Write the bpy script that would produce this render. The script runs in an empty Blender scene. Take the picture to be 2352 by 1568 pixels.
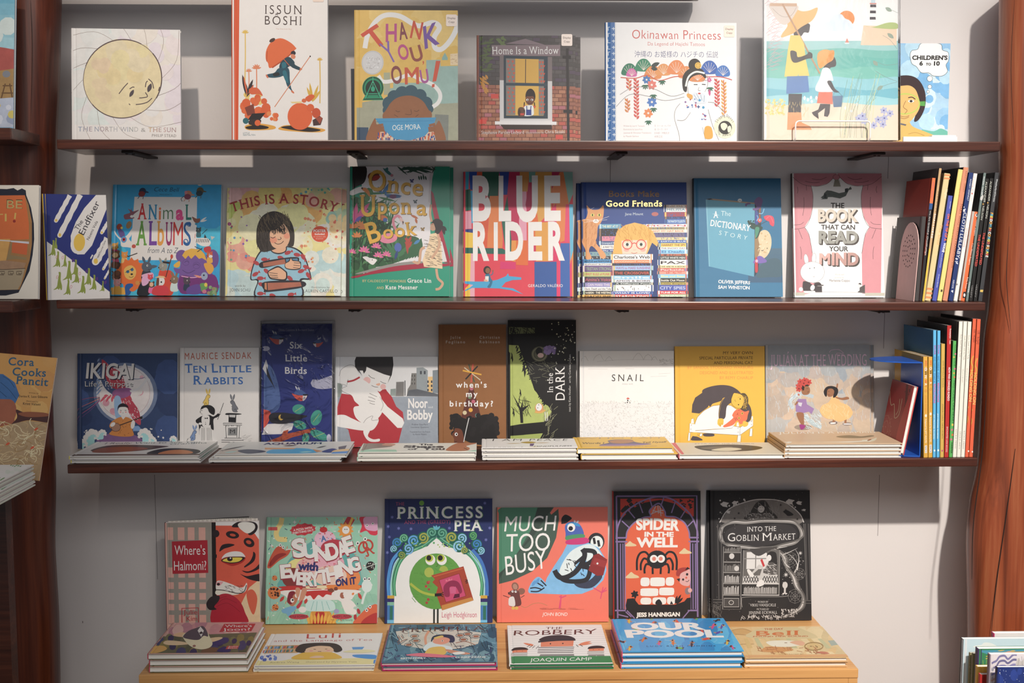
import bpy, bmesh, math, random
import numpy as np
from mathutils import Vector, Matrix
from mathutils.geometry import delaunay_2d_cdt
SC = bpy.context.scene
COL = SC.collection
R = math.radians

# ---------------------------------------------------------------- camera, world, lamps, exposure
FPX = 2613.0
EYE = Vector((0.0, -2.5, 1.35))
PITCH, YAW = R(5.12), R(1.3)
FWD = Vector((math.sin(YAW)*math.cos(PITCH), math.cos(YAW)*math.cos(PITCH), -math.sin(PITCH)))
RGT = FWD.cross(Vector((0, 0, 1))).normalized()
UPV = RGT.cross(FWD).normalized()
cd = bpy.data.cameras.new('camera'); cam = bpy.data.objects.new('camera', cd); COL.objects.link(cam)
cd.sensor_width = 36.0; cd.sensor_fit = 'HORIZONTAL'; cd.lens = 36.0*FPX/2352.0; cd.clip_start = 0.05
m = Matrix((RGT, UPV, -FWD)).transposed().to_4x4(); m.translation = EYE
cam.matrix_world = m
SC.camera = cam
SC.view_settings.view_transform = 'Standard'; SC.view_settings.look = 'None'
SC.view_settings.gamma = 1.0; SC.view_settings.use_curve_mapping = False
SC.view_settings.exposure = 0.0
wd = bpy.data.worlds.new('world'); SC.world = wd; wd.use_nodes = True
wd.node_tree.nodes['Background'].inputs[0].default_value = (0.95, 0.95, 0.98, 1)
wd.node_tree.nodes['Background'].inputs[1].default_value = 0.23

def spot(name, loc, target, power, cone, blend, radius, color):
    l = bpy.data.lights.new(name, 'SPOT'); o = bpy.data.objects.new(name, l); COL.objects.link(o)
    l.energy = power; l.spot_size = R(cone); l.spot_blend = blend; l.shadow_soft_size = radius; l.color = color
    o.location = loc
    o.rotation_euler = (Vector(target)-Vector(loc)).to_track_quat('-Z', 'Y').to_euler()
    return o
WARM = (1.0, 0.90, 0.80)
spot('track_spot_main', (1.0, -3.0, 3.4), (0.98, 0.1, 0.48), 770, 50, 1.0, 0.05, WARM)
spot('track_spot_upper', (-0.7, -2.6, 4.0), (-0.58, 0.05, 1.68), 290, 21, 1.0, 0.05, (1.0, 0.84, 0.70))
def area(name, loc, target, power, sx, sy, color):
    l = bpy.data.lights.new(name, 'AREA'); o = bpy.data.objects.new(name, l); COL.objects.link(o)
    l.shape = 'RECTANGLE'; l.size = sx; l.size_y = sy; l.energy = power; l.color = color
    o.location = loc
    o.rotation_euler = (Vector(target)-Vector(loc)).to_track_quat('-Z', 'Y').to_euler()
area('soft_fill_light', (0.6, -3.0, 3.0), (0.2, 0.1, 1.2), 38, 2.4, 1.4, (1.0, 0.95, 0.9))  # added unseen fill lamp that softly lifts the shadows

# ---------------------------------------------------------------- helpers
def ray(px, py):
    return (FWD + RGT*((px-1176.0)/FPX) - UPV*((py-784.0)/FPX))
def atY(px, py, Y):
    d = ray(px, py); return EYE + d*((Y-EYE.y)/d.y)
def atZ(px, py, Z):
    d = ray(px, py); return EYE + d*((Z-EYE.z)/d.z)
def proj(P):
    d = Vector(P)-EYE; k = d.dot(FWD)
    return (1176+FPX*d.dot(RGT)/k, 784-FPX*d.dot(UPV)/k)
def s2l(v):
    return v/12.92 if v <= 0.04045 else ((v+0.055)/1.055)**2.4
def hexl(h):
    h = {'w': 'f7f3ef', 'k': '1c1a1b', 'r': 'c9302c'}.get(h, h)
    return tuple(s2l(int(h[i:i+2], 16)/255.0) for i in (0, 2, 4))
def link(o, parent=None):
    COL.objects.link(o)
    if parent is not None: o.parent = parent
    return o
def empty(name, M, label, cat, group=None):
    o = bpy.data.objects.new(name, None); COL.objects.link(o); o.empty_display_size = 0.05
    o.matrix_world = M
    return tag(o, label, cat, group)
def tag(o, label, cat, group=None, kind=None):
    if label: o['label'] = label
    if cat: o['category'] = cat
    if group: o['group'] = group
    if kind: o['kind'] = kind
    return o
def mesh_obj(name, bm, mat, parent=None, smooth=False):
    me = bpy.data.meshes.new(name); bm.to_mesh(me); bm.free()
    for mm in (mat if isinstance(mat, (list, tuple)) else [mat]): me.materials.append(mm)
    if smooth:
        for p in me.polygons: p.use_smooth = True
    return link(bpy.data.objects.new(name, me), parent)
def add_box(bm, x0, x1, y0, y1, z0, z1, mi=0, bevel=0.0):
    vs = [bm.verts.new((x, y, z)) for x in (x0, x1) for y in (y0, y1) for z in (z0, z1)]
    fs = []
    for idx in ((0,1,3,2), (4,6,7,5), (0,4,5,1), (2,3,7,6), (0,2,6,4), (1,5,7,3)):
        f = bm.faces.new([vs[i] for i in idx]); f.material_index = mi; fs.append(f)
    if bevel:
        es = list({e for f in fs for e in f.edges})
        bmesh.ops.bevel(bm, geom=es, offset=bevel, segments=2, affect='EDGES', profile=0.6)
    return fs
def add_tube(bm, pts, r, seg=8, mi=0, closed=False):
    pts = [Vector(p) for p in pts]; rings = []
    n = len(pts)
    for i, p in enumerate(pts):
        a = pts[i-1] if (i > 0 or closed) else p
        b = pts[(i+1) % n] if (i < n-1 or closed) else p
        t = (b-a).normalized()
        u = t.cross(Vector((0.31, 0.87, 0.38))).normalized() if i == 0 else (u - t*u.dot(t)).normalized()
        w = t.cross(u)
        rings.append([bm.verts.new(p+u*math.cos(2*math.pi*k/seg)*r+w*math.sin(2*math.pi*k/seg)*r) for k in range(seg)])
    for i in range(n-1 if not closed else n):
        A, B = rings[i], rings[(i+1) % n]
        for k in range(seg):
            bm.faces.new((A[k], A[(k+1) % seg], B[(k+1) % seg], B[k])).material_index = mi
    if not closed:
        bm.faces.new(rings[0][::-1]); bm.faces.new(rings[-1])

# ---------------------------------------------------------------- materials
def new_mat(name):
    mt = bpy.data.materials.new(name); mt.use_nodes = True
    return mt, mt.node_tree, mt.node_tree.nodes, mt.node_tree.links, mt.node_tree.nodes['Principled BSDF']
def plain(name, col, rough=0.5, metal=0.0, var=0.08, scale=40.0, bump=0.0, spec=0.5):
    mt, nt, N, L, B = new_mat(name)
    c = hexl(col) if isinstance(col, str) else col
    tc = N.new('ShaderNodeTexCoord'); no = N.new('ShaderNodeTexNoise'); no.inputs['Scale'].default_value = scale
    no.inputs['Detail'].default_value = 4
    L.new(tc.outputs['Object'], no.inputs['Vector'])
    mx = N.new('ShaderNodeMix'); mx.data_type = 'RGBA'
    mx.inputs['A'].default_value = tuple(v*(1-var) for v in c)+(1,)
    mx.inputs['B'].default_value = tuple(min(1, v*(1+var)) for v in c)+(1,)
    L.new(no.outputs['Fac'], mx.inputs['Factor']); L.new(mx.outputs['Result'], B.inputs['Base Color'])
    B.inputs['Roughness'].default_value = rough; B.inputs['Metallic'].default_value = metal
    B.inputs['Specular IOR Level'].default_value = spec
    if bump:
        bp = N.new('ShaderNodeBump'); bp.inputs['Strength'].default_value = bump; bp.inputs['Distance'].default_value = 0.002
        L.new(no.outputs['Fac'], bp.inputs['Height']); L.new(bp.outputs['Normal'], B.inputs['Normal'])
    return mt
def wood(name, dark, mid, light, axis='X', scale=1.0, rough=0.4, bump=0.15, coat=0.0):
    mt, nt, N, L, B = new_mat(name)
    tc = N.new('ShaderNodeTexCoord'); mp = N.new('ShaderNodeMapping')
    k = [22*scale]*3; k['XYZ'.index(axis)] = 1.1*scale
    mp.inputs['Scale'].default_value = k
    L.new(tc.outputs['Object'], mp.inputs['Vector'])
    n1 = N.new('ShaderNodeTexNoise'); n1.inputs['Scale'].default_value = 1.0; n1.inputs['Detail'].default_value = 8
    n1.inputs['Roughness'].default_value = 0.65; n1.inputs['Distortion'].default_value = 0.8
    L.new(mp.outputs['Vector'], n1.inputs['Vector'])
    m2 = N.new('ShaderNodeMapping'); k2 = [170*scale]*3; k2['XYZ'.index(axis)] = 4*scale
    m2.inputs['Scale'].default_value = k2; L.new(tc.outputs['Object'], m2.inputs['Vector'])
    n2 = N.new('ShaderNodeTexNoise'); n2.inputs['Scale'].default_value = 1.0; n2.inputs['Detail'].default_value = 3
    L.new(m2.outputs['Vector'], n2.inputs['Vector'])
    ad = N.new('ShaderNodeMath'); ad.operation = 'MULTIPLY_ADD'; ad.inputs[1].default_value = 0.35; 
    sb = N.new('ShaderNodeMath'); sb.operation = 'SUBTRACT'; sb.inputs[1].default_value = 0.5
    L.new(n2.outputs['Fac'], sb.inputs[0]); L.new(sb.outputs[0], ad.inputs[0]); L.new(n1.outputs['Fac'], ad.inputs[2])
    rp = N.new('ShaderNodeValToRGB'); e = rp.color_ramp.elements
    e[0].position = 0.30; e[0].color = hexl(dark)+(1,); e[1].position = 0.72; e[1].color = hexl(light)+(1,)
    q = e.new(0.52); q.color = hexl(mid)+(1,)
    L.new(ad.outputs[0], rp.inputs['Fac']); L.new(rp.outputs['Color'], B.inputs['Base Color'])
    B.inputs['Roughness'].default_value = rough; B.inputs['Coat Weight'].default_value = coat
    B.inputs['Coat Roughness'].default_value = 0.2
    bp = N.new('ShaderNodeBump'); bp.inputs['Strength'].default_value = bump; bp.inputs['Distance'].default_value = 0.001
    L.new(n2.outputs['Fac'], bp.inputs['Height']); L.new(bp.outputs['Normal'], B.inputs['Normal'])
    return mt
def print_mat(name, rough, coat=0.0, wrinkle=0.0):
    """printed paper: colour from the mesh's ink attribute, alpha 0 marks foil, 'mot' is the paint mottling"""
    mt, nt, N, L, B = new_mat(name)
    at = N.new('ShaderNodeAttribute'); at.attribute_name = 'ink'
    mo = N.new('ShaderNodeAttribute'); mo.attribute_name = 'mot'
    tc = N.new('ShaderNodeTexCoord'); no = N.new('ShaderNodeTexNoise')
    no.inputs['Scale'].default_value = 45; no.inputs['Detail'].default_value = 7; no.inputs['Roughness'].default_value = 0.7
    L.new(tc.outputs['Object'], no.inputs['Vector'])
    s = N.new('ShaderNodeMath'); s.operation = 'SUBTRACT'; s.inputs[1].default_value = 0.5; L.new(no.outputs['Fac'], s.inputs[0])
    a = N.new('ShaderNodeMath'); a.operation = 'MULTIPLY'; L.new(s.outputs[0], a.inputs[0]); L.new(mo.outputs['Fac'], a.inputs[1])
    b = N.new('ShaderNodeMath'); b.operation = 'MULTIPLY_ADD'; b.inputs[1].default_value = 2.0; b.inputs[2].default_value = 1.0
    L.new(a.outputs[0], b.inputs[0])
    v = N.new('ShaderNodeVectorMath'); v.operation = 'SCALE'; L.new(at.outputs['Color'], v.inputs[0]); L.new(b.outputs[0], v.inputs['Scale'])
    L.new(v.outputs['Vector'], B.inputs['Base Color'])
    iv = N.new('ShaderNodeMath'); iv.operation = 'SUBTRACT'; iv.inputs[0].default_value = 1.0; L.new(at.outputs['Alpha'], iv.inputs[1])
    L.new(iv.outputs[0], B.inputs['Metallic'])
    rr = N.new('ShaderNodeMix'); rr.inputs['A'].default_value = rough; rr.inputs['B'].default_value = 0.22
    L.new(iv.outputs[0], rr.inputs['Factor']); L.new(rr.outputs['Result'], B.inputs['Roughness'])
    B.inputs['Coat Weight'].default_value = coat; B.inputs['Coat Roughness'].default_value = 0.16
    B.inputs['Specular IOR Level'].default_value = 0.35
    return mt
MAT = {}
MAT['matte'] = print_mat('matte_printed_paper', 0.62)
MAT['satin'] = print_mat('satin_printed_paper', 0.5, 0.06)
MAT['gloss'] = print_mat('gloss_printed_paper', 0.38, 0.22)
def page_mat():
    mt, nt, N, L, B = new_mat('page_block')
    tc = N.new('ShaderNodeTexCoord'); sp = N.new('ShaderNodeSeparateXYZ'); L.new(tc.outputs['Object'], sp.inputs[0])
    wv = N.new('ShaderNodeMath'); wv.operation = 'MULTIPLY'; wv.inputs[1].default_value = 9000; L.new(sp.outputs['Y'], wv.inputs[0])
    sn = N.new('ShaderNodeMath'); sn.operation = 'SINE'; L.new(wv.outputs[0], sn.inputs[0])
    ra = N.new('ShaderNodeMapRange'); ra.inputs['From Min'].default_value = -1; L.new(sn.outputs[0], ra.inputs['Value'])
    mx = N.new('ShaderNodeMix'); mx.data_type = 'RGBA'
    mx.inputs['A'].default_value = (0.62, 0.60, 0.55, 1); mx.inputs['B'].default_value = (0.84, 0.82, 0.77, 1)
    L.new(ra.outputs['Result'], mx.inputs['Factor']); L.new(mx.outputs['Result'], B.inputs['Base Color'])
    B.inputs['Roughness'].default_value = 0.8
    return mt
MAT['pages'] = page_mat()
def film_mat(name, wr):
    mt, nt, N, L, B = new_mat(name)
    out = N['Material Output']
    tr = N.new('ShaderNodeBsdfTransparent'); tr.inputs[0].default_value = (0.97, 0.97, 0.98, 1)
    gl = N.new('ShaderNodeBsdfGlossy'); gl.inputs['Roughness'].default_value = 0.12
    tc = N.new('ShaderNodeTexCoord'); no = N.new('ShaderNodeTexNoise'); no.inputs['Scale'].default_value = 16
    no.inputs['Detail'].default_value = 3; no.inputs['Distortion'].default_value = 1.6
    L.new(tc.outputs['Object'], no.inputs['Vector'])
    bp = N.new('ShaderNodeBump'); bp.inputs['Strength'].default_value = wr; bp.inputs['Distance'].default_value = 0.009
    L.new(no.outputs['Fac'], bp.inputs['Height'])
    fr = N.new('ShaderNodeFresnel'); fr.inputs['IOR'].default_value = 1.42
    L.new(bp.outputs['Normal'], gl.inputs['Normal']); L.new(bp.outputs['Normal'], fr.inputs['Normal'])
    mx = N.new('ShaderNodeMixShader'); L.new(fr.outputs[0], mx.inputs[0]); L.new(tr.outputs[0], mx.inputs[1]); L.new(gl.outputs[0], mx.inputs[2])
    L.new(mx.outputs[0], out.inputs['Surface'])
    return mt
MAT['film'] = film_mat('crinkled_film', 0.95); MAT['sleeve'] = film_mat('clear_sleeve_film', 0.12)

# ---------------------------------------------------------------- lettering: glyphs of Blender's own font, cached as flat triangles
_fc = bpy.data.curves.new('lettering', 'FONT'); _fo = bpy.data.objects.new('lettering', _fc); _fc.resolution_u = 4
_G = {}
CAPH, XH = 0.686, 0.449
def _mesh(body, off):
    _fc.body = body; _fc.offset = off
    me = _fo.to_mesh()
    vs = [(v.co.x, v.co.y) for v in me.vertices]; ps = [tuple(p.vertices) for p in me.polygons]
    _fo.to_mesh_clear()
    return vs, ps
_bar = None
def glyph(ch, st):
    global _bar
    key = (ch, st)
    if key in _G: return _G[key]
    off = {'t': -0.008, 's': 0.0, 'b': 0.022, 'h': 0.045, 'r': -0.004, 'R': 0.016}[st]
    if _bar is None:
        v, _ = _mesh('||', 0); _bar = max(p[0] for p in v)-min(p[0] for p in v)
    v, _ = _mesh('|'+ch+'|', 0); adv = max(p[0] for p in v)-min(p[0] for p in v)-_bar
    if ch == ' ': _G[key] = (adv, [], [], 0); return _G[key]
    def area(v, p): return sum(abs(sum(v[q[i-1]][0]*v[q[i]][1]-v[q[i]][0]*v[q[i-1]][1] for i in range(len(q)))) for q in p)/2
    if off > 0:   # thicken as far as the outline stays clean
        v0, p0 = _mesh(ch, 0); a0 = area(v0, p0); ed = {}
        for p in p0:
            for i in range(len(p)): e = tuple(sorted((p[i], p[i-1]))); ed[e] = ed.get(e, 0)+1
        per = sum(math.hypot(v0[a][0]-v0[b][0], v0[a][1]-v0[b][1]) for (a, b), c in ed.items() if c == 1)
        for _ in range(4):
            vs, ps = _mesh(ch, off)
            if area(vs, ps) <= (a0+per*off)*1.26: break
            off *= 0.6
        else:   # outline folds: double-strike the plain glyph instead
            w2 = {'b': 0.02, 'h': 0.036, 'R': 0.014}[st]; n = len(v0)
            _G[key] = (adv+w2, [(x-w2, y) for x, y in v0]+[(x+w2, y) for x, y in v0], p0+[tuple(i+n for i in p) for p in p0], len(p0))
            return _G[key]
    vs, ps = _mesh(ch, off); n0 = len(ps)
    if st in 'rR':
        cnt = {}
        for p in ps:
            for i in range(len(p)):
                e = tuple(sorted((p[i], p[i-1]))); cnt[e] = cnt.get(e, 0)+1
        top = max(q[1] for q in vs)
        for (a, b), c in cnt.items():
            if c != 1: continue
            (xa, ya), (xb, yb) = vs[a], vs[b]
            if abs(ya-yb) > 0.004: continue
            xl, xr = min(xa, xb), max(xa, xb)
            if not 0.03 < xr-xl < 0.16: continue
            th = 0.04 if st == 'r' else 0.055; ex = 0.045 if st == 'r' else 0.05
            if abs(ya+off) < 0.014: y0, y1 = ya, ya+th
            elif abs(ya-top) < 0.014 or abs(ya-XH) < 0.02: y0, y1 = ya-th, ya
            else: continue
            n = len(vs); vs += [(xl-ex, y0), (xr+ex, y0), (xr+ex, y1), (xl-ex, y1)]
            ps += [(n, n+1, n+2), (n, n+2, n+3)]
        adv += 0.05
    _G[key] = (adv, vs, ps, n0)
    return _G[key]

def inked(c, white):
    """ink reflectance: the colour read against the paper white beside it"""
    v = [min(0.8, max(0.012, a/q*0.74)) for a, q in zip(hexl(c), white)]; g = 0.3*v[0]+0.55*v[1]+0.15*v[2]
    return tuple(g+(a-g)*0.93 for a in v)+(1.0,)
# ---------------------------------------------------------------- printed art: shapes laid on a cover in ink layers
class Art:
    def __init__(s, quad, w, h, white, groove=None, frame=(0, 0, 1.0)):
        """quad: the photo's corners TL,TR,BR,BL of the printed face; w,h its real size"""
        A = []; b = []
        dst = [(0, h), (w, h), (w, 0), (0, 0)]
        for (x, y), (u, v) in zip(quad, dst):
            A.append([x, y, 1, 0, 0, 0, -u*x, -u*y]); b.append(u)
            A.append([0, 0, 0, x, y, 1, -v*x, -v*y]); b.append(v)
        k = np.linalg.solve(np.array(A, float), np.array(b, float))
        s.H = [float(q) for q in k]+[1.0]
        s.w, s.h, s.white, s.groove = w, h, white, groove
        s.f = frame; s.shapes = []; s.boxes = []; s.mot = 0.05; s.rnd = random.Random(7)
    def fr(s, ox, oy, k): s.f = (ox, oy, k); return s
    def uv(s, x, y):
        x = s.f[0]+x/s.f[2]; y = s.f[1]+y/s.f[2]; H = s.H
        d = H[6]*x+H[7]*y+H[8]
        return ((H[0]*x+H[1]*y+H[2])/d, (H[3]*x+H[4]*y+H[5])/d)
    def col(s, c):
        foil = c[0] == '*'
        if foil: return hexl(c[1:])+(0.0,)
        return inked(c, s.white)
    def put(s, tris, c, mot=None, cols=None):
        """tris in art px; one layer above everything it overlaps"""
        T = [[s.uv(*p) for p in t] for t in tris]
        if not T: return
        xs = [p[0] for t in T for p in t]; ys = [p[1] for t in T for p in t]
        bx = (min(xs), min(ys), max(xs), max(ys))
        ly = 1
        for (a, b2, c2, d2, l2) in s.boxes:
            if l2 >= ly and bx[0] < c2 and bx[2] > a and bx[1] < d2 and bx[3] > b2: ly = l2+1
        s.boxes.append(bx+(ly,))
        s.shapes.append((T, cols if cols else s.col(c), s.mot if mot is None else mot, ly))
    # -- primitives
    def P(s, pts, c, sm=0, mot=None):
        """polygon; sm rounds it off"""
        pts = [(pts[i], pts[i+1]) for i in range(0, len(pts), 2)] if not isinstance(pts[0], tuple) else pts
        if sm: pts = cat(pts, True, sm if sm > 1 else 5)
        s.put(mesh_poly(pts), c, mot)
    def Q(s, x0, y0, x1, y1, c, mot=None): s.P([(x0, y0), (x1, y0), (x1, y1), (x0, y1)], c, 0, mot)
    def E(s, x, y, rx, ry=None, c='k', rot=0, n=22, a0=0, a1=360, mot=None):
        ry = rx if ry is None else ry; cs, sn = math.cos(R(rot)), math.sin(R(rot)); pts = []
        full = abs(a1-a0) >= 360
        for i in range(n if full else n+1):
            a = R(a0+(a1-a0)*i/n); px, py = rx*math.cos(a), ry*math.sin(a)
            pts.append((x+px*cs-py*sn, y+px*sn+py*cs))
        tr = [[(x, y), pts[i], pts[(i+1) % len(pts)]] for i in range(len(pts) if full else len(pts)-1)]
        s.put(tr, c, mot)
    def S(s, pts, w, c, sm=5, close=False, tap=0):
        pts = [(pts[i], pts[i+1]) for i in range(0, len(pts), 2)] if not isinstance(pts[0], tuple) else pts
        if sm and len(pts) > 2: pts = cat(pts, close, sm)
        s.put(strip(pts, w, close, tap), c, None)
    def M(s, lines, w, c, sm=0, tap=0):
        """many strokes of one ink in one layer"""
        for l in lines:
            pts = [(l[i], l[i+1]) for i in range(0, len(l), 2)] if not isinstance(l[0], tuple) else l
            if sm and len(pts) > 2: pts = cat(pts, False, sm)
            s.put(strip(pts, w, False, tap), c)
    def O(s, x, y, rx, ry, w, c, rot=0, n=26, a0=0, a1=360):
        cs, sn = math.cos(R(rot)), math.sin(R(rot)); pts = []
        full = abs(a1-a0) >= 360
        for i in range(n if full else n+1):
            a = R(a0+(a1-a0)*i/n); px, py = rx*math.cos(a), ry*math.sin(a)
            pts.append((x+px*cs-py*sn, y+px*sn+py*cs))
        s.put(strip(pts, w, full, 0), c)
    def D(s, box, n, r0, r1, cs, seed=1, n2=8, mot=None):
        """scattered dots"""
        rd = random.Random(seed)
        for i in range(n):
            x, y, r = rd.uniform(box[0], box[2]), rd.uniform(box[1], box[3]), rd.uniform(r0, r1)
            p = [(x+r*math.cos(6.283*k/n2), y+r*math.sin(6.283*k/n2)) for k in range(n2)]
            s.put([[p[0], p[k], p[k+1]] for k in range(1, n2-1)], cs[i % len(cs)], mot)
    def Hh(s, box, n, ln, w, c, ang=0, spread=30, seed=1):
        """scattered short strokes"""
        rd = random.Random(seed); L = []
        for i in range(n):
            x, y = rd.uniform(box[0], box[2]), rd.uniform(box[1], box[3]); a = R(ang+rd.uniform(-spread, spread)); l = ln*rd.uniform(.5, 1.2)
            L.append([(x-math.cos(a)*l/2, y-math.sin(a)*l/2), (x+math.cos(a)*l/2, y+math.sin(a)*l/2)])
        s.M(L, w, c)
    def G(s, x0, y0, x1, y1, c0, c1, n=10, horiz=False, mot=None):
        """a printed blend from c0 to c1"""
        a, b = s.col(c0), s.col(c1); tr = []; cs = []
        for i in range(n):
            t0, t1 = i/n, (i+1)/n
            if horiz: q = [(x0+(x1-x0)*t0, y0), (x0+(x1-x0)*t1, y0), (x0+(x1-x0)*t1, y1), (x0+(x1-x0)*t0, y1)]
            else: q = [(x0, y0+(y1-y0)*t0), (x1, y0+(y1-y0)*t0), (x1, y0+(y1-y0)*t1), (x0, y0+(y1-y0)*t1)]
            t = (i+.5)/n; cc = tuple(p+(r-p)*t for p, r in zip(a, b))
            tr += [[q[0], q[1], q[2]], [q[0], q[2], q[3]]]; cs += [cc, cc]
        s.put(tr, None, mot, cs)
    def L(s, x0, y0, x1, y1, w, c, n=6):
        """leaf / lens from point to point"""
        dx, dy = x1-x0, y1-y0; a = []; b = []
        for i in range(n+1):
            t = i/n; o = w*math.sin(math.pi*t)**0.8; l = math.hypot(dx, dy) or 1
            a.append((x0+dx*t-dy/l*o, y0+dy*t+dx/l*o)); b.append((x0+dx*t+dy/l*o, y0+dy*t-dx/l*o))
        s.P(a+b[::-1][1:-1], c)
    def LL(s, leaves, w, c, n=5):
        for x0, y0, x1, y1 in leaves:
            tr = []
            dx, dy = x1-x0, y1-y0; a = []; b = []; l = math.hypot(dx, dy) or 1
            for i in range(n+1):
                t = i/n; o = w*math.sin(math.pi*t)**0.8
                a.append((x0+dx*t-dy/l*o, y0+dy*t+dx/l*o)); b.append((x0+dx*t+dy/l*o, y0+dy*t-dx/l*o))
            for i in range(n): tr += [[a[i], a[i+1], b[i+1]], [a[i], b[i+1], b[i]]]
            s.put(tr, c)
    def star(s, x, y, r, c, n=5, k=.45, rot=-90):
        s.P([(x+(r if i % 2 == 0 else r*k)*math.cos(R(rot+180*i/n)), y+(r if i % 2 == 0 else r*k)*math.sin(R(rot+180*i/n))) for i in range(2*n)], c)
    def flower(s, x, y, r, c, c2='f2c14e', n=5):
        s.LL([(x, y, x+r*math.cos(6.283*i/n+.3), y+r*math.sin(6.283*i/n+.3)) for i in range(n)], r*.3, c); s.E(x, y, r*.22, None, c2, n=8)
    def T(s, text, x0, y0, x1, y1, h, c, st='s', bow=0, jit=0, sl=0, seed=3, sp=0):
        """lettering along the base line (x0,y0)-(x1,y1), capitals h high"""
        rd = random.Random(seed); items = []; pen = 0
        for ch in text:
            adv, vs, ps, n0 = glyph(ch, st)
            items.append((pen, adv, vs, ps, n0)); pen += adv+sp
        used = [(p+min(v[0] for v in vs), p+max(v[0] for v in vs)) for p, a, vs, ps, ch in items if vs]
        lo, hi = min(u[0] for u in used), max(u[1] for u in used)
        W = math.hypot(x1-x0, y1-y0); kx = W/(hi-lo); ky = h/CAPH
        ux, uy = (x1-x0)/W, (y1-y0)/W; nx, ny = uy, -ux
        cl = c if isinstance(c, (list, tuple)) else [c]; by = {}; ci = 0
        for p, a, vs, ps, ch in items:
            if not vs: continue
            ja, js = (rd.uniform(-jit, jit)*R(14), 1+rd.uniform(-jit, jit)*.16) if jit else (0, 1)
            cx = p+a/2; out = []
            for (vx, vy) in vs:
                gx, gy = (vx-a/2)*kx*js, vy*ky*js
                gx += gy*sl
                if ja: gx, gy = gx*math.cos(ja)-(gy-h/2)*math.sin(ja), gx*math.sin(ja)+(gy-h/2)*math.cos(ja)+h/2
                t = (cx-lo)/(hi-lo)
                if bow:
                    sa = math.atan(-bow*4*(1-2*t)/W) ; sa = -sa
                    gx, gy = gx*math.cos(sa)-gy*math.sin(sa), gx*math.sin(sa)+gy*math.cos(sa)
                    gy += bow*4*t*(1-t)
                X = t*W+gx
                out.append((x0+ux*X+nx*gy, y0+uy*X+ny*gy))
            k = ci % len(cl); ci += 1
            tr, tr2 = by.setdefault(k, ([], []))
            for iq, q in enumerate(ps):
                if iq >= ch: tr2 += [[out[q[0]], out[q[i]], out[q[i+1]]] for i in range(1, len(q)-1)]; continue
                for i in range(1, len(q)-1): tr.append([out[q[0]], out[q[i]], out[q[i+1]]])
        for k, (tr, tr2) in by.items():
            s.put(tr, cl[k])
            if tr2: s.put(tr2, cl[k])
    def TT(s, lines, c, st='s', **k):
        for l in lines: s.T(*l, c, st, **k)
    # -- meshing
    def bake(s, faces, to3):
        """append all layers to faces = [(list of 3-D points, ink, mot)]"""
        dz = min(2.0e-5, 4.8e-4/max([q[3] for q in s.shapes]+[1]))
        for T, c, mot, ly in s.shapes:
            z = ly*dz+2.5e-5
            for i, t in enumerate(T):
                ink = c[i] if isinstance(c, list) else c
                pl = t
                if min(p[0] for p in t) < 0 or max(p[0] for p in t) > s.w or min(p[1] for p in t) < 0 or max(p[1] for p in t) > s.h:
                    pl = clip(clip(clip(clip(t, 0, 0, 1), 0, s.w, -1), 1, 0, 1), 1, s.h, -1)
                if len(pl) < 3: continue
                parts = [pl]
                if s.groove:
                    g0, g1 = s.groove; gm = (g0+g1)/2
                    if min(p[0] for p in pl) < g1 and max(p[0] for p in pl) > g0:
                        parts = [clip(pl, 0, g0, -1), clip(clip(pl, 0, g0, 1), 0, gm, -1), clip(clip(pl, 0, gm, 1), 0, g1, -1), clip(pl, 0, g1, 1)]
                for q in parts:
                    if len(q) < 3: continue
                    ar = sum(q[j-1][0]*q[j][1]-q[j][0]*q[j-1][1] for j in range(len(q)))
                    if abs(ar) < 1e-11: continue
                    if ar < 0: q = q[::-1]
                    faces.append(([to3(u, v, z) for u, v in q], ink, mot))
def clip(poly, ax, val, sg):
    out = []
    for i in range(len(poly)):
        a, b = poly[i-1], poly[i]; da, db = (a[ax]-val)*sg, (b[ax]-val)*sg
        if (da >= 0) != (db >= 0):
            t = da/(da-db); out.append((a[0]+(b[0]-a[0])*t, a[1]+(b[1]-a[1])*t))
        if db >= 0: out.append(b)
    return out
def mesh_poly(p):
    """well-shaped triangles of a polygon"""
    try:
        k = 1.0/max(1.0, max(abs(v) for q in p for v in q))
        vs, es, fs, _, _, _ = delaunay_2d_cdt([Vector((q[0]*k, q[1]*k)) for q in p], [], [list(range(len(p)))], 1, 1e-7)
        t = [[(vs[i].x/k, vs[i].y/k) for i in f] for f in fs if len(f) == 3]
        if t: return t
    except Exception:
        pass
    return earcut(p)
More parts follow.
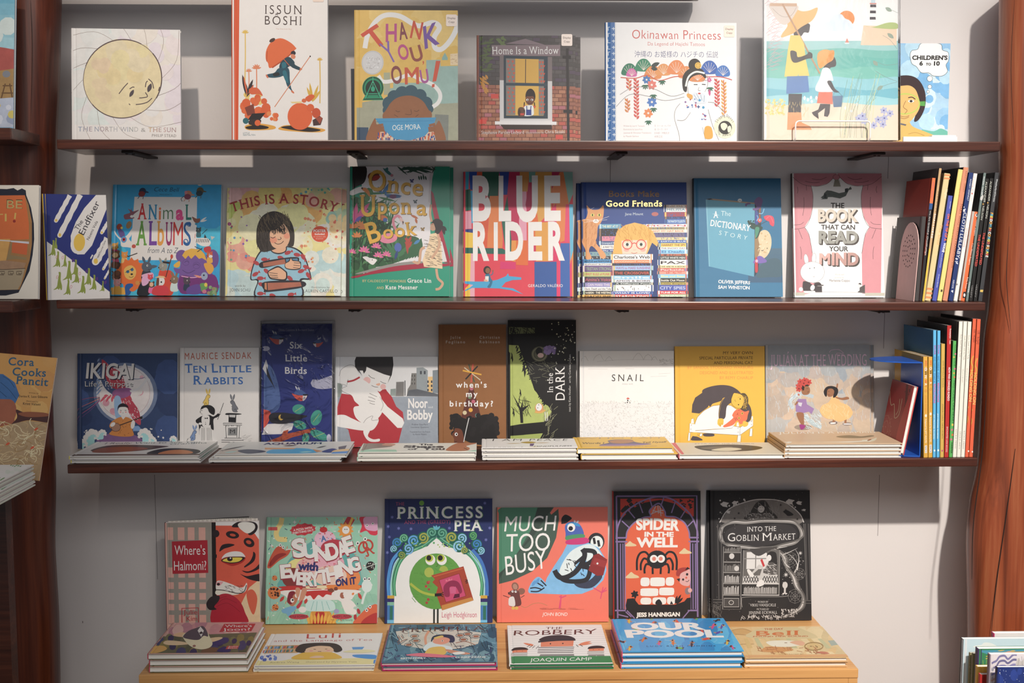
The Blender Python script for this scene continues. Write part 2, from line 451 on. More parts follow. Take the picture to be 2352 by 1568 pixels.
def earcut(p):
    """triangles of a simple polygon by ear clipping"""
    p = [q for i, q in enumerate(p) if abs(q[0]-p[i-1][0])+abs(q[1]-p[i-1][1]) > 1e-6]
    cr = lambda a, b, c: (b[0]-a[0])*(c[1]-a[1])-(b[1]-a[1])*(c[0]-a[0])
    if sum(p[i-1][0]*p[i][1]-p[i][0]*p[i-1][1] for i in range(len(p))) < 0: p = p[::-1]
    out = []; idx = list(range(len(p)))
    while len(idx) > 3:
        best = None
        for k in range(len(idx)):
            i, j, l = idx[k-1], idx[k], idx[(k+1) % len(idx)]
            a, b, c = p[i], p[j], p[l]; ar = cr(a, b, c)
            if ar <= 1e-9:
                if abs(ar) <= 1e-9: best = k; break
                continue
            if any(m not in (i, j, l) and cr(a, b, p[m]) > 0 and cr(b, c, p[m]) > 0 and cr(c, a, p[m]) > 0 for m in idx): continue
            best = k; break
        if best is None: best = max(range(len(idx)), key=lambda k: cr(p[idx[k-1]], p[idx[k]], p[idx[(k+1) % len(idx)]]))
        i, j, l = idx[best-1], idx[best], idx[(best+1) % len(idx)]
        if abs(cr(p[i], p[j], p[l])) > 1e-9: out.append([p[i], p[j], p[l]])
        idx.pop(best)
    if len(idx) == 3: out.append([p[i] for i in idx])
    return out
def cat(p, closed, n):
    out = []; m = len(p)
    for i in range(m if closed else m-1):
        if closed: a, b, c, d = p[i-1], p[i], p[(i+1) % m], p[(i+2) % m]
        else: a, b, c, d = p[max(i-1, 0)], p[i], p[i+1], p[min(i+2, m-1)]
        for k in range(n):
            t = k/n
            out.append(tuple(.5*(2*b[j]+(c[j]-a[j])*t+(2*a[j]-5*b[j]+4*c[j]-d[j])*t*t+(3*b[j]-a[j]-3*c[j]+d[j])*t**3) for j in (0, 1)))
    if not closed: out.append(p[-1])
    return out
def strip(p, w, close, tap):
    n = len(p); L = []; Rr = []
    for i in range(n):
        a = p[i-1] if (i or close) else p[i]; b = p[(i+1) % n] if (i < n-1 or close) else p[i]
        dx, dy = b[0]-a[0], b[1]-a[1]; l = math.hypot(dx, dy) or 1
        t = i/(n-1) if n > 1 else 0
        k = w/2*(1 if not tap else (max(.08, math.sin(math.pi*t)) if tap == 2 else 1-.92*t))
        L.append((p[i][0]-dy/l*k, p[i][1]+dx/l*k)); Rr.append((p[i][0]+dy/l*k, p[i][1]-dx/l*k))
    tr = []
    for i in range(n if close else n-1):
        j = (i+1) % n
        tr += [[L[i], L[j], Rr[j]], [L[i], Rr[j], Rr[i]]]
    return tr
# ---------------------------------------------------------------- setting
WALLY = 0.22
XMIN, XMAX = -1.9, 1.9
def wall_mat():
    mt, nt, N, L, B = new_mat('grey_painted_wall')
    tc = N.new('ShaderNodeTexCoord'); no = N.new('ShaderNodeTexNoise'); no.inputs['Scale'].default_value = 3; no.inputs['Detail'].default_value = 6
    L.new(tc.outputs['Object'], no.inputs['Vector'])
    mx = N.new('ShaderNodeMix'); mx.data_type = 'RGBA'
    mx.inputs['A'].default_value = (0.70, 0.685, 0.69, 1); mx.inputs['B'].default_value = (0.76, 0.745, 0.745, 1)
    L.new(no.outputs['Fac'], mx.inputs['Factor']); L.new(mx.outputs['Result'], B.inputs['Base Color'])
    n2 = N.new('ShaderNodeTexNoise'); n2.inputs['Scale'].default_value = 160; n2.inputs['Detail'].default_value = 3
    L.new(tc.outputs['Object'], n2.inputs['Vector'])
    bp = N.new('ShaderNodeBump'); bp.inputs['Strength'].default_value = 0.12; bp.inputs['Distance'].default_value = 0.001
    L.new(n2.outputs['Fac'], bp.inputs['Height']); L.new(bp.outputs['Normal'], B.inputs['Normal'])
    B.inputs['Roughness'].default_value = 0.6
    return mt
MAT['wall'] = wall_mat()
MAT['seam'] = plain('wall_seam', '8e898a', 0.8)
MAT['shelf'] = wood('dark_shelf_wood', '2e1611', '4c261b', '6e3b29', 'X', 1.0, 0.34, 0.2, 0.25)
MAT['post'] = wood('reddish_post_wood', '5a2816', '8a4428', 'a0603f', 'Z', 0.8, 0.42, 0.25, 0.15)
MAT['post_dimmed'] = wood('dimmed_post_wood', '3a150b', '5e2917', '7c3d22', 'Z', 0.8, 0.42, 0.25, 0.15)  # post wood darkened; the left side's dimmer light is in the colour
MAT['crack'] = plain('wood_crack', '1a0c08', 0.9)
MAT['maple'] = wood('pale_bench_wood', 'c08a52', 'd6a468', 'e2b67c', 'X', 0.7, 0.45, 0.08, 0.1)
MAT['floor'] = wood('floor_boards', '4a3424', '6a4a32', '836045', 'X', 0.6, 0.5)
MAT['metal'] = plain('dark_bracket_metal', '2e2422', 0.45, 0.6)
MAT['white_wire'] = plain('white_coated_wire', 'f2eeea', 0.35)
MAT['white_plastic'] = plain('white_plastic', 'f2efe9', 0.35)

bm = bmesh.new(); add_box(bm, XMIN, XMAX, WALLY, WALLY+0.1, 0, 2.6)
for px, y0, y1 in ((2020, 1090, 1230), (355, 1090, 1330), (1402, 352, 420), (2032, 710, 800), (2041, 350, 410)):
    a, b = atY(px, y0, WALLY), atY(px, y1, WALLY)
    add_box(bm, a.x-0.0006, a.x+0.0006, WALLY-0.0004, WALLY+0.0005, b.z, a.z, 1)
for px, py in ((190, 1428), (330, 365), (2095, 205), (1215, 1175)):
    a = atY(px, py, WALLY)
    add_box(bm, a.x-0.001, a.x+0.001, WALLY-0.0004, WALLY+0.0005, a.z-0.0025, a.z+0.0025, 1)
tag(mesh_obj('wall_back', bm, [MAT['wall'], MAT['seam']]), None, None, None, 'structure')
bm = bmesh.new(); add_box(bm, XMIN, XMAX, -3.4, WALLY+0.1, -0.05, 0)
tag(mesh_obj('floor', bm, MAT['floor']), None, None, None, 'structure')
def post(name, edge, side, y_front, round_d, outer_px, cracks, mat):
    """a live-edge slab post; edge = picture points along its visible edge"""
    bm = bmesh.new(); rings = []
    pts = cat([(float(p[1]), float(p[0])) for p in edge], False, 6)
    for py, px in pts:
        P = atY(px, py, y_front+round_d)
        x, z = P.x, P.z
        xo = atY(outer_px, py, y_front).x
        s = 1 if side == 'R' else -1
        prof = [(x+s*0.10, WALLY-0.0005), (x+s*0.022, y_front+round_d*1.9), (x+s*0.004, y_front+round_d*1.35), (x, y_front+round_d), (x+s*0.004, y_front+round_d*.6), (x+s*0.014, y_front+round_d*.25), (x+s*0.032, y_front+0.004), (x+s*0.06, y_front), (xo, y_front), (xo, WALLY-0.0005)]
        rings.append([bm.verts.new((q[0], q[1], z)) for q in prof])
    for A, B in zip(rings, rings[1:]):
        for k in range(len(A)-1):
            bm.faces.new((A[k], A[k+1], B[k+1], B[k]))
    bm.faces.new(rings[0]); bm.faces.new(rings[-1][::-1])
    for cr, wd_ in cracks:
        q = cat([(float(c[0]), float(c[1])) for c in cr], False, 8)
        prev = None
        for i, (px, py) in enumerate(q):
            P = atY(px, py, y_front-0.0006); ww = wd_*(0.35+0.65*math.sin(math.pi*i/(len(q)-1)))
            v = (bm.verts.new((P.x-ww, P.y, P.z)), bm.verts.new((P.x+ww, P.y, P.z)))
            if prev:
                bm.faces.new((prev[0], prev[1], v[1], v[0])).material_index = 1
            prev = v
    bmesh.ops.recalc_face_normals(bm, faces=bm.faces)
    o = mesh_obj(name, bm, [mat, MAT['crack']], None, True)
    return o
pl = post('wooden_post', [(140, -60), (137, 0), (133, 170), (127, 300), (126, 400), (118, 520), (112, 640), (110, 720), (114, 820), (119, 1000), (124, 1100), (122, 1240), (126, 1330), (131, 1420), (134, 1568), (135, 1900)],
          'L', 0.0, 0.07, -170, [([(70, 0), (74, 120), (70, 300)], .0006), ([(20, 1180), (26, 1380), (22, 1568)], .0006)], MAT['post_dimmed'])
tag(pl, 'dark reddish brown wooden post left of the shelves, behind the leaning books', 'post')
pr = post('wooden_post', [(2303, -60), (2300, 0), (2298, 170), (2298, 330), (2297, 430), (2275, 690), (2262, 800), (2250, 1050), (2232, 1150), (2224, 1230), (2224, 1300), (2226, 1400), (2227, 1568), (2228, 1900)],
          'R', -0.02, 0.06, 2520, [([(2330, 0), (2322, 160), (2330, 330)], .0006), ([(2268, 870), (2256, 1040), (2236, 1200), (2232, 1330)], .0012),
                                   ([(2332, 1030), (2316, 1150), (2290, 1330), (2276, 1460)], .0011), ([(2318, 520), (2312, 640), (2322, 760)], .0008)], MAT['post'])
tag(pr, 'bright reddish brown live-edge wooden post at the right end of the shelves', 'post')

# shelves: front edges measured at both ends
SH = {}
TILT = {}
def shelf(k, l, r, y1, th, label):
    a, b = atY(l[0], l[1], 0), atY(r[0], r[1], 0)
    SH[k] = (a, b)
    ang = math.atan2(b.z-a.z, b.x-a.x); w = math.hypot(b.x-a.x, b.z-a.z)
    bm = bmesh.new(); add_box(bm, 0, w, 0, y1, -th, 0, 0, 0.0025)
    o = mesh_obj('wall_shelf', bm, MAT['shelf']); o.matrix_world = Matrix.Translation(a) @ Matrix.Rotation(-ang, 4, 'Y') @ Matrix.Rotation(R(TILT.get(k, 0)), 4, 'X')
    return tag(o, label, 'shelf')
def shz(k, x, y=0.0):
    a, b = SH[k]; return a.z+(b.z-a.z)*(x-a.x)/(b.x-a.x)+y*math.tan(R(TILT.get(k, 0)))
shelf(1, (130, 319.5), (2298, 325), 0.170, 0.0215, 'top dark wooden wall shelf holding the sun-face book and the beach book')
shelf(2, (129, 688.8), (2264, 694), 0.192, 0.0190, 'middle dark wooden wall shelf below the row with the magician rabbit book')
shelf(3, (154, 1067), (2246, 1051), 0.192, 0.0200, 'lowest dark wooden wall shelf carrying flat stacks of picture books')

a = atY(1603, 3, 0.185)
bm = bmesh.new(); add_box(bm, -2.1, 0, 0.06, 0.185, 0, 0.0215, 0, 0.0025)
o = mesh_obj('wall_shelf', bm, MAT['shelf']); o.matrix_world = Matrix.Translation((a.x, 0, a.z)); tag(o, 'dark shelf underside showing at the very top edge above the row of books', 'shelf')
def bracket(k, px, label):
    x = atY(px, 340 if k == 1 else 700, 0).x; z = shz(k, x)-(0.0218 if k == 1 else 0.0193)
    M = Matrix.Translation((x, 0.03 if k == 1 else 0.012, z))
    e = empty('shelf_bracket', M, label, 'bracket', None)
    bm = bmesh.new(); add_box(bm, -0.013, 0.013, 0, WALLY-0.031 if k == 1 else WALLY-0.013, -0.005, 0, 0, 0.001); mesh_obj('support_plate', bm, MAT['metal'], e)
    for sx, sy in ((-0.006, 0.016), (0.006, 0.024)):
        bm = bmesh.new(); bmesh.ops.create_uvsphere(bm, u_segments=10, v_segments=6, radius=0.0035)
        bmesh.ops.scale(bm, vec=(1, 1, .6), verts=bm.verts); bmesh.ops.translate(bm, vec=(sx, sy, -0.0055), verts=bm.verts)
        mesh_obj('screw', bm, MAT['metal'], e)
for px, t in ((282, 'under the sun-face book'), (806, 'under the book with the blue bowl'), (1432, 'under the white book with blue spine'), (2032, 'under the beach book')):
    bracket(1, px, 'dark metal bracket beneath the top shelf '+t)
for px, t in ((298, 'under the blue animal parade book'), (812, 'under the green jungle book'), (1433, 'under the cat and blonde child book'), (2036, 'right of the pink curtain book')):
    bracket(2, px, 'small dark bracket beneath the middle shelf '+t)

# low wooden bench
BY = -0.145
bl, br = atY(318, 1548, BY), atY(1972, 1538, BY)
BZ = (bl.z+br.z)/2
e = empty('display_bench', Matrix.Translation((bl.x, BY, 0)), 'pale maple box bench against the wall under the shelves', 'bench')
bw = br.x-bl.x
bm = bmesh.new(); add_box(bm, 0, bw, 0, WALLY-BY-0.004, BZ-0.02, BZ, 0, 0.002); mesh_obj('bench_top', bm, MAT['maple'], e)
bm = bmesh.new(); add_box(bm, 0.001, bw-0.021, 0.002, 0.02, 0.02, BZ-0.0203); mesh_obj('front_panel', bm, MAT['maple'], e)
bm = bmesh.new(); add_box(bm, bw-0.0205, bw-0.001, 0.002, WALLY-BY-0.006, 0, BZ-0.0203); mesh_obj('end_panel', bm, MAT['maple'], e)
bm = bmesh.new(); add_box(bm, 0.001, 0.02, 0.0205, WALLY-BY-0.006, 0, BZ-0.0203); mesh_obj('end_panel', bm, MAT['maple'], e)
SH[4] = (Vector((bl.x, BY, BZ)), Vector((br.x, BY, BZ)))

# ---------------------------------------------------------------- books
def build_book(w, h, t, art=None, spine_art=None, bg='w', sp=None, back=None, board=0.0022, rnd=0.4, hinge=True, mat='satin', white=None, pages=True, inner='w', root=None, mot=0.05):
    """cover with printed art and page block under root; local x from spine to fore edge, y front to back, z up"""
    wl = white or (0.8, 0.76, 0.72)
    def C(c):
        return inked(c, wl)
    cb, cs_, ck, ci = C(bg), C(sp or bg), C(back or bg), C(inner)
    b = min(board, t*0.3); gr = min(0.0009, b*.45) if hinge else 0
    g0, g1 = 0.006, 0.0125; gm = (g0+g1)/2; r = min(t*0.45, 0.006)*rnd
    outer = [(w, 0), (g1, 0), (gm, gr), (g0, 0), (r, 0), (r*.3, r*.3), (0, r), (0, t-r), (r*.3, t-r*.3), (r, t), (g0, t), (gm, t-gr), (g1, t), (w, t)]
    ocol = [cb, cb, cb, cb, cs_, cs_, cs_, cs_, cs_, ck, ck, ck, ck]
    xi = max(b, r*.6)
    inn = [(w, b), (g1, b), (gm, b+gr*.2), (g0, b), (xi, b), (xi, b), (xi, b+.0001), (xi, t-b-.0001), (xi, t-b), (xi, t-b), (g0, t-b), (gm, t-b-gr*.2), (g1, t-b), (w, t-b)]
    V = []; F = []; INK = []; MO = []
    def face(pts, ink, mo=0.03):
        i = len(V); V.extend(pts); F.append(tuple(range(i, i+len(pts)))); INK.extend([ink]*len(pts)); MO.append(mo)
    for i in range(len(outer)-1):
        (xa, ya), (xb, yb) = outer[i], outer[i+1]
        face([(xb, yb, 0), (xa, ya, 0), (xa, ya, h), (xb, yb, h)], ocol[i], mot)
        (xc, yc), (xd, yd) = inn[i], inn[i+1]
        if pages: face([(xc, yc, 0), (xd, yd, 0), (xd, yd, h), (xc, yc, h)], ci)
        face([(xa, ya, h), (xc, yc, h), (xd, yd, h), (xb, yb, h)], ocol[i])
        face([(xa, ya, 0), (xb, yb, 0), (xd, yd, 0), (xc, yc, 0)], ocol[i])
    face([(w, 0, 0), (w, b, 0), (w, b, h), (w, 0, h)], cb); face([(w, t-b, 0), (w, t, 0), (w, t, h), (w, t-b, h)], ck)
    fl = []
    if art:
        if hinge: art.groove = (g0, g1)
        def f3(u, v, z):
            y = 0
            if hinge and g0 < u < g1: y = gr*(1-abs(u-gm)/(gm-g0))
            if u < r: y = (r-u)*0.5
            return (u, y-z, v)
        art.bake(fl, f3)
    if spine_art:
        spine_art.bake(fl, lambda u, v, z: (-z, t-u, v))
    for pts, ink, mo in fl: face(pts, ink, mo)
    me = bpy.data.meshes.new('cover'); me.from_pydata(V, [], F)
    a = me.color_attributes.new('ink', 'FLOAT_COLOR', 'CORNER'); a.data.foreach_set('color', np.array(INK, np.float32).ravel())
    a = me.attributes.new('mot', 'FLOAT', 'FACE'); a.data.foreach_set('value', np.array(MO, np.float32))
    me.materials.append(MAT[mat]); me.update()
    link(bpy.data.objects.new('cover', me), root)
    if pages:
        ins = 0.0035 if board > 0.001 else 0.0004
        bm = bmesh.new(); add_box(bm, xi+0.0002, w-ins, b+0.0001, t-b-0.0001, ins, h-ins)
        mesh_obj('page_block', bm, MAT['pages'], root)

def lean_for(yb, h, t, wall=0.217):
    s = (wall-yb-t*0.96)/h
    return math.asin(max(0.02, min(0.6, s)))
BOOK = {}
def stand(key, label, quad, k, yb, t, bg, artf=None, yaw=0.0, roll=0.0, white='e6dad0', lean=None, frame=(0, 0, 1.0), z=None, artquad=None, extra=None, cat_='book', group=None, name='picture_book', wall=0.217, **kw):
    (TL, TR, BR, BL) = quad
    p0 = atY(BL[0], BL[1], yb)
    if yaw:
        d = ray(*BR); n = Vector((math.sin(yaw), -math.cos(yaw), 0)); kk = (p0-EYE).dot(n)/d.dot(n); p1 = EYE+d*kk; w = math.hypot(p1.x-p0.x, p1.y-p0.y)
    else:
        w = atY(BR[0], BR[1], yb).x-p0.x
    h = 0.26
    for _ in range(8):
        la = lean if lean is not None else lean_for(yb+(w*math.sin(yaw) if yaw > 0 else 0), h, t, wall)
        zb = (shz(k, p0.x+w/2, yb+t) if z is None else z)+t*math.sin(la)*(1 if lean is None or lean > 0 else 0)+0.0004
        base = Vector((p0.x, yb, zb))
        M = Matrix.Translation(base) @ Matrix.Rotation(yaw, 4, 'Z') @ Matrix.Rotation(roll, 4, 'Y') @ Matrix.Rotation(-la, 4, 'X')
        n = M.to_3x3() @ Vector((0, 1, 0)); up = M.to_3x3() @ Vector((0, 0, 1))
        hs = []
        for c in (TL, TR):
            d = ray(*c); P = EYE+d*((base-EYE).dot(n)/d.dot(n)); hs.append((P-base).dot(up))
        h = sum(hs)/2
    e = empty(name, M, label, cat_, group)
    wl = hexl(white)
    A = None
    if artf:
        if artquad is None:   # the printed face runs on to the base hidden behind the shelf's front edge
            y0 = proj(M @ Vector((0, 0, 0)))[1]; y1 = proj(M @ Vector((w, 0, 0)))[1]
            ext = lambda T, B, y: (T[0]+(B[0]-T[0])*(y-T[1])/(B[1]-T[1]), y)
            artquad = (TL, TR, ext(TR, BR, y1), ext(TL, BL, y0)) if not roll else quad
        A = Art(artquad, w, h, wl, None, frame); artf(A)
    build_book(w, h, t, A, None, bg, white=wl, root=e, **kw)
    BOOK[key] = (e, w, h, t)
    if extra: extra(e, w, h, t)
    return e
def copy_tree(o, label, M):
    c = o.copy(); COL.objects.link(c); c['label'] = label; c.matrix_world = M
    for ch in list(o.children):
        if ch.name.startswith('sticker'): continue
        d = ch.copy(); COL.objects.link(d); d.parent = c
        for g in list(ch.children):
            q = g.copy(); COL.objects.link(q); q.parent = d
    return c
def behind(key, label, dx, gap=0.0006, dz=0.0):
    e, w, h, t = BOOK[key]
    return copy_tree(e, label, e.matrix_world @ Matrix.Translation((dx, t+gap, dz)))
def flat(key, labels, quad, k, yf, n, bg, artf=None, white='e6dad0', frame=(0, 0, 1.0), group=None, jit=0.003, yaw=0.0, seed=1, t=None, artquad=None, zb=None, offs=None, **kw):
    (TL, TR, BR, BL) = quad
    x0, x1 = atY(BL[0], BL[1], yf), atY(BR[0], BR[1], yf)
    zs = (shz(k, (x0.x+x1.x)/2) if zb is None else zb)+0.0006
    if t is None: t = ((x0.z+x1.z)/2-zs)/n
    zt = zs+n*t
    w = (x1.x-x0.x)/math.cos(yaw); d = (atZ(TL[0], TL[1], zt).y+atZ(TR[0], TR[1], zt).y)/2-yf
    wl = hexl(white); A = None
    M0 = Matrix.Translation((x0.x, yf, 0)) @ Matrix.Rotation(yaw, 4, 'Z') @ Matrix.Rotation(-math.pi/2, 4, 'X')
    e = empty('picture_book', Matrix.Translation((0, 0, zt)) @ M0, labels[0], 'book', group)
    if artf: A = Art(artquad or quad, w, d, wl, None, frame); artf(A)
    build_book(w, d, t-0.0005, A, None, bg, white=wl, root=e, **kw)
    rd = random.Random(seed)
    for i in range(1, n):
        dx, dy = offs[i-1] if offs else (rd.uniform(-jit, jit), rd.uniform(0, jit))
        copy_tree(e, labels[i], Matrix.Translation((dx, dy, zt-i*t)) @ M0)
    BOOK[key] = (e, w, d, t)
    return e
def upright(label, quad, k, Y, depth, bg, sp, artf=None, white='e6dad0', frame=(0, 0, 1.0), zb=None, group=None, **kw):
    """a book shelved spine out; quad = the spine's corners in the photo"""
    (TL, TR, BR, BL) = quad
    p, q = atY(BR[0], BR[1], Y), atY(BL[0], BL[1], Y); u = atY(TR[0], TR[1], Y)
    tilt = math.atan2(u.x-p.x, u.z-p.z); h = math.hypot(u.x-p.x, u.z-p.z)
    t = (p.x-q.x)*math.cos(tilt)
    z = (shz(k, p.x) if zb is None else zb)+0.0005
    M = Matrix.Translation((p.x, Y, z)) @ Matrix.Rotation(tilt, 4, 'Y') @ Matrix.Rotation(math.pi/2, 4, 'Z')
    e = empty('picture_book', M, label, 'book', group)
    wl = hexl(white); A = None
    if artf: A = Art(quad, t, h, wl, None, frame); artf(A)
    build_book(depth, h, t-0.0004, None, A, bg, sp, white=wl, root=e, **kw)
    return e
# ---------------------------------------------------------------- printed art, top shelf
def art_northwind(a):
    a.D((475,178,860,830),40,40,110,['dfe0e6','e6dfe4','e9e2dc','e8dcda'],1,12,.2)
    a.D((800,178,1240,830),40,40,100,['ecd9d2','e8d6d6','f0dccc','eadfdd'],2,12,.2)
    a.P([475,840,1224,846,1224,945,475,945],'efe4dc')
    for k in range(14):
        t = 6.283*k/14; r0 = 268; x,y = 828+r0*math.cos(t),532+r0*math.sin(t)
        a.S([x,y,x+150*math.cos(t-.9),y+150*math.sin(t-.9),x+340*math.cos(t-1.25),y+330*math.sin(t-1.25)],2.2,'9a8478')
    a.E(828,532,262,262,'e8d0a0',n=48,mot=.3)
    a.D((700,330,1000,520),16,40,80,['e8d29c','e7cc96','e6d0a8'],3,12,.3)
    a.D((640,400,720,700),10,30,50,['e5c6a0','e6caa0'],4,12,.3)
    a.O(828,532,264,264,4,'6a5450',n=48); a.O(826,530,262,265,5,'5c4846',a0=200,a1=300); a.O(831,533,262,262,7,'5c4846',a0=-40,a1=30); a.O(828,534,262,262,6,'5c4846',a0=60,a1=140)
    a.L(880,655,908,605,12,'54484a'); a.L(1002,625,1024,565,14,'54484a')
    a.M([[808,632,840,590,868,560],[880,600,900,588,912,590],[985,590,990,560,1000,548],[1005,535,1030,560,1040,600],[945,662,975,660,1000,652,985,625],[922,706,960,702,1000,690,1030,664],[876,700,884,708],[1072,616,1080,590]],6,'5e4c4c',4)
    c1 = ['8b93a6','97939f','a58a92']; c2 = ['c8a06a','b98a76','a8847c']
    a.T('THE',528,885,626,886,32,c1,'r'); a.T('NORTH',642,886,800,887,32,['8f94a4','a88e94','a28a84','a9a3a0','b6b0ae'],'r'); a.T('WIND',818,888,938,889,31,['a7a3a4','9aa0ae','979a92','b3aca4'],'r')
    a.T('&',958,890,990,890,26,'a09890','r'); a.T('THE',1006,891,1094,892,30,c2,'r'); a.T('SUN',1108,892,1190,893,30,['c09088','a57a80','a07a76'],'r')
    a.T('PHILIP STEAD',1030,923,1190,926,18,'6e645e','r')
def palm(a,x,y,h,c,r=22):
    a.S([x,y,x+2,y-h/2,x,y-h],7,c)
    a.LL([(x,y-h,x+r*math.cos(t),y-h+r*math.sin(t)) for t in (-2.9,-2.4,-1.9,-1.4,-.9,-.3)],r*.16,c)
def art_issun(a):
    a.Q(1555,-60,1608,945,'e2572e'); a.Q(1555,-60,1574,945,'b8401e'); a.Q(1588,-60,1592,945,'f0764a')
    a.T('ISSUN',1783,97,2036,97,60,'4a3a38','r',sp=.12); a.T('BÔSHI',1783,170,2034,172,60,'4a3a38','r',sp=.1)
    a.T('The One-Inch Boy',1858,202,1967,203,8,'d8a890')
    palm(a,1650,560,330,'e8bc50',26); palm(a,2160,700,290,'e2b248',22); palm(a,1728,660,190,'e8885c',34); palm(a,1676,620,130,'e8946c',24)
    a.D((1640,640,1760,700),10,12,26,['ecc05a','f0cc74'],4,10)
    a.LL([(2110,690,2070,590),(2110,690,2150,575),(2110,690,2090,560),(2110,690,2165,610)],9,'e0b040')
    a.LL([(1660,650,1632,508),(1665,640,1705,540),(1668,640,1650,560),(1662,660,1705,575)],10,'3a3034'); a.LL([(1668,650,1640,515),(1672,640,1712,575)],6,'e0653a')
    a.P([1680,605,1735,598,1772,650,1740,640,1690,640],'e2643a',1)
    # bowl, hat-wise
    a.P([1790,400,1795,340,1830,285,1890,262,1950,285,1992,322,1984,345,1832,462,1805,430],'e96a34',1)
    a.S([1984,345,1930,395,1834,462],9,'c04c22'); a.E(1834,276,22,12,'4a342e',-30); a.S([1800,350,1796,420],4,'b8451f')
    a.E(1978,362,17,15,'2c2630'); a.P([1965,370,1985,372,1994,388,1982,402,1962,392],'e08660',1)
    a.P([1925,395,1955,390,1985,420,1990,440,2028,462,2022,478,1975,462,1955,450,1925,470,1885,468,1890,430],'1f4450',1)
    a.S([1912,402,1952,448],4,'e0663c'); a.E(2030,470,9,7,'e0754c')
    a.P([1880,465,1945,465,1955,545,1965,600,1980,625,1960,610,1935,580,1915,520,1885,525,1845,530,1805,525,1800,508,1850,495],'1c5060',1)
    a.P([1900,430,1925,425,1930,455,1905,465],'23707e',1); a.P([1905,490,1930,485,1945,560,1925,550],'23707e',1); a.P([1840,503,1875,492,1885,512,1850,520],'23282c',1)
    a.E(1800,520,14,6,'e0754c',60); a.E(1974,624,14,6,'e0754c',40)
    a.S([2094,382,1852,725],5,'e08458',0); a.E(2094,383,5,5,'3a3034')
    # ground
    a.P([1655,850,1740,835,1850,852,1840,875,1680,880],'eba63e',1); a.P([1660,858,1740,845,1810,858,1790,872,1680,874],'2c2422',1)
    a.P([1884,862,1960,845,2180,870,2170,892,2060,893,1900,880],'eba63e',1); a.P([1895,862,1990,850,2160,875,2120,890,2030,886],'2c2422',1)
    a.D((1650,660,1800,790),18,16,38,['ea6a36','e4602e'],5,12); a.D((1790,770,1880,815),8,8,20,['ea6a36','ee8a4a'],6,10)
    a.P([1650,730,1710,705,1720,770,1670,785],'8a4030'); a.P([1700,770,1790,765,1755,810,1672,812],'2a2426'); a.P([1690,810,1760,812,1740,850,1680,840],'3a2c2c',1); a.E(1738,832,20,20,'e8652f'); a.E(1658,818,20,20,'2a6a70')
    a.E(2024,788,84,90,'ea6532',n=36); a.E(2095,730,26,26,'e4602e'); a.E(2135,765,30,34,'d2502a'); a.P([2110,812,2160,785,2180,800,2165,845,2115,850],'4a3030'); a.P([2130,800,2165,788,2178,800,2160,840],'a84a34'); a.E(2052,682,16,14,'e06a3c'); a.P([2060,665,2100,640,2125,655,2085,690],'e4602e',1)
    a.P([1960,690,2040,688,2030,700,1970,700],'f0d08a')
    a.T('LITTLE',1640,905,1684,905,11,'4f7c86'); a.T('GESTALTEN',1640,917,1722,917,10,'4f7c86')
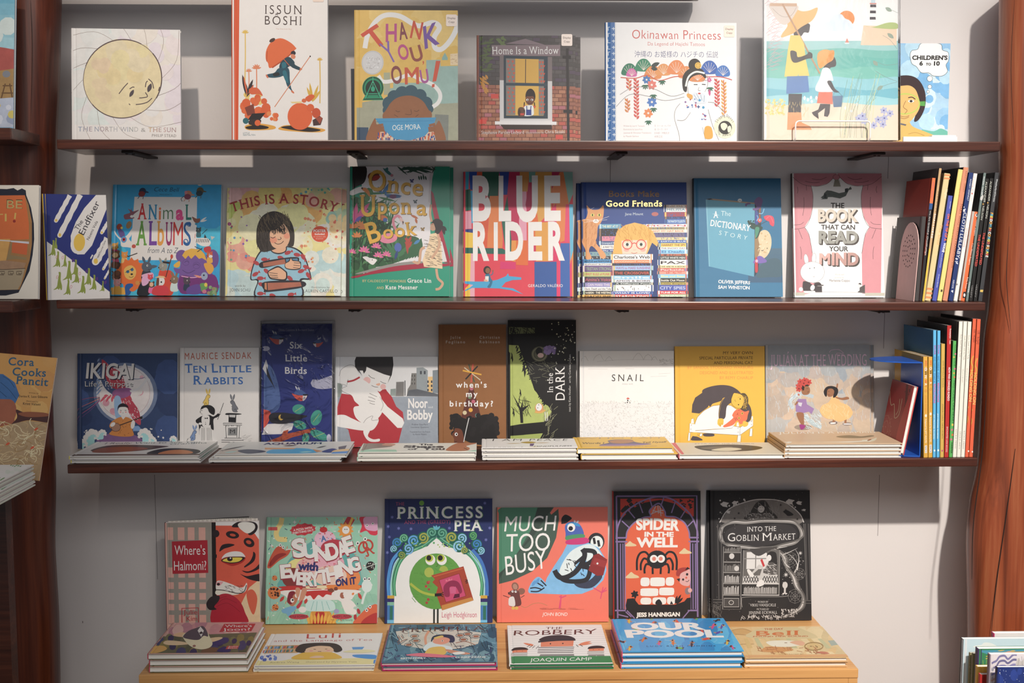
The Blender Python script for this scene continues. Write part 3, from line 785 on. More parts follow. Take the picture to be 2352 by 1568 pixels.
def art_omu(a):
    a.D((110,60,800,450),26,50,130,['e9bf66','e6b95a','edc775'],3,9,.2)
    a.P([595,412,690,412,690,455,810,455,810,705,330,705,330,600,370,595,370,560,595,565],'9db8ac',mot=.25); a.P([700,400,720,365,738,400,738,415,700,415],'8fb4a8'); a.P([305,490,348,490,348,640,305,640],'b0b090')
    a.P([100,700,330,660,330,700,720,705,810,700,810,950,100,950],'a9a68c',mot=.25); a.P([100,545,155,545,155,725,100,725],'e6b552'); a.P([650,775,740,780,735,950,650,950],'85867c',mot=.25); a.P([100,858,198,860,190,950,100,950],'3f5368')
    a.P([755,375,805,372,805,450,755,450],'eed0a4'); a.Hh((760,385,800,440),14,14,2,'c09a70',0,8)
    # ribbon of steam
    a.S([175,320,195,230,250,140,320,98,420,110,540,178,640,160,685,195,650,260,655,330,700,340,760,280,800,200,806,120],34,'efe8e2',8,tap=0)
    a.S([268,510,300,550,370,545,480,510,560,545,640,580,685,640,670,700,600,745,515,800],26,'f0e9e4',8,tap=0)
    C = ['d9543e','c94f7c','8a4450','d9563c','7c5aa0']
    a.T('T',232,338,345,268,140,'d9543e','b',sl=-.1); a.T('H',322,280,398,278,118,'c2508a','b',jit=.3); a.T('A',415,268,472,262,112,'8a4450','b'); a.T('N',485,255,556,270,112,'d4543c','b'); a.T('K',586,334,686,300,140,'7d58a2','b',sl=.25)
    a.T('Y',340,430,412,410,150,'8a68b0','s',sl=-.2); a.T('O',415,410,485,395,100,'c45288','b'); a.T('U',505,425,580,405,100,'9c5248','b'); a.T(',',570,430,580,430,60,'d2603c','b')
    a.T('O',362,568,435,560,115,'8e4a4a','b'); a.T('M',452,575,548,570,115,'d25a40','b',jit=.3); a.T('U',560,568,615,560,88,'b05c98','b'); a.P([660,418,690,420,660,555,635,558],'d8583e'); a.P([632,575,650,572,648,594,630,596],'d8583e')
    a.E(228,420,77,82,'d9d4d0',n=30); a.O(228,420,72,77,3,'bdb7b3'); a.D((185,380,275,460),50,3,8,['c4beba','e8e4e0','cfcac6'],4)
    # green ferris-wheel medal
    a.E(230,592,74,78,'1c9066',n=30); a.O(230,592,66,70,7,'123c30',n=30); a.E(230,595,52,56,'10342a'); a.P([157,676,178,640,285,640,304,676],'1c9066'); a.M([[230,545,175,665],[230,545,286,665],[190,632,272,632],[230,520,230,600]],5,'38b488'); a.M([[230,560,190,655],[230,560,272,655]],3,'0e2a22'); a.E(230,600,14,18,'2aa47c'); a.M([[165,668,298,668]],6,'0e2a22')
    # face, hair, bowl, hands
    a.D((310,640,640,740),0,1,2,['k'])
    for x,y,r in ((345,700,50),(375,655,45),(430,632,48),(490,625,48),(550,650,45),(590,700,44),(330,745,34),(610,740,30)): a.E(x,y,r,r,'3c5a66',mot=.15)
    a.P([320,800,335,720,390,665,470,648,540,665,590,715,600,800],'9a6240',1,mot=.15); a.E(315,785,20,30,'9a6240'); a.E(612,780,18,30,'9a6240')
    a.M([[385,748,400,756,415,752],[510,750,528,755,545,745],[450,772,470,776,492,772,488,740],[375,775,400,790],[540,775,520,790]],3,'5a3a2c',4)
    a.P([180,950,240,800,255,840,300,830,315,880,300,950],'9a6240',1,mot=.12); a.P([720,950,680,820,650,850,600,850,600,890,640,950],'9a6240',1,mot=.12)
    a.P([258,950,280,890,640,890,655,950],'e0c4a8'); a.Hh((262,895,645,945),60,22,8,'d2603c',90,6,2); a.Hh((262,895,645,945),40,20,8,'41508c',90,6,5)
    a.P([245,800,658,796,640,850,580,920,480,948,380,940,305,880],'4a98c0',0,mot=.12); a.S([250,822,640,818],3,'3a86ae',0)
    a.M([[255,850,300,842],[258,866,305,860],[262,882,308,878]],17,'9a6240',0,0); a.M([[610,850,650,840],[604,868,650,862],[606,884,650,880]],17,'9a6240',0,0)
    a.T('OGE MORA',363,880,552,873,34,'eef0ee','s',jit=.5)
    a.Q(100,50,110,950,'c89a48')
def art_home(a):
    a.P([926,240,1600,220,1600,590,926,580],'4a4240'); rd = random.Random(5)
    bk = {}
    for j,y in enumerate(range(225,960,27)):
        for i in range(-1,15):
            x = 926+i*50+(25 if j % 2 else 0); lo = y > 570
            c = rd.choice(['a8694e','b0745a','9c5f48','b67c60','a8694e','a06450','b87a5c','c25a4c','b46a70'] if lo else ['565050','4e4846','5e5654','524a4a','56504e','5a4a58'])
            bk.setdefault(c,[]).extend([[(x+2,y+2),(x+48,y+2),(x+48,y+25)],[(x+2,y+2),(x+48,y+25),(x+2,y+25)]])
    a.P([926,578,1600,590,1600,960,926,960],'6e3c30')
    for c,t in bk.items(): a.put(t,c,.12)
    for x,y in ((1020,638),(940,808),(1455,910)): a.Q(x,y,x+50,y+30,'d84a40')
    a.LL([(940+rd.uniform(0,90),270+i*8,960+rd.uniform(0,90),262+i*8+rd.uniform(-18,24)) for i in range(28)],8,'5c6640'); a.LL([(940+rd.uniform(0,50),510+i*9,975+rd.uniform(0,40),540+i*9) for i in range(12)],8,'c8883c'); a.LL([(1050+rd.uniform(0,60),250+i*5,1080+rd.uniform(0,60),270+i*5) for i in range(10)],8,'6a7848')
    a.P([1115,300,1250,262,1385,300],'8a7478'); a.Q(1078,380,1432,545,'80706e'); a.Q(1078,545,1432,850,'d8cfca'); a.P([1025,312,1488,296,1488,372,1028,385],'8c7678')
    a.TT([('Home Is a Window',1030,373,1478,358,50)],'f0e8e0','r')
    a.Q(1105,378,1402,800,'33404a'); a.Q(1120,398,1376,560,'e0aa48'); a.Q(1120,580,1372,780,'e6b24e')
    for x0,x1 in ((1120,1182),(1340,1376)):
        a.Q(x0,398,x1,562,'8a8078'); a.Q(x0,580,x1,778,'8a8078')
    tri = []
    for j in range(14):
        for x in (1135,1165,1350,1368): 
            y = 420+j*26
            if 555 < y < 590: continue
            xx = x+(8 if j % 2 else 0); tri.append([(xx-9,y-8),(xx+9,y-8),(xx,y+9)])
    a.put(tri,'d4583e')
    a.S([1252,400,1250,562],5,'4a3a34',0); a.Q(1105,562,1402,580,'3a4a54'); a.Q(1078,810,1432,822,'e6ddd8'); a.Q(1046,820,1462,842,'ede4de'); a.P([1080,842,1430,842,1430,872,1110,874],'3c2c28')
    # child and dog
    a.E(1284,650,34,52,'2a1e1e'); a.E(1280,672,30,38,'7a4630'); a.P([1250,655,1284,618,1314,655,1300,648,1284,650,1262,650],'2a1e1e'); a.E(1264,674,9,7,'f2ece6'); a.E(1294,674,9,7,'f2ece6'); a.E(1266,675,4,5,'k'); a.E(1292,675,4,5,'k'); a.S([1266,694,1280,700,1294,694],3,'3a201a')
    a.M([[1243,690,1240,725],[1310,690,1313,725]],7,'2a1e1e'); a.P([1234,715,1258,712,1246,735],'d8503a'); a.P([1302,712,1322,715,1312,735],'d8503a')
    a.P([1236,780,1240,725,1262,712,1298,712,1306,745,1300,778],'f0ebe6',1); a.Q(1254,740,1290,778,'34448c'); a.M([[1258,715,1260,745],[1288,715,1284,745]],6,'34448c',0)
    a.P([1200,740,1215,724,1240,730,1248,755,1240,785,1205,785],'6a4434',1); a.E(1208,760,10,24,'4a2c24'); a.E(1242,748,5,5,'k'); a.Q(1215,765,1240,778,'d8483c')
    # drainpipe
    a.P([1528,318,1546,318,1552,950,1534,950],'2c2628'); a.P([1505,368,1562,366,1562,390,1505,388],'2a2426'); a.P([1508,740,1572,738,1572,762,1508,760],'2a2426')
    a.T('Stephanie Parsley Ledyard',957,905,1240,903,21,'e8dcd4','r'); a.T('Illustrations by',1254,902,1376,901,15,'d8c4ba','r'); a.T('Chris Sasaki',1383,900,1518,898,21,'e8dcd4','r')
def art_okinawa(a):
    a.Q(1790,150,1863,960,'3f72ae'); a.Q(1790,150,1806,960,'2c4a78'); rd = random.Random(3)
    L = []
    for y in range(185,945,42):
        k = rd.choice((0,1))
        L += [[1815,y,1815,y+22,1832,y+22] if k else [1830,y,1818,y,1818,y+24],[1842,y+10,1866,y+10],[1854,y,1854,y+22]]
    a.M(L,4,'e8eef2'); a.Q(1863,150,1872,960,'e8e6e4')
    a.T('Okinawan Princess',1980,262,2581,268,60,'d8544c','t',jit=.35,sp=.03); a.T('Da Legend of Hajichi Tattoos',2085,308,2473,311,24,'d8605a','t',jit=.2)
    a.T('沖縄の お姫様の ハジチの 伝説',1995,385,2561,387,34,'4a4a80','t')
    # pines
    for x,y,r,c in ((1960,480,50,'1f7a5c'),(2055,450,52,'2a8864'),(1975,498,34,'d868a8'),(2120,500,55,'e8904c'),(2190,480,48,'ea9a54'),(2278,465,58,'ec8a4c'),(2345,498,50,'e8904c'),(2420,520,50,'e88a48'),(2502,465,55,'2f62b4'),(2594,488,46,'3a78c4')):
        a.P([x-r,y+r*.55,x-r*.9,y-r*.35,x-r*.3,y-r*.95,x+r*.45,y-r*.9,x+r,y-r*.1,x+r*.8,y+r*.6],c,1,mot=.2)
        a.M([[x,y+r*.5,x+r*.8*math.cos(t),y+r*.8*math.sin(t)] for t in (-2.7,-2.2,-1.7,-1.2,-.7,-.2)],2.2,'f3e2d4')
    a.S([1900,525,2000,530,2080,510,2160,545,2260,520,2340,515],6,'d85a40'); a.S([2480,520,2580,520,2655,540],6,'d85048')
    a.LL([(2105,450,2165,425),(2105,460,2150,470)],14,'2c3a38')
    # firecracker strands
    def strand(x,y0,y1,c,c2):
        a.LL([(x-18+(i % 2)*36,y0+i*12,x+(i % 2)*2,y0+i*12+24) for i in range(int((y1-y0)/12))],7,c); a.S([x,y0,x+4,y1],5,c2)
    strand(2005,530,800,'d8504c','e47a5c'); strand(1955,530,610,'d8604c','e8a05c'); strand(1945,665,760,'d88a4c','e0683c'); strand(2552,530,720,'d24a50','d86a48'); strand(2598,540,770,'e0a04c','d8583c')
    for x,y,r,c in ((2075,540,30,'3f78b8'),(2110,575,36,'e87a6c'),(2110,690,36,'4a7ec4'),(2085,765,34,'ec8a50'),(2180,555,14,'c84a8c'),(2500,540,18,'d85a9c')): a.flower(x,y,r,c,'f4e8dc',7)
    for x,y in ((2065,575),(2180,545),(2120,640),(2120,730),(2085,815),(2505,590)): a.LL([(x,y,x+28*math.cos(t),y+34*math.sin(t)) for t in (.3,.9,1.5,2.1,2.8)],5,'2a6a50')
    a.LL([(2500,600,2502,650)],8,'d0508c')
    # lady
    a.P([2322,605,2318,530,2345,480,2400,455,2450,468,2478,510,2472,530,2440,505,2385,520,2355,560,2345,620],'231d1f',1); a.E(2402,440,42,44,'231d1f')
    a.S([2340,585,2360,520,2410,486,2470,496],12,'f4f0ea'); a.E(2425,443,22,22,'e8b840'); a.O(2425,443,14,14,3,'c48e28')
    g = '9a9492'
    a.M([[2355,590,2358,630,2385,665],[2485,505,2490,570,2470,620],[1895,640,1990,590,2120,600,2240,650,2330,630],[1870,720,1960,640,2080,650,2200,680,2330,655],[2300,700,2270,740,2262,800,2290,900,2295,950],[2280,812,2330,810,2370,760],[2490,690,2540,700,2600,760],[2490,740,2520,850,2560,945],[2450,860,2470,945],[2385,545,2400,538,2420,545],[2450,545,2470,540,2480,548],[2430,590,2425,610,2440,612]],3,g,5)
    a.M([[2395,572,2420,572],[2450,570,2475,572]],5,'3a3434'); a.E(2432,632,10,6,'c84848')
    a.P([2385,640,2405,622,2425,650,2445,630,2470,640,2480,690,2440,700,2395,690],'e2e8ee',1); a.M([[2395,640,2420,680],[2412,630,2435,680],[2440,640,2450,680],[2465,645,2462,690]],3,'8aa0b4',0); a.E(2433,678,9,8,'3f9cc8'); a.E(2458,726,9,9,'3f9cc8'); a.star(2425,722,14,'34508c',4)
    a.D((2335,655,2410,730),14,4,7,['3f6ab0','c84a5c','8a5a9c'],5); a.P([2350,632,2385,645,2380,672,2350,655],'e8a848',1)
    a.D((2445,770,2480,815),12,3,6,['5a4a9c','c04a6c','3f6ab0'],6); a.P([2468,858,2510,860,2518,930,2466,932],'e6a83c',1)
    a.E(2602,860,74,74,'eeeacb',n=32); a.E(2604,862,46,46,'2c2828',n=24); a.P([2575,840,2600,830,2620,850,2600,880,2580,870],'eeeacb',1); a.P([2620,860,2640,850,2645,880,2625,895],'eeeacb',1)
    a.T('Skipping Stones',2550,832,2656,830,20,'4a4440','s',bow=42); a.T('Honor',2551,880,2562,915,16,'4a4440'); a.T('Award',2585,922,2640,915,16,'4a4440')
    for i,(s,x) in enumerate((('Written by Lee A. Tonouchi',2060),('Illustrations by Laura Kina',2045),('Japanese & Okinawan Translations',2104),('by Masashi Sakihara',2020))): a.T(s,1917,856+i*23,x,856+i*23,11,'c08a88','t')
    for i,s in enumerate(('文  リー・A・トノウチ','絵  ローラ・キナ','日本語・沖縄語 訳','崎原正志')): a.T(s,2126,856+i*24,(2236,2216,2226,2180)[i],856+i*24,11,'b08a90','t')
def art_beach(a):
    # frame A3
    a.Q(560,-40,1520,275,'f4efea')
    a.P([570,275,1480,265,1500,700,590,700],'9ccac8')
    for y0,c,k in ((275,'a4cfcc',0),(325,'7cc0b4',8),(375,'72bcb0',10),(455,'7fc4b4',14),(515,'96ccd2',10),(590,'78bcc8',12),(650,'a2d4d8',14)):
        a.P([(565,y0)]+[(565+i*60,y0+k*math.sin(i*.7+y0)) for i in range(1,16)]+[(1510,y0),(1510,y0+95),(565,y0+95)],c,mot=.06)
    a.P([(585,690)]+[(585+i*60,695+10*math.sin(i*.6)) for i in range(1,16)]+[(1520,690),(1520,960),(585,960)],'f0d8c0',mot=.05)
    a.E(1126,122,54,54,'e8924c'); a.P([960,180,985,150,1015,140,1040,100,1090,92,1115,118,1150,135,1170,165,1160,195,1060,205,985,198],'dce6ec',1)
    a.P([1240,165,1462,170,1466,295,1340,298,1225,296],'efd0b4'); a.P([1240,165,1300,175,1400,145,1462,150,1462,186,1330,182],'b4c47e',1)
    a.P([1284,20,1314,20,1322,165,1280,165],'f2eeea'); 
    for y in (26,66,108): a.P([1280,y,1318,y,1320,y+18,1280,y+18],'4a4248')
    a.Q(1276,16,1320,24,'d88a7c'); a.Q(1284,-20,1312,16,'c8dce2'); a.P([1122,280,1134,250,1148,280],'e08a78'); a.P([1116,282,1152,282,1146,288,1122,288],'f4f0ec')
    for i in range(16):
        y = 10+i*28; x = 600+(i*37) % 50
        a.M([[x,y+30,x+80,y-8],[x+10,y,x+50,y+20],[x-10,y+20,x+30,y-20],[x+30,y+40,x+75,y+30]],2.2,'e0b0b4')
    k = '4a4446'
    # taller figure
    a.P([846,150,884,160,886,185,878,216,850,215,830,240,790,250,780,200,800,180],k,1); a.P([700,250,705,225,740,170,712,130,722,90,770,55,830,75,880,70,935,52,905,130,830,180,780,220,735,240],'eabb74',1)
    a.P([626,28,798,36,790,90,740,158,690,155,640,85],'ded0c4',1); a.S([640,60,700,110,760,105,796,50],2,'9a8a80'); a.Q(622,24,798,44,'cfa888'); a.S([704,30,960,490],11,'bf9674',0)
    a.P([760,235,820,235,850,290,865,400,890,505,820,510,818,490,812,512,725,512,745,330],'efcf6a',0,mot=.08); a.P([742,510,880,505,893,615,740,628],'5f86ba',mot=.12)
    a.P([762,340,800,345,812,380,870,362,880,345,905,355,905,385,870,392,800,418,770,400],k,1); a.P([755,628,845,628,840,755,755,755],k); a.P([752,755,842,755,848,825,905,850,915,875,750,875],'e89a64',0)
    # smaller figure
    a.P([1010,375,1050,375,1066,410,1062,440,1030,450,1015,475,985,465,990,430],k,1); a.P([940,400,945,350,985,328,1030,335,1052,345,1045,395,1010,420,960,455],'eba95c',1); a.P([1028,335,1052,340,1040,395,1005,420,1010,380],'e59a4a',1)
    a.P([980,455,1025,460,1050,535,1030,540,1050,610,935,605,960,520],'f6f2ee',1); a.P([1010,545,1035,540,1062,590,1092,615,1060,615,1035,590],k,1); a.P([955,615,1048,615,1052,698,945,690],'e2785e'); a.P([968,695,1035,698,1032,760,1020,785,995,780,1000,725,955,760,960,800,925,775,912,755,955,735],k,0); a.P([1046,642,1118,640,1110,716,1058,718],'66809c'); a.S([1052,642,1070,605,1112,640],2,'5a7088')
    a.LL([(862,640,862,672),(905,640,905,665),(940,640,942,668),(885,655,885,680),(910,668,912,690),(1138,712,1138,735),(1216,685,1216,710),(1178,735,1178,755)],8,'f6f2ec')
    a.D((600,660,730,770),90,4,9,['ead27c','e6c868','f0dc98'],4,6); a.Hh((600,690,900,775),60,26,2,'d8b878',90,30,3)
    rd = random.Random(9)
    for i in range(22):
        x = 1110+rd.uniform(0,200); a.S([x,930,x+rd.uniform(-10,40),760,x+rd.uniform(20,90),480+rd.uniform(0,180)],2.2,rd.choice(['8aa890','a8bca0','d8d898','7c9c94']))
    a.M([[1480,540,1400,510,1330,470],[1480,545,1420,560,1350,590],[1470,320,1420,260,1370,230],[1465,80,1420,60,1390,50],[1480,420,1400,430,1340,410]],2.2,'8a9a94',4); a.LL([(1380,45,1425,70),(1400,215,1445,250),(1312,400,1345,435),(1345,600,1385,570)],13,'9aa898')
    for x,y in ((1230,795),(1255,778),(1268,812),(1362,803),(1397,740),(1440,760),(1403,793),(1395,836),(1333,843)): a.flower(x,y,28,'b4b8d4','6a68a0',6)
def art_card(a):
    # frame A3
    a.G(1430,280,1850,960,'8cc0e6','c4e0f0',8,mot=.3); a.D((1480,300,1840,850),40,25,70,['b8dcf0','9ccaea','d4e8f2','7cb8e4'],3,10,.3)
    a.P([1660,850,1740,860,1790,842,1845,870,1845,895,1700,885],'6cbca8',1)
    a.P([1440,960,1460,800,1560,790,1600,830,1700,870,1760,900,1760,960],'e8b860',1); a.S([1570,880,1620,870,1680,890],2,'8a6a38')
    a.P([1440,520,1540,495,1620,520,1670,600,1675,700,1640,780,1605,792,1622,700,1590,592,1540,568,1440,602],'382428',1)
    a.P([1440,600,1540,560,1600,580,1630,640,1640,700,1610,760,1560,810,1500,810,1440,780],'eebb6c',1)
    a.O(1540,680,97,66,9,'c0d05c',0); a.P([1640,664,1674,662,1674,694,1642,692],'58a848')
    a.E(1580,662,20,9,'f4eee8'); a.E(1580,662,10,8,'2a2224'); a.S([1560,640,1585,636,1608,650],6,'3a2a28'); a.M([[1545,660,1530,700,1556,722,1540,745],[1510,770,1540,778,1570,765],[1512,760,1545,766,1572,756]],3,'8a5a34',4); a.P([1510,805,1555,815,1550,825,1505,815],'6a6a70')
    cl = [1562,370,1572,340,1610,330,1630,295,1700,290,1760,300,1772,335,1810,350,1815,400,1800,430,1812,470,1780,498,1720,498,1690,480,1640,478,1606,440,1575,420]
    a.P(cl,'f4f2f0',1); a.S(cl,3,'5a6a70',5,True)
    for x,y,r in ((1698,516,18),(1700,568,13),(1690,600,9)): a.E(x,y,r,r,'f4f2f0'); a.O(x,y,r,r,2.5,'5a6a70')
    a.T("CHILDREN'S",1576,396,1808,396,25,'1c1a1a','h'); a.T('6',1625,432,1648,432,25,'1c1a1a','h'); a.T('TO',1668,432,1702,432,15,'1c1a1a','h'); a.T('10',1720,432,1759,432,25,'1c1a1a','h')
# ---------------------------------------------------------------- printed art, middle shelf
def comet(a,x,y,L,w,ang,c='d8d2ca',core='d2a23a'):
    ux,uy = math.cos(R(ang)),-math.sin(R(ang)); nx,ny = -uy,ux; n = 7
    l = [(x+ux*L*t/n+nx*w*(1+.25*(t % 2)),y+uy*L*t/n+ny*w*(1+.25*(t % 2))) for t in range(n+1)]; r = [(x+ux*L*t/n-nx*w*(1+.25*(t % 2)),y+uy*L*t/n-ny*w*(1+.25*(t % 2))) for t in range(n+1)]
    a.P(l+r[::-1],c); a.E(x,y,w*1.05,w*1.2,c,30); a.E(x,y,w*.6,w*.75,core)
def dino(a,x,y,s,c='7c8434',fl=1):
    a.P([x-18*s*fl,y,x-6*s*fl,y-10*s,x-2*s*fl,y-30*s,x+2*s*fl,y-52*s,x+1*s*fl,y-60*s,x+8*s*fl,y-60*s,x+9*s*fl,y-52*s,x+8*s*fl,y-32*s,x+12*s*fl,y-14*s,x+11*s*fl,y,x+7*s*fl,y,x+5*s*fl,y-6*s,x+1*s*fl,y,x-3*s*fl,y-4*s,x-10*s*fl,y-1*s],c,3)
def art_endfixer(a):
    a.Q(440,320,490,1420,'b8902c'); a.Q(488,320,1130,1420,'1e2866')
    a.P([1000,350,1130,352,1130,430,950,860,870,950,800,950,740,880,735,760,790,620,880,480],'d8d0ca',0); a.E(820,830,84,118,'d8d0ca',20); a.E(822,828,58,90,'d0a038',5)
    comet(a,590,600,290,20,60); comet(a,625,750,460,24,62); comet(a,1052,730,120,16,58); comet(a,985,1020,260,36,60); comet(a,1060,1100,120,12,60); comet(a,1072,1195,110,9,60); comet(a,935,990,40,6,60)
    a.P([490,815,620,910,760,1020,900,1150,1040,1270,1130,1340,1130,1420,490,1420],'cfcac2')
    for x,y,s,f in ((545,960,2.6,1),(590,1075,2.6,1),(700,1210,3.2,1),(665,1075,2.0,1),(770,1160,2.6,1),(780,1240,2.6,1),(600,1310,3.0,1),(690,1360,2.5,1),(840,1345,2.9,1),(900,1260,2.8,1),(955,1310,2.5,1),(1045,1325,1.7,1),(575,890,1.8,1)): dino(a,x,y,s,fl=f)
    for x,y in ((590,975),(650,980),(820,1145),(590,1180),(728,1280),(820,1210)): a.O(x,y,9,16,3,'b04a5c',20)
    for x,y in ((755,1010),(890,1120),(992,1200),(1078,1235)): a.E(x,y,12,20,'4a2a6a',20)
    a.T('The',808,708,868,618,44,'2c2830'); a.T('Endfixer',868,758,1040,430,62,'2c2830'); a.T('Noemi Vola',920,808,1015,620,28,'3a343a')
    a.T('Translated by',1000,1000,1030,930,12,'5a5454'); a.T('Rosa Churcher Clarke',1015,985,1092,815,16,'4a4448')
def critter(a,x,y,r,c,ear='r',shirt=None,f=1):
    """a small clothed animal: ears, head, muzzle, body"""
    if shirt: a.P([x-r*.9,y+r*2.6,x-r*.8,y+r*.9,x,y+r*.6,x+r*.8,y+r*.9,x+r*.9,y+r*2.6],shirt,1)
    if ear == 'r': a.E(x-r*.7,y-r*.8,r*.35,r*.4,c); a.E(x+r*.7,y-r*.8,r*.35,r*.4,c)
    elif ear == 'l': a.LL([(x-r*.3,y-r*.6,x-r*.9,y-r*2),(x+r*.3,y-r*.6,x+r*.7,y-r*2)],r*.28,c)
    elif ear == 'p': a.P([x-r,y-r*1.3,x-r*.2,y-r*.8,x-r*.9,y],c); a.P([x+r,y-r*1.3,x+r*.2,y-r*.8,x+r*.9,y],c)
    a.E(x,y,r,r*.95,c,mot=.1); a.E(x+f*r*.5,y+r*.3,r*.6,r*.42,c); a.E(x+f*r*.95,y+r*.22,r*.16,r*.14,'2a2426')
    a.E(x+f*r*.15,y-r*.2,r*.17,r*.2,'e8e2da'); a.E(x+f*r*.2,y-r*.2,r*.09,r*.11,'k'); a.S([x+f*r*.3,y+r*.5,x+f*r*.6,y+r*.6,x+f*r*.85,y+r*.45],r*.08,'2a2426')
def art_animal(a):
    a.D((1110,240,2260,1360),30,80,180,['2c95c0','2a8db8','3aa4cc'],2,10,.25)
    a.P([1340,365,2008,376,2000,1022,1315,1020],'cec6c6')
    a.T('Cece Bell',1545,308,1806,316,44,'22354c','t',sl=.25); a.T('PRESENTS',1610,352,1742,354,14,'22485c','s',sp=.1)
    for s,x0,x1,y,h,c,st in (('A',1380,1476,600,160,'b8282c','R'),('N',1494,1585,602,150,'23789c','R'),('i',1604,1628,605,130,'d2643a','b'),('m',1650,1756,605,150,'4a6a48','t'),('a',1785,1866,606,140,'c83c74','h'),('L',1885,1950,610,155,'1c6a5c','R'),
                                   ('A',1372,1485,866,240,'5c8a3c','R'),('L',1500,1590,866,240,'6c3c8c','R'),('b',1590,1665,866,240,'d88a38','R'),('U',1680,1752,868,230,'8c2c5c','R'),('M',1760,1862,872,240,'b8302c','s'),('S',1868,1945,876,240,'1f5488','s')):
        a.T(s,x0,y,x1,y,h,c,st)
    a.O(1892,838,22,26,9,'1f5488'); a.O(1925,658,18,20,9,'1f5488')
    a.T('from A to Z',1492,948,1806,952,56,'3a4450','t',sl=.2)
    # top birds
    for x,y,c,d in ((1425,310,'24344c','7c2c2c'),(1915,345,'b87a5c','7c3c50'),(2040,310,'5c5038','2c3c44')):
        a.E(x,y,38,40,c); a.E(x-8,y+26,36,30,d); a.LL([(x+20,y,x+70,y+12)],8,c); a.M([[x-30,y+50,x-50,y+75],[x+10,y+55,x+6,y+80]],7,c)
    a.E(1890,325,16,18,'c87a80'); a.S([1870,365,1840,390,1850,420],6,'2c3a44')
    # left animals
    a.P([1232,560,1260,545,1300,530,1275,490,1305,505,1312,480,1325,520,1392,505,1330,560,1345,590,1290,600,1245,600],'7c4a54',1); a.E(1320,572,20,14,'e4dcd4'); a.E(1190,680,30,34,'8c3a2c'); a.E(1215,690,12,12,'d8b84c'); a.P([1190,700,1240,730,1250,780,1220,800,1180,740],'5a4a80',1); a.E(1290,660,28,40,'8a6a48',20)
    a.P([1140,720,1200,790,1270,770,1330,690,1345,690,1320,770,1300,810,1375,880,1365,905,1290,890,1220,880,1205,820,1150,760],'ddd6d0',1); a.E(1243,810,30,34,'3f8cb8'); a.E(1243,810,18,20,'b8384c'); a.E(1243,810,9,10,'k'); a.E(1350,880,22,20,'b04a40')
    critter(a,1150,880,36,'c08a3c','p','9c2c5c'); critter(a,1160,970,44,'6a4a38','r','b04a64'); a.E(1158,968,30,26,'c8a478')
    critter(a,1255,970,34,'c8803c','p','d8a464'); a.S([1290,985,1390,950],9,'2a2426',0)
    a.E(1330,1150,140,135,'d2622c',n=16,mot=.25)
    a.star(1330,1150,160,'d2622c',14,.8); a.P([1255,1120,1290,1080,1340,1075,1380,1120,1375,1180,1330,1215,1275,1190],'dca050',1); a.E(1296,1135,17,15,'2f5f80'); a.E(1340,1115,17,15,'2f5f80'); a.S([1268,1145,1350,1095],4,'2a2426',0); a.E(1338,1160,13,9,'2a2426'); a.S([1310,1185,1335,1192,1358,1180],4,'2a2426')
    a.P([1280,1265,1350,1255,1350,1300,1320,1360,1270,1360],'24508c',1); a.P([1320,1310,1380,1265,1440,1250,1430,1280,1360,1330],'d86430',1); a.S([1410,1245,1465,1235],16,'8c5a34',0); a.E(1400,1245,22,20,'c0803c')
    a.D((1115,1050,1200,1240),14,20,36,['5a3c34','6c4838','4c3430'],4,12); critter(a,1190,1245,38,'c88a88','p','d0963c'); a.P([1130,1290,1270,1290,1280,1360,1120,1360],'d0963c')
    critter(a,1490,1085,52,'4c535e','l','333840'); a.LL([(1500,1090,1605,1080)],16,'4c535e'); a.P([1440,1170,1550,1145,1560,1200,1490,1210],'dc98b0',1); a.P([1400,1360,1440,1240,1530,1250,1525,1360],'23242a',1); a.P([1450,1190,1540,1190,1500,1260,1450,1270],'d898b4',1); critter(a,1530,1190,26,'c8404c','p')
    critter(a,1660,1085,46,'8a8478','l','c8402c',-1); a.P([1650,1170,1720,1120,1780,1180,1760,1360,1620,1360],'c4402c',1); a.P([1650,1030,1740,1040,1730,1060,1660,1050],'2a2426'); a.S([1748,985,1690,1190],10,'5a3024',0); a.E(1748,985,14,22,'b8402c')
    critter(a,1545,1265,30,'5a3a2c','r','d8608c'); a.E(1545,1262,20,22,'d8a080'); a.E(1640,1230,40,46,'e4dcd4'); a.P([1600,1200,1620,1190,1620,1270,1592,1270],'6a3c2c',1); a.P([1575,1195,1620,1175,1670,1180,1690,1198],'dca878'); a.E(1645,1238,9,8,'k'); a.P([1580,1280,1700,1280,1720,1360,1560,1360],'c0343c',1)
    critter(a,1780,1215,42,'7c6450','l','b8c8d4',-1)
    # big purple elephant
    a.E(1850,980,60,62,'6a4a84'); a.E(2170,1010,64,95,'64467e'); a.P([1840,1060,1860,970,1930,925,2030,920,2100,980,2130,1090,2190,1200,2215,1310,1840,1330,1830,1150],'6c4c88',1,mot=.15); a.P([1770,1100,1830,1105,1880,1085,1850,1140,1800,1150],'6c4c88',1); a.P([1855,975,1885,930,1950,905,2040,915,2085,960,2110,1030,2060,1000,2030,1010,1990,970,1950,1010,1920,975,1890,1010],'d89a38',0); a.P([1770,1070,1830,1030,1830,1085,1790,1095],'d89a38',1); a.P([2080,1060,2160,1060,2180,1120,2130,1160],'d09038',1)
    a.M([[1880,1045,1905,1030,1925,1045],[1975,1075,2000,1060,2030,1075],[1860,1120,1920,1150,1990,1120]],4,'3c2850',4); a.O(1895,1045,32,30,3,'54386c'); a.O(2005,1075,36,32,3,'54386c'); a.P([1840,1180,2000,1190,2190,1170,2215,1340,2000,1350,1840,1340],'6a2c68',1); a.S([1850,1180,1960,1195,2060,1180],8,'d898b4')
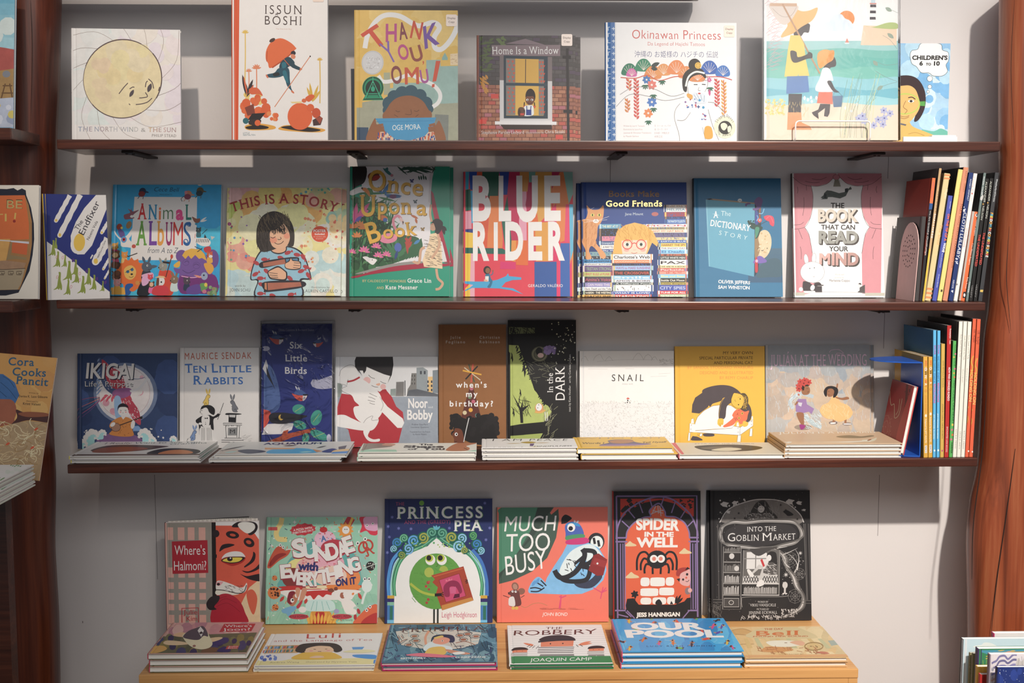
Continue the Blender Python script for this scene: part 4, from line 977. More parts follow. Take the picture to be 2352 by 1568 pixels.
    # right side
    a.P([1985,800,2030,800,2110,800,2150,840,2130,880,2060,880,1995,840],'d8d2cc',1); a.M([[2010+i*18,808,2000+i*18,845] for i in range(8)],6,'2c2c30'); a.P([2090,760,2110,800,2080,800],'2c2c30'); a.P([2150,780,2195,790,2160,820],'b0aaa4'); a.P([2080,900,2145,885,2150,940,2095,945],'b0343c',1); a.M([[1985,885,2060,920,2010,940,2065,900]],7,'2c3038')
    a.P([1955,580,2000,600,2040,600,2030,640,1985,640],'7a4a3c',1); a.LL([(2040,630,2110,585),(2040,635,2115,615)],8,'d8d0c8'); a.E(2000,655,14,12,'2a7a94'); critter(a,2025,720,26,'3a4a4c','r','2c5c64',-1); a.S([2060,760,2115,710],7,'2c4a50',0); a.S([1990,755,1985,800],5,'b85a50')
    critter(a,2140,970,30,'b85034','p','d0963c',-1); a.E(2150,985,20,14,'e0d8d0'); critter(a,1905,1230,34,'4a3c48','r','2a3448'); a.E(2085,1180,34,38,'8a94a8'); a.LL([(2060,1190,1975,1170),(2060,1195,2000,1185)],7,'d8806c'); a.E(2080,1172,9,9,'2a2426'); a.P([2040,1260,2090,1250,2120,1290,2060,1330],'5c8a4c',1); a.E(2100,1265,16,20,'d8b040'); a.E(2085,1330,22,18,'b86878'); a.D((2120,1290,2220,1360),16,10,22,['5c7c50','7c9468','8a7a58'],6); a.P([1920,1290,2030,1260,2040,1350,1910,1350],'5c4080',1)
    a.E(2035,246,20,8,'dce6ea')
def splats(a,boxes):
    for bx,n,r0,r1,cs,sd in boxes: a.D(bx,n,r0,r1,cs,sd,12,.35)
def art_story(a):
    splats(a,[((60,260,400,420),10,60,120,['d8a8a0','d8b070','cf9a94'],1),((300,270,900,520),14,80,150,['dfb866','d8a058','e2c070','d6a860'],2),((900,270,1200,420),10,50,90,['c8a870','d09a84','b8b080'],3),((60,800,350,1050),12,50,90,['dc8c7c','d99a84','d8806c'],4),((60,600,160,800),6,40,70,['dcc27c','e2cc94'],5),((300,520,950,900),22,70,140,['e6d7a2','e8dcb0','e4ce8c'],6),((60,1120,420,1330),16,60,110,['b4c4be','c6cabc','a8bfc0'],7),((800,950,1220,1330),22,60,110,['bccac0','ccd0c0','d6d2bc','acc2be'],8),((950,620,1220,950),12,60,100,['e2d4b4','e4dcc0','dfc8a4'],9),((70,430,160,540),5,30,50,['b4b85c'],10),((1080,490,1220,590),5,30,60,['8fb09c','a8b894'],11),((1090,560,1220,690),6,30,55,['deb07a','e0b884'],12)])
    a.D((80,540,300,1030),16,6,14,['5a88a8','8a5a9c','6a9a7c','b04a6c'],13); a.D((800,440,1160,1000),40,5,17,['cf7a58','d28a5c','c8604c','d69a68'],14); a.D((720,270,1080,330),10,5,14,['4f9a84','5a9aa4'],15); a.E(95,615,18,18,'9c3a6c')
    a.T('THIS IS A STORY',120,500,1155,510,92,'9c3434','R',bow=92,jit=.15)
    # girl
    a.P([300,1160,330,1010,400,880,500,840,640,830,760,860,840,940,900,1130,880,1165,800,1180,800,1340,360,1340,370,1180],'2c2a30',1); a.P([312,1155,340,1015,410,890,510,850,630,842,750,870,830,950,888,1125,870,1150,785,1165,785,1335,372,1335,385,1165],'8ab0bc',1,mot=.15)
    for x,y,t in ((440,965,0),(600,950,20),(670,900,-20),(760,920,10),(360,1000,30),(500,1010,-10),(350,1110,-30),(460,1080,40),(850,1040,20),(800,1080,-20),(400,1150,0),(690,1150,40),(870,1120,60),(410,1210,20),(400,1300,0),(520,1320,20),(700,1310,-10),(820,940,60)):
        a.E(x,y,33,19,'a83c40',t); cs,sn = math.cos(R(t)),math.sin(R(t)); a.P([x+cs*26,y+sn*26,x+cs*52-sn*16,y+sn*52+cs*16,x+cs*52+sn*16,y+sn*52-cs*16],'a83c40')
    a.P([495,830,510,890,580,915,650,890,660,840,620,800],'2c2a30',1); a.P([505,840,520,885,580,902,640,885,650,845,620,800],'d8a27e',1)
    a.P([360,760,370,640,420,540,520,492,620,515,700,590,735,700,730,820,700,840,640,830,500,880,420,890,370,830],'3a322e',1); a.Hh((380,520,700,700),120,60,4,'6a5844',70,25,3); a.Hh((370,720,480,870),60,60,4,'26201e',85,12,4)
    a.P([500,690,560,670,620,620,640,625,680,690,690,770,650,845,580,862,520,835,497,770],'d8a480',1); a.E(530,775,36,30,'d68a6c'); a.E(660,735,30,28,'d68a6c')
    a.M([[500,745,525,755,550,742],[608,710,635,715,655,698],[572,765,585,772,605,762,598,745],[540,800,570,815,605,808,630,785],[600,665,625,672,648,665]],6,'2c2426',5)
    a.Hh((500,600,640,690),50,70,5,'3a322e',75,18,5)
    a.P([410,990,640,950,770,945,780,990,790,1000,620,1010,415,1050],'2c2a30',1); a.P([425,1000,640,962,650,1010,430,1038],'a8624c'); a.P([650,962,765,955,772,995,660,1005],'4f7890')
    a.P([640,1010,680,975,700,940,720,970,790,985,800,1010,790,1060,720,1070,650,1055],'2c2a30',1); a.P([645,1010,685,985,702,955,718,980,785,992,788,1050,720,1060,655,1048],'d8a27e',1); a.M([[730,998,795,1002],[725,1022,790,1028],[722,1045,780,1052]],5,'2c2a30')
    a.P([470,1090,520,1050,580,1030,640,1070,665,1100,650,1170,540,1165,490,1150],'2c2a30',1); a.P([480,1092,525,1062,580,1045,635,1080,652,1105,640,1158,545,1152,500,1140],'d8a27e',1); a.M([[485,1095,570,1105],[490,1118,570,1125],[505,1138,575,1142]],5,'2c2a30')
    a.P([440,1185,800,1175,815,1240,470,1285,435,1265],'2c2a30',1); a.P([470,1195,795,1188,805,1228,475,1268],'a8624c',mot=.3); a.P([442,1195,462,1195,465,1265,442,1255],'c07a54')
    a.E(985,717,81,78,'c8482c',n=30); a.T('POSTER',923,699,1045,699,25,'e8dcd4','b'); a.T('Included',936,726,1032,726,18,'e8d0c4','b'); a.T('on reverse side',922,748,1042,748,12,'e0b0a0'); a.T('of jacket!',945,768,1018,768,12,'e0b0a0')
    a.T('words by',147,1233,254,1233,20,'6a6860'); a.T('JOHN SCHU',97,1278,300,1280,29,'4a4c50','r'); a.T('illustrations by',900,1247,1080,1249,20,'6a706c'); a.T('LAUREN CASTILLO',822,1288,1155,1290,29,'4a4c50','r')
def art_once(a):
    rd = random.Random(4)
    a.P([1400,48,2125,55,2100,180,2085,280,2075,700,2110,1010,1700,1040,1300,1130,1400,900],'d6ccc8')
    a.P([1270,48,1440,48,1430,200,1330,260,1270,320],'221d1c',1)
    a.P([1270,420,1420,380,1600,520,1700,700,1960,760,1900,920,1700,1010,1450,1060,1270,1120],'2f5636',1,mot=.3)
    a.D((1270,280,1500,1080),60,20,50,['2c4c30','3a6a40','244028','507c4c'],5,8); a.LL([(1280+rd.uniform(0,420),320+rd.uniform(0,760),1360+rd.uniform(0,420),300+rd.uniform(0,760)) for i in range(70)],11,'3f7548'); a.LL([(1280+rd.uniform(0,400),400+rd.uniform(0,660),1340+rd.uniform(0,400),380+rd.uniform(0,680)) for i in range(50)],8,'1f3c28'); a.LL([(1730,950,1700+rd.uniform(-140,260),760+rd.uniform(0,160)) for i in range(22)],12,'3a6c44')
    a.LL([(1990,760+i*4,1800+i*30,980-i*6) for i in range(6)],26,'2c5a38')
    # paper edge, red cover of the drawn book
    a.P([1285,1140,1400,1110,1700,1030,1990,1000,2200,1010,2260,1000,2260,1030,2000,1055,1700,1085,1450,1120,1350,1145],'9c2038',1); a.P([1330,1110,1420,1080,1700,1010,1950,985,1990,1005,1720,1035,1430,1098],'8a847c',1)
    a.P([2085,290,2110,320,2190,680,2270,1000,2210,1000,2140,700,2095,450],'9c2038'); a.P([2150,760,2190,800,2235,990,2190,995],'d0c8c0'); a.P([2080,55,2125,56,2100,180,2075,420,2060,400],'c4b8b4')
    a.LL([(1740+rd.uniform(0,400),50+rd.uniform(0,10),1720+rd.uniform(0,420),80+rd.uniform(0,60)) for i in range(26)],7,'2c4a3c'); a.LL([(1965+i*22,130+rd.uniform(0,20),1975+i*22,190) for i in range(4)],8,'2c5040')
    # birds and blooms
    a.P([1275,300,1380,250,1420,262,1440,300,1380,310,1300,335],'e2dcd4',1); a.P([1395,270,1440,262,1475,300,1480,350,1440,310],'d27a38',1); a.E(1404,265,9,9,'2a2426')
    a.E(1520,150,60,44,'7c3c30',mot=.3); a.LL([(1480,180,1590,150)],22,'b03c34')
    a.LL([(1590,330,1730,170),(1620,330,1790,360),(1600,320,1560,250),(1630,340,1670,220)],17,'2f6c9c'); a.LL([(1640,350,1800,345)],20,'2a5a88'); a.E(1710,350,34,20,'6a2c5c'); a.LL([(1610,65,1710,150),(1640,100,1660,60)],16,'3c7470'); a.E(1700,140,16,14,'c07c84')
    a.LL([(1320,620,1350,410),(1330,580,1480,410),(1350,560,1470,480)],24,'b84c74'); a.LL([(1330,600,1400,540)],18,'5a4a90')
    for x,y in ((1380,640),(1350,750),(1410,670),(1310,660)): a.LL([(x,y,x+60*math.cos(t),y+60*math.sin(t)) for t in (-2.8,-2.2,-1.6,-1,-.4)],11,'c0703c')
    for x,y,r in ((1420,890,62),(1540,850,55),(1560,940,55),(1640,930,52),(1300,900,45)): a.LL([(x,y,x+r*math.cos(t),y+r*math.sin(t)) for t in (-2.9,-2.3,-1.7,-1.1,-.5,.1)],r*.17,'d0648c'); a.E(x,y,6,6,'e8c060')
    a.E(1605,560,50,28,'c06a38',10); a.E(1630,580,22,20,'3c5a94')
    # flamingo, heliconia, blue bird, rabbit
    a.E(1660,760,90,50,'d0788c',-5); a.S([1720,770,1745,700,1715,630,1715,570,1755,540,1790,570],26,'d8808c',6); a.P([1780,555,1815,590,1808,630,1792,600,1772,585],'e0b4a8',1); a.P([1800,590,1815,600,1806,630],'2c2628')
    a.LL([(1840,740,1850,920),(1820,760,1880,800),(1820,800,1885,835),(1890,740,1840,830),(1895,790,1840,870)],15,'a83a30'); a.E(1755,850,36,44,'4a5c9c'); a.LL([(1750,880,1725,970)],15,'2c3c70'); a.LL([(1910,820,1975,775)],15,'3c78a4')
    a.P([1405,945,1460,950,1500,955,1545,970,1530,1000,1500,1020,1450,985],'ddd6d0',1); a.LL([(1480,960,1408,942),(1490,962,1440,985)],13,'d0c8c2'); a.E(1500,972,5,5,'k')
    for x,y,c in ((1898,195,'3a3c6c'),(1930,400,'3c4a50'),(2000,672,'8a6a38')): a.LL([(x,y,x+22,y-18),(x,y,x-22,y-14),(x,y,x+14,y+20),(x,y,x-12,y+18)],8,c)
    a.LL([(1880,530,1960,570),(1930,560,1945,620)],12,'b8643c')
    # girl in a paper dress
    s = 'c49474'
    a.S([2090,600,2075,520,2085,430],22,s); a.E(2140,630,52,58,'2a2224'); a.P([2085,620,2075,670,2100,690,2130,670,2120,620],s,1); a.P([2100,590,2150,570,2200,610,2180,690,2130,740,2100,760,2125,680,2115,630],'2a2224',1); a.LL([(2195,640,2215,730),(2195,640,2235,690)],16,'2a2224'); a.S([2078,622,2100,628,2098,612],4,'9c4a3c')
    a.P([2075,720,2130,710,2175,760,2185,900,2190,1060,2010,1040,1995,980,2030,880,2060,800],'ddbd94',0); a.Hh((2030,740,2180,1040),80,40,4,'6a5a4c',14,4,8)
    a.S([2150,720,2160,840,2085,960],24,s); a.S([2020,850,1980,880,1960,1000,1900,985],26,s); a.S([2130,1060,2145,1150,2190,1200,2160,1250,2120,1260],24,s); a.E(1890,970,30,16,'d8d0c8')
    for t,x0,y0,x1,y1,h in (('O',1468,290,1640,290,200),('nce',1645,300,2000,345,165),('U',1380,540,1540,540,205),('pon',1560,520,1890,520,160),('a',1940,530,2040,535,150),('B',1475,812,1600,775,200),('ook',1615,765,1945,725,130)):
        a.T(t,x0+5,y0+5,x1+5,y1+5,h,'5a3c1c','R'); a.T(t,x0,y0,x1,y1,h,'d29c34','R')
    a.T('BY CALDECOTT HONOREE',1403,1188,1830,1192,24,'d8b070','r'); a.T('Grace Lin',1845,1192,2080,1194,38,'e4dcd6','R'); a.T('AND',1540,1255,1612,1256,24,'d8b070','r'); a.T('Kate Messner',1628,1258,1945,1258,38,'e4dcd6','R')
def art_rider(a):
    for p,c in (([80,97,140,97,135,270,80,280],'2f9cb4'),([140,97,220,97,215,300,150,270],'20489c'),([220,97,272,97,275,160,215,160],'d2502c'),([272,97,440,100,430,340,345,380,270,200],'1f5844'),([440,100,540,100,520,330,480,330],'24408c'),([540,100,645,102,640,780,560,780,525,500,520,330],'b8204c'),([645,102,740,105,720,300,640,300],'c8843c'),([735,105,800,105,790,210,735,210],'6c9c8c'),([800,105,960,108,955,480,830,620,795,560,790,210],'d0923c'),([960,108,1050,110,960,280],'b0204c'),([1070,110,1165,113,1165,330,1125,430],'7fa898'),([960,280,1040,112,1075,115,1125,420,1095,780,1040,800,985,600],'d8763c'),
                 ([80,280,155,270,160,480,80,490],'1f5844'),([80,490,165,490,165,660,80,668],'d8909c'),([155,285,175,285,190,600,165,610],'2f9cc0'),([80,668,200,665,180,710,80,690],'2c3c78'),([80,690,190,705,175,850,80,848],'e0b43c'),([345,340,435,340,475,760,470,855,315,850,340,500],'d8763c'),([190,600,330,560,320,850,180,848],'d2502c'),([465,600,520,340,560,780,555,915,500,880],'24604c'),([635,590,660,300,710,300,710,780,640,780],'dc94a4'),([735,210,790,210,790,420,720,520,700,430],'b0204c'),([700,560,815,515,825,610,720,640],'d8602c'),([790,610,945,600,945,985,800,985],'d8933c'),([720,640,800,620,790,760,720,780],'d8642c'),([560,780,610,780,600,990,555,980],'dc8a3c'),([605,780,722,780,722,1025,605,1020],'d8642c'),([955,480,1000,420,1010,985,945,985],'d02c5c'),([1095,430,1128,430,1130,800,1080,800],'d83c64'),([1128,430,1165,430,1165,900,1135,1020],'5aa8c0'),
                 ([80,848,470,858,560,915,80,905],'1f5c4c'),([80,905,158,905,150,1200,80,1190],'e2b83c'),([158,905,195,908,195,1330,145,1330],'dc9ca4'),([1010,985,1040,985,1036,1345,1000,1345],'d83060'),([1040,810,1130,810,1130,1345,1036,1345],'345c9c'),([785,990,1002,990,1000,1345,785,1345],'2f5490'),([1130,1000,1165,880,1165,1345,1140,1345],'d0803c'),([1130,1020,1150,960,1150,1345,1130,1345],'d83060'),([450,985,600,995,600,1062,445,1060],'d02c64'),([80,1270,150,1200,150,1340,80,1340],'e0b43c'),([765,780,800,780,800,985,770,985],'c8204c')):
        a.P(p,c,mot=.06)
    for t,x0,x1,y,h,in (('B',175,358,565,405),('L',435,558,565,400),('U',610,822,572,405),('E',885,1045,567,398),('R',178,340,958,340),('I',385,425,955,335),('D',498,675,955,340),('E',725,862,955,335),('R',920,1082,958,340)):
        a.T(t,x0,y,x1,y,h,'ece4dc','h')
    # horse and rider
    a.P([85,1178,200,1182,330,1182,420,1165,505,1130,525,1102,535,1130,655,1142,655,1165,570,1168,500,1190,460,1235,575,1250,675,1308,560,1268,440,1250,300,1245,170,1245,82,1285,84,1272,150,1240,180,1215,84,1200],'3f9cc0',0); a.P([305,1110,340,1105,355,1150,372,1180,350,1240,320,1235,345,1190,300,1160],'2a6c88',1); a.S([350,1120,372,1108,376,1080],8,'2a6c88'); a.E(375,1078,8,9,'8a5c40'); a.E(318,1070,36,40,'2c2224'); a.E(325,1075,24,28,'8a5c40'); a.P([300,1130,335,1130,332,1180,298,1178],'e0d4c8'); a.P([288,1160,325,1165,320,1185,285,1180],'d8a080')
    a.T('GERALDO VALÉRIO',722,1237,1060,1237,27,'eae0da','s',sp=.05)
def art_friends(a):
    a.G(1190,200,2300,700,'24407c','2a4684',6); cs = ['b8d0d8','d8c8b0','3c3c44','c88078','7c9cb0','e4dcd4','8c6c54','d8b464','34507c','a8b494','c4605c','8c84a4','dca074','4c5a64']
    rd = random.Random(8)
    def stackp(x0,x1,ys,jit=12):
        for (y0,y1,c,t,tc) in ys:
            xa,xb = x0+rd.uniform(-jit,jit),x1+rd.uniform(-jit,jit); c = c or rd.choice(cs)
            a.P([xa,y0,xb,y0,xb,y1,xa,y1],c)
            L = []
            a.Q(xa+6,y0,xa+22,y1,rd.choice(cs)); a.Q(xb-24,y0,xb-10,y1,rd.choice(cs))
            if t: a.T(t,xa+30,y1-(y1-y0)*.24,min(xb-30,2270),y1-(y1-y0)*.24,(y1-y0)*.5,tc,'b',jit=.15)
            else: a.Hh((xa+40,y0+8,xb-40,y1-8),16,16,5,rd.choice(['e8e0d8','3a3438','c04a44','3f5a94']),80,20,rd.randint(1,99))
    stackp(2060,2290,[(430,455,'c4a890',None,''),(455,500,'ece6e0','MELISSA','5a8a9c'),(502,545,'9a3c4c',None,''),(545,570,'3c4064',None,''),(570,614,'4a6ca8','THE PHANTOM TOLLBOOTH','c8d4dc')],6); a.E(1970,520,34,20,'b0605c')
    stackp(1860,2290,[(618,648,'ece6de','MOON','c04a5c'),(648,672,'9c8a64',None,''),(672,702,'e4d4b8','I WANT MY HAT BACK','c0604c'),(702,748,'6a6080',None,''),(748,775,'d8c088',None,''),(775,803,'3f5c9c','PLANET EARTH IS BLUE','c8d0d8')],10)
    stackp(2000,2290,[(805,842,'e2c25c','HARRIET THE SPY','8a3c30'),(842,868,'ece4e0','THE SNOWY DAY','4a4454'),(868,910,'8cc0dc','El Deafo','3c6ca0'),(910,930,'b4644c',None,''),(930,968,'3c403c','LITTLE WHITE MEN','d0d0c8'),(968,1022,'eee8e0','PAX','3c3434')],8)
    stackp(1420,1640,[(615,660,'5a98b4','THE BEST AT IT','e4dcb8'),(660,735,'302c30',None,''),(735,782,'d88090',None,''),(782,820,'41547c','Graveyard Book','c0c8d0'),(820,862,'e8e2da','A WAY TO BE A','4a4448'),(862,888,'3f5088','Sky Wild','d0d4dc')],8)
    stackp(1250,1560,[(888,930,'7c9c9c',None,''),(930,962,'3c3c44',None,''),(962,1000,'4a8cb8','BEEZUS and RAMONA','1f2430'),(1000,1024,'ece4dc','ELEPHANT BUTTONS','4a4444'),(1024,1085,'6a4c7c','TRISTAN STRONG','8c9c7c'),(1085,1132,'b4bc74','I FIRST RULE of PUNK','c4604c'),(1132,1190,'4a4048','Amina\'s Voice','b85464'),(1190,1235,'8c84b0','I CAN MAKE THIS','d8c4cc'),(1235,1272,'ece6e0','Duck, Death and the Tulip','5a5454'),(1272,1310,'2c2a2c','RASKIN · THE WESTING','e8dcc0'),(1310,1345,'d8a04c','MADELINE','2c2828')],8)
    # cat
    o = 'd8935c'
    a.P([1248,590,1290,560,1310,500,1300,430,1345,470,1420,470,1465,432,1465,530,1440,600,1410,640,1400,740,1390,800,1475,900,1482,945,1440,950,1400,880,1345,830,1320,880,1345,950,1290,958,1285,870,1250,780],o,1,mot=.15); a.Hh((1260,600,1400,820),26,60,5,'c47c44',100,30,3)
    a.E(1357,526,19,15,'d8c860'); a.E(1424,526,19,15,'d8c860'); a.E(1357,526,6,12,'k'); a.E(1424,526,6,12,'k'); a.E(1390,585,30,20,'e8dcd0'); a.P([1380,560,1400,560,1390,572],'c86a5c'); a.M([[1390,572,1390,580],[1372,588,1390,582,1408,588]],3,'5a3428'); a.M([[1420,575,1520,540],[1420,580,1500,572],[1360,578,1270,570],[1360,584,1275,598],[1340,470,1375,450]],2.5,'ece4dc')
    # child
    a.P([1555,910,1570,780,1600,680,1680,625,1770,602,1870,625,1950,690,2000,800,1990,840,1940,800,1900,890,1890,910],'e2a850',0); a.P([1640,780,1700,770,1800,775,1890,770,1895,860,1880,910,1650,910,1640,850],'e8c4a8',0); a.P([1590,700,1700,620,1850,625,1960,720,1990,830,1920,770,1850,780,1790,760,1700,785,1640,775,1600,840,1575,830],'e2a850',0); a.Hh((1600,640,1950,770),50,70,4,'c88c38',75,35,4)
    a.E(1690,870,26,18,'e0a090'); a.E(1850,870,26,18,'e0a090')
    for x in (1697,1833): a.O(x,817,46,45,9,'d2483c'); a.E(x,817,27,20,'f0ece6'); a.E(x,817,15,17,'4a5444'); a.E(x,817,7,8,'k')
    a.S([1743,812,1766,802,1788,812],9,'d2483c'); a.S([1735,898,1765,905,1795,896],5,'b8584c'); a.S([1755,868,1770,872,1782,866],4,'d09884')
    stackp(1545,1945,[(912,968,'e6e0d8',"Charlotte's Web",'3c3438'),(968,1000,'dc7c50','GOODNIGHT MOON','e8c4a0'),(1000,1026,'3c3848',None,''),(1026,1070,'9cb8dc','WAYS to MAKE SUNSHINE','a05c8c'),(1072,1122,'343034','THE CROSSOVER','c8503c'),(1122,1160,'84b8d0','Smile','e4e4d8'),(1160,1190,'d8d4d4','AMOS & BORIS','4a4450'),(1190,1215,'3c4440','A Different Pond','d8d8d0'),(1215,1278,'ece6de',None,''),(1278,1308,'3f5ca0','WHAT IS LOVE?','e4e0dc'),(1308,1345,'d8503c','STARGAZING','f0e4d8')],14)
    stackp(1990,2290,[(1022,1050,'e0ce98','WE ARE IN A BOOK!','4a4438'),(1050,1082,'c45450','Parkside','e8d0c4'),(1082,1110,'d8907c',None,''),(1110,1148,'8cc0d8','Blue and Bean','e4d080'),(1148,1190,'30302c','Inside Out Moon','d8d0c0'),(1190,1215,'b8a050','Little Empire','3c3428'),(1215,1272,'44509c','CITY SPIES','b8bcd0'),(1272,1306,'cc3c3c','TUNE FOR ALL','ecdcd4'),(1306,1348,'a8b48c','THE ONE AND ONLY IVAN','e0e0c8')],10)
    a.T('Books Make',1520,346,2012,350,58,'*3a2c20','R'); a.T('Good Friends',1490,442,2040,445,56,'*f0cf7a','R'); a.T('Jane Mount',1676,530,1855,530,26,'d8dce4','t',jit=.2)
    a.Q(1245,200,1250,1350,'16264c')
def art_dict(a):
    a.G(52,150,1010,1420,'2a6c90','3c7696',8,mot=.06); a.Q(40,170,74,1420,'15303e')
    a.G(640,900,1010,1250,'4c6a7c','40607a',6)
    a.P([725,1190,780,1060,900,1000,980,1040,985,1180,860,1195],'48626e',1); a.P([190,398,700,440,700,1190,232,1085],'62a0b4',mot=.06); a.P([192,395,240,386,700,430,700,444],'a08468'); a.P([200,390,240,384,265,394,225,400],'2a2c34'); a.P([190,398,202,398,244,1088,232,1085],'78b0c0')
    a.P([700,440,765,470,768,720,745,1130,705,1190],'34404c'); a.P([745,450,765,455,760,640,745,640],'8c5c3c'); a.E(790,860,86,150,'d8c09a',8,30,mot=.2); a.P([708,720,760,700,740,800,760,900,730,1000,706,990],'9c7c58',1); a.D((740,740,850,960),20,5,12,['cba878','e0cca8'],3); a.M([[772,922,785,926,795,920]],6,'3a2c28'); a.E(740,902,5,5,'k'); a.E(833,900,5,5,'k')
    a.P([690,1050,735,985,770,980,800,1000,830,1030,800,1050],'7c62a8',1); a.P([710,1010,730,1000,740,1130,712,1140],'c03c44',1); a.E(726,1030,14,16,'d8a8b8')
    a.P([695,410,740,370,780,400,770,460,740,500,690,510,680,490,720,480,700,440],'6a4c80',1); a.P([600,445,640,430,660,445,625,450,610,470],'6a4c80',1); a.E(545,405,22,18,'d0ccc8'); a.E(538,410,4,5,'k'); a.E(553,410,4,5,'k')
    a.P([705,520,735,530,745,620,710,670],'42508c',1); a.S([725,560,735,590,720,620],6,'88bcd8'); a.S([745,540,780,540,798,492],8,'7cb4d0'); a.E(753,612,22,22,'d85c50'); a.E(753,610,8,8,'8cc4c8'); a.S([750,660,850,608],4,'3a3434',0); a.P([795,575,840,560,890,575,905,630,895,675,860,655,850,625,815,610],'d8485c',1); a.S([820,600,860,570,895,640],3,'e88a90')
    a.P([625,620,660,630,700,650,760,670,785,690,760,730,740,780,710,800,720,720,660,690],'2f4a44',1); a.P([708,690,750,690,735,760,712,790],'4c8c70',1); a.D((625,615,700,660),12,5,9,['24403a'],4)
    a.T('A',272,585,322,585,66,'f4f0e4','R'); a.S([265,545,332,560],4,'b0d0d8',0); a.T('The',350,565,452,568,50,'cfe0e4','t',jit=.3)
    a.T('DICTIONARY',240,668,655,724,62,'f6f4ea','R'); a.T('STORY',330,760,622,815,44,'d4e2e6','t',jit=.4,sp=.3); a.T('OLIVER JEFFERS',332,1255,660,1268,32,'f2f0e2','b',jit=.5); a.T('SAM WINSTON',332,1312,655,1320,32,'f2f0e2','b',jit=.5)
def art_mind(a):
    p = 'd88f94'; pd = '4a3438'
    for s in (1,-1):
        f = lambda x: x if s == 1 else 3118-x
        q = lambda *v: [w if i % 2 else f(w) for i,w in enumerate(v)]
        a.P(q(1088,122,1290,240,1310,350,1305,480,1280,590,1222,680,1100,700),p,0,mot=.08); a.P(q(1098,690,1225,682,1270,760,1305,950,1300,1360,1110,1385),p,0,mot=.08)
        a.P(q(1088,122,1560,122,1530,170,1460,230,1360,258,1240,245,1140,195),'cf848c',0,mot=.08)
        a.M([q(1100,160,1200,235,1330,258,1450,235,1530,165),q(1300,180,1380,190,1450,165),q(1230,205,1310,222,1380,215),q(1150,260,1155,300,1148,330),q(1215,370,1218,460,1205,560),q(1240,250,1245,300),q(1180,880,1190,950,1188,1010),q(1110,655,1180,650,1215,625),q(1290,250,1310,350,1305,480,1280,590,1222,680,1100,700),q(1225,682,1270,760,1305,950),q(1160,700,1200,800)],3.5,pd,5)
    a.E(1552,165,34,28,'cf848c'); a.O(1552,165,34,28,3,pd); a.P([1535,190,1575,190,1598,262,1520,262],'9c9480',0); a.M([[1540+i*9,195,1528+i*13,260] for i in range(6)],2,'6a6454')
    a.P([1390,375,1420,350,1425,330,1455,300,1500,305,1580,330,1640,318,1700,262,1712,290,1680,300,1650,360,1590,385,1510,370,1465,370,1460,390,1392,392,1410,382],'5a605a',0); a.P([1425,332,1450,340,1450,385,1425,380],'33383a'); a.P([1640,285,1672,278,1672,318,1640,325],'33383a'); a.T('Marianna Coppo',1468,345,1640,355,16,'3c423e','t',bow=-6)
    k = '2e2828'
    a.T('THE',1494,482,1634,484,52,k,'b'); a.T('THAT CAN',1394,703,1744,706,48,k,'b'); a.T('YOUR',1476,926,1674,928,48,k,'b')
    for t,y,c in (('BOOK',620,'d6c6b4'),('READ',842,'a09c92'),('MIND',1065,'dca0a0')):
        x0,x1 = (1362,1775) if t == 'BOOK' else ((1368,1772) if t == 'READ' else (1375,1780))
        for d in (14,11,8,5): a.T(t,x0+d,y+d,x1+d,y+d+2,118,'4a423e','h')
        a.T(t,x0,y,x1,y+2,118,('*dcb4ac' if t == 'MIND' else c),'h')
    # rabbit
    w = 'f0eae6'; g = '9a9290'
    for x,y,r in ((1240,1010,-8),(1320,1000,4)): a.E(x,y,22,54,w,r); a.O(x,y,22,54,3,g,r)
    a.E(1304,1142,124,108,w,n=30); a.O(1304,1142,124,108,3,g,n=30); a.E(1277,1104,5,5,'k'); a.E(1324,1098,5,5,'k'); a.S([1310,1186,1320,1190,1328,1184],3,'8a7a78'); a.P([1205,1250,1230,1235,1300,1255,1370,1245,1395,1275,1330,1290,1320,1330,1215,1335],'4a4042',1); a.P([1320,1285,1402,1285,1404,1350,1320,1350],'4a4244'); a.Q(1300,1272,1418,1282,'3c3436'); a.E(1305,1302,22,30,w,20); a.E(1185,1318,21,21,w); a.P([1215,1335,1330,1335,1340,1362,1212,1360],w); a.P([1280,1255,1290,1250,1330,1262,1310,1275],'d88f94')
    a.E(1792,1275,20,22,'e8dcd4'); a.P([1775,1262,1795,1252,1812,1268,1800,1272],'3a3234'); a.P([1790,1300,1845,1270,1845,1360,1765,1350,1790,1330],'5a5250',0)
    a.S([1110,1380,1300,1345,1845,1350],2,g,0); a.Q(1845,1355,2045,1382,'c4bcaa'); a.Q(1110,1350,1225,1380,'c4bcaa'); a.Q(1110,1383,2050,1410,'f0eae6'); a.S([1110,1384,2045,1386],2,'9a9290',0)
    a.T('Words and',1535,1174,1630,1174,16,'a8a09e','r'); a.T('pictures by',1535,1205,1630,1205,16,'a8a09e','r'); a.T('Marianna Coppo',1478,1238,1690,1240,22,'7c7472','R')
    for y in range(140,200,22): a.Q(1060,y,1092,y+10,'2c2626')
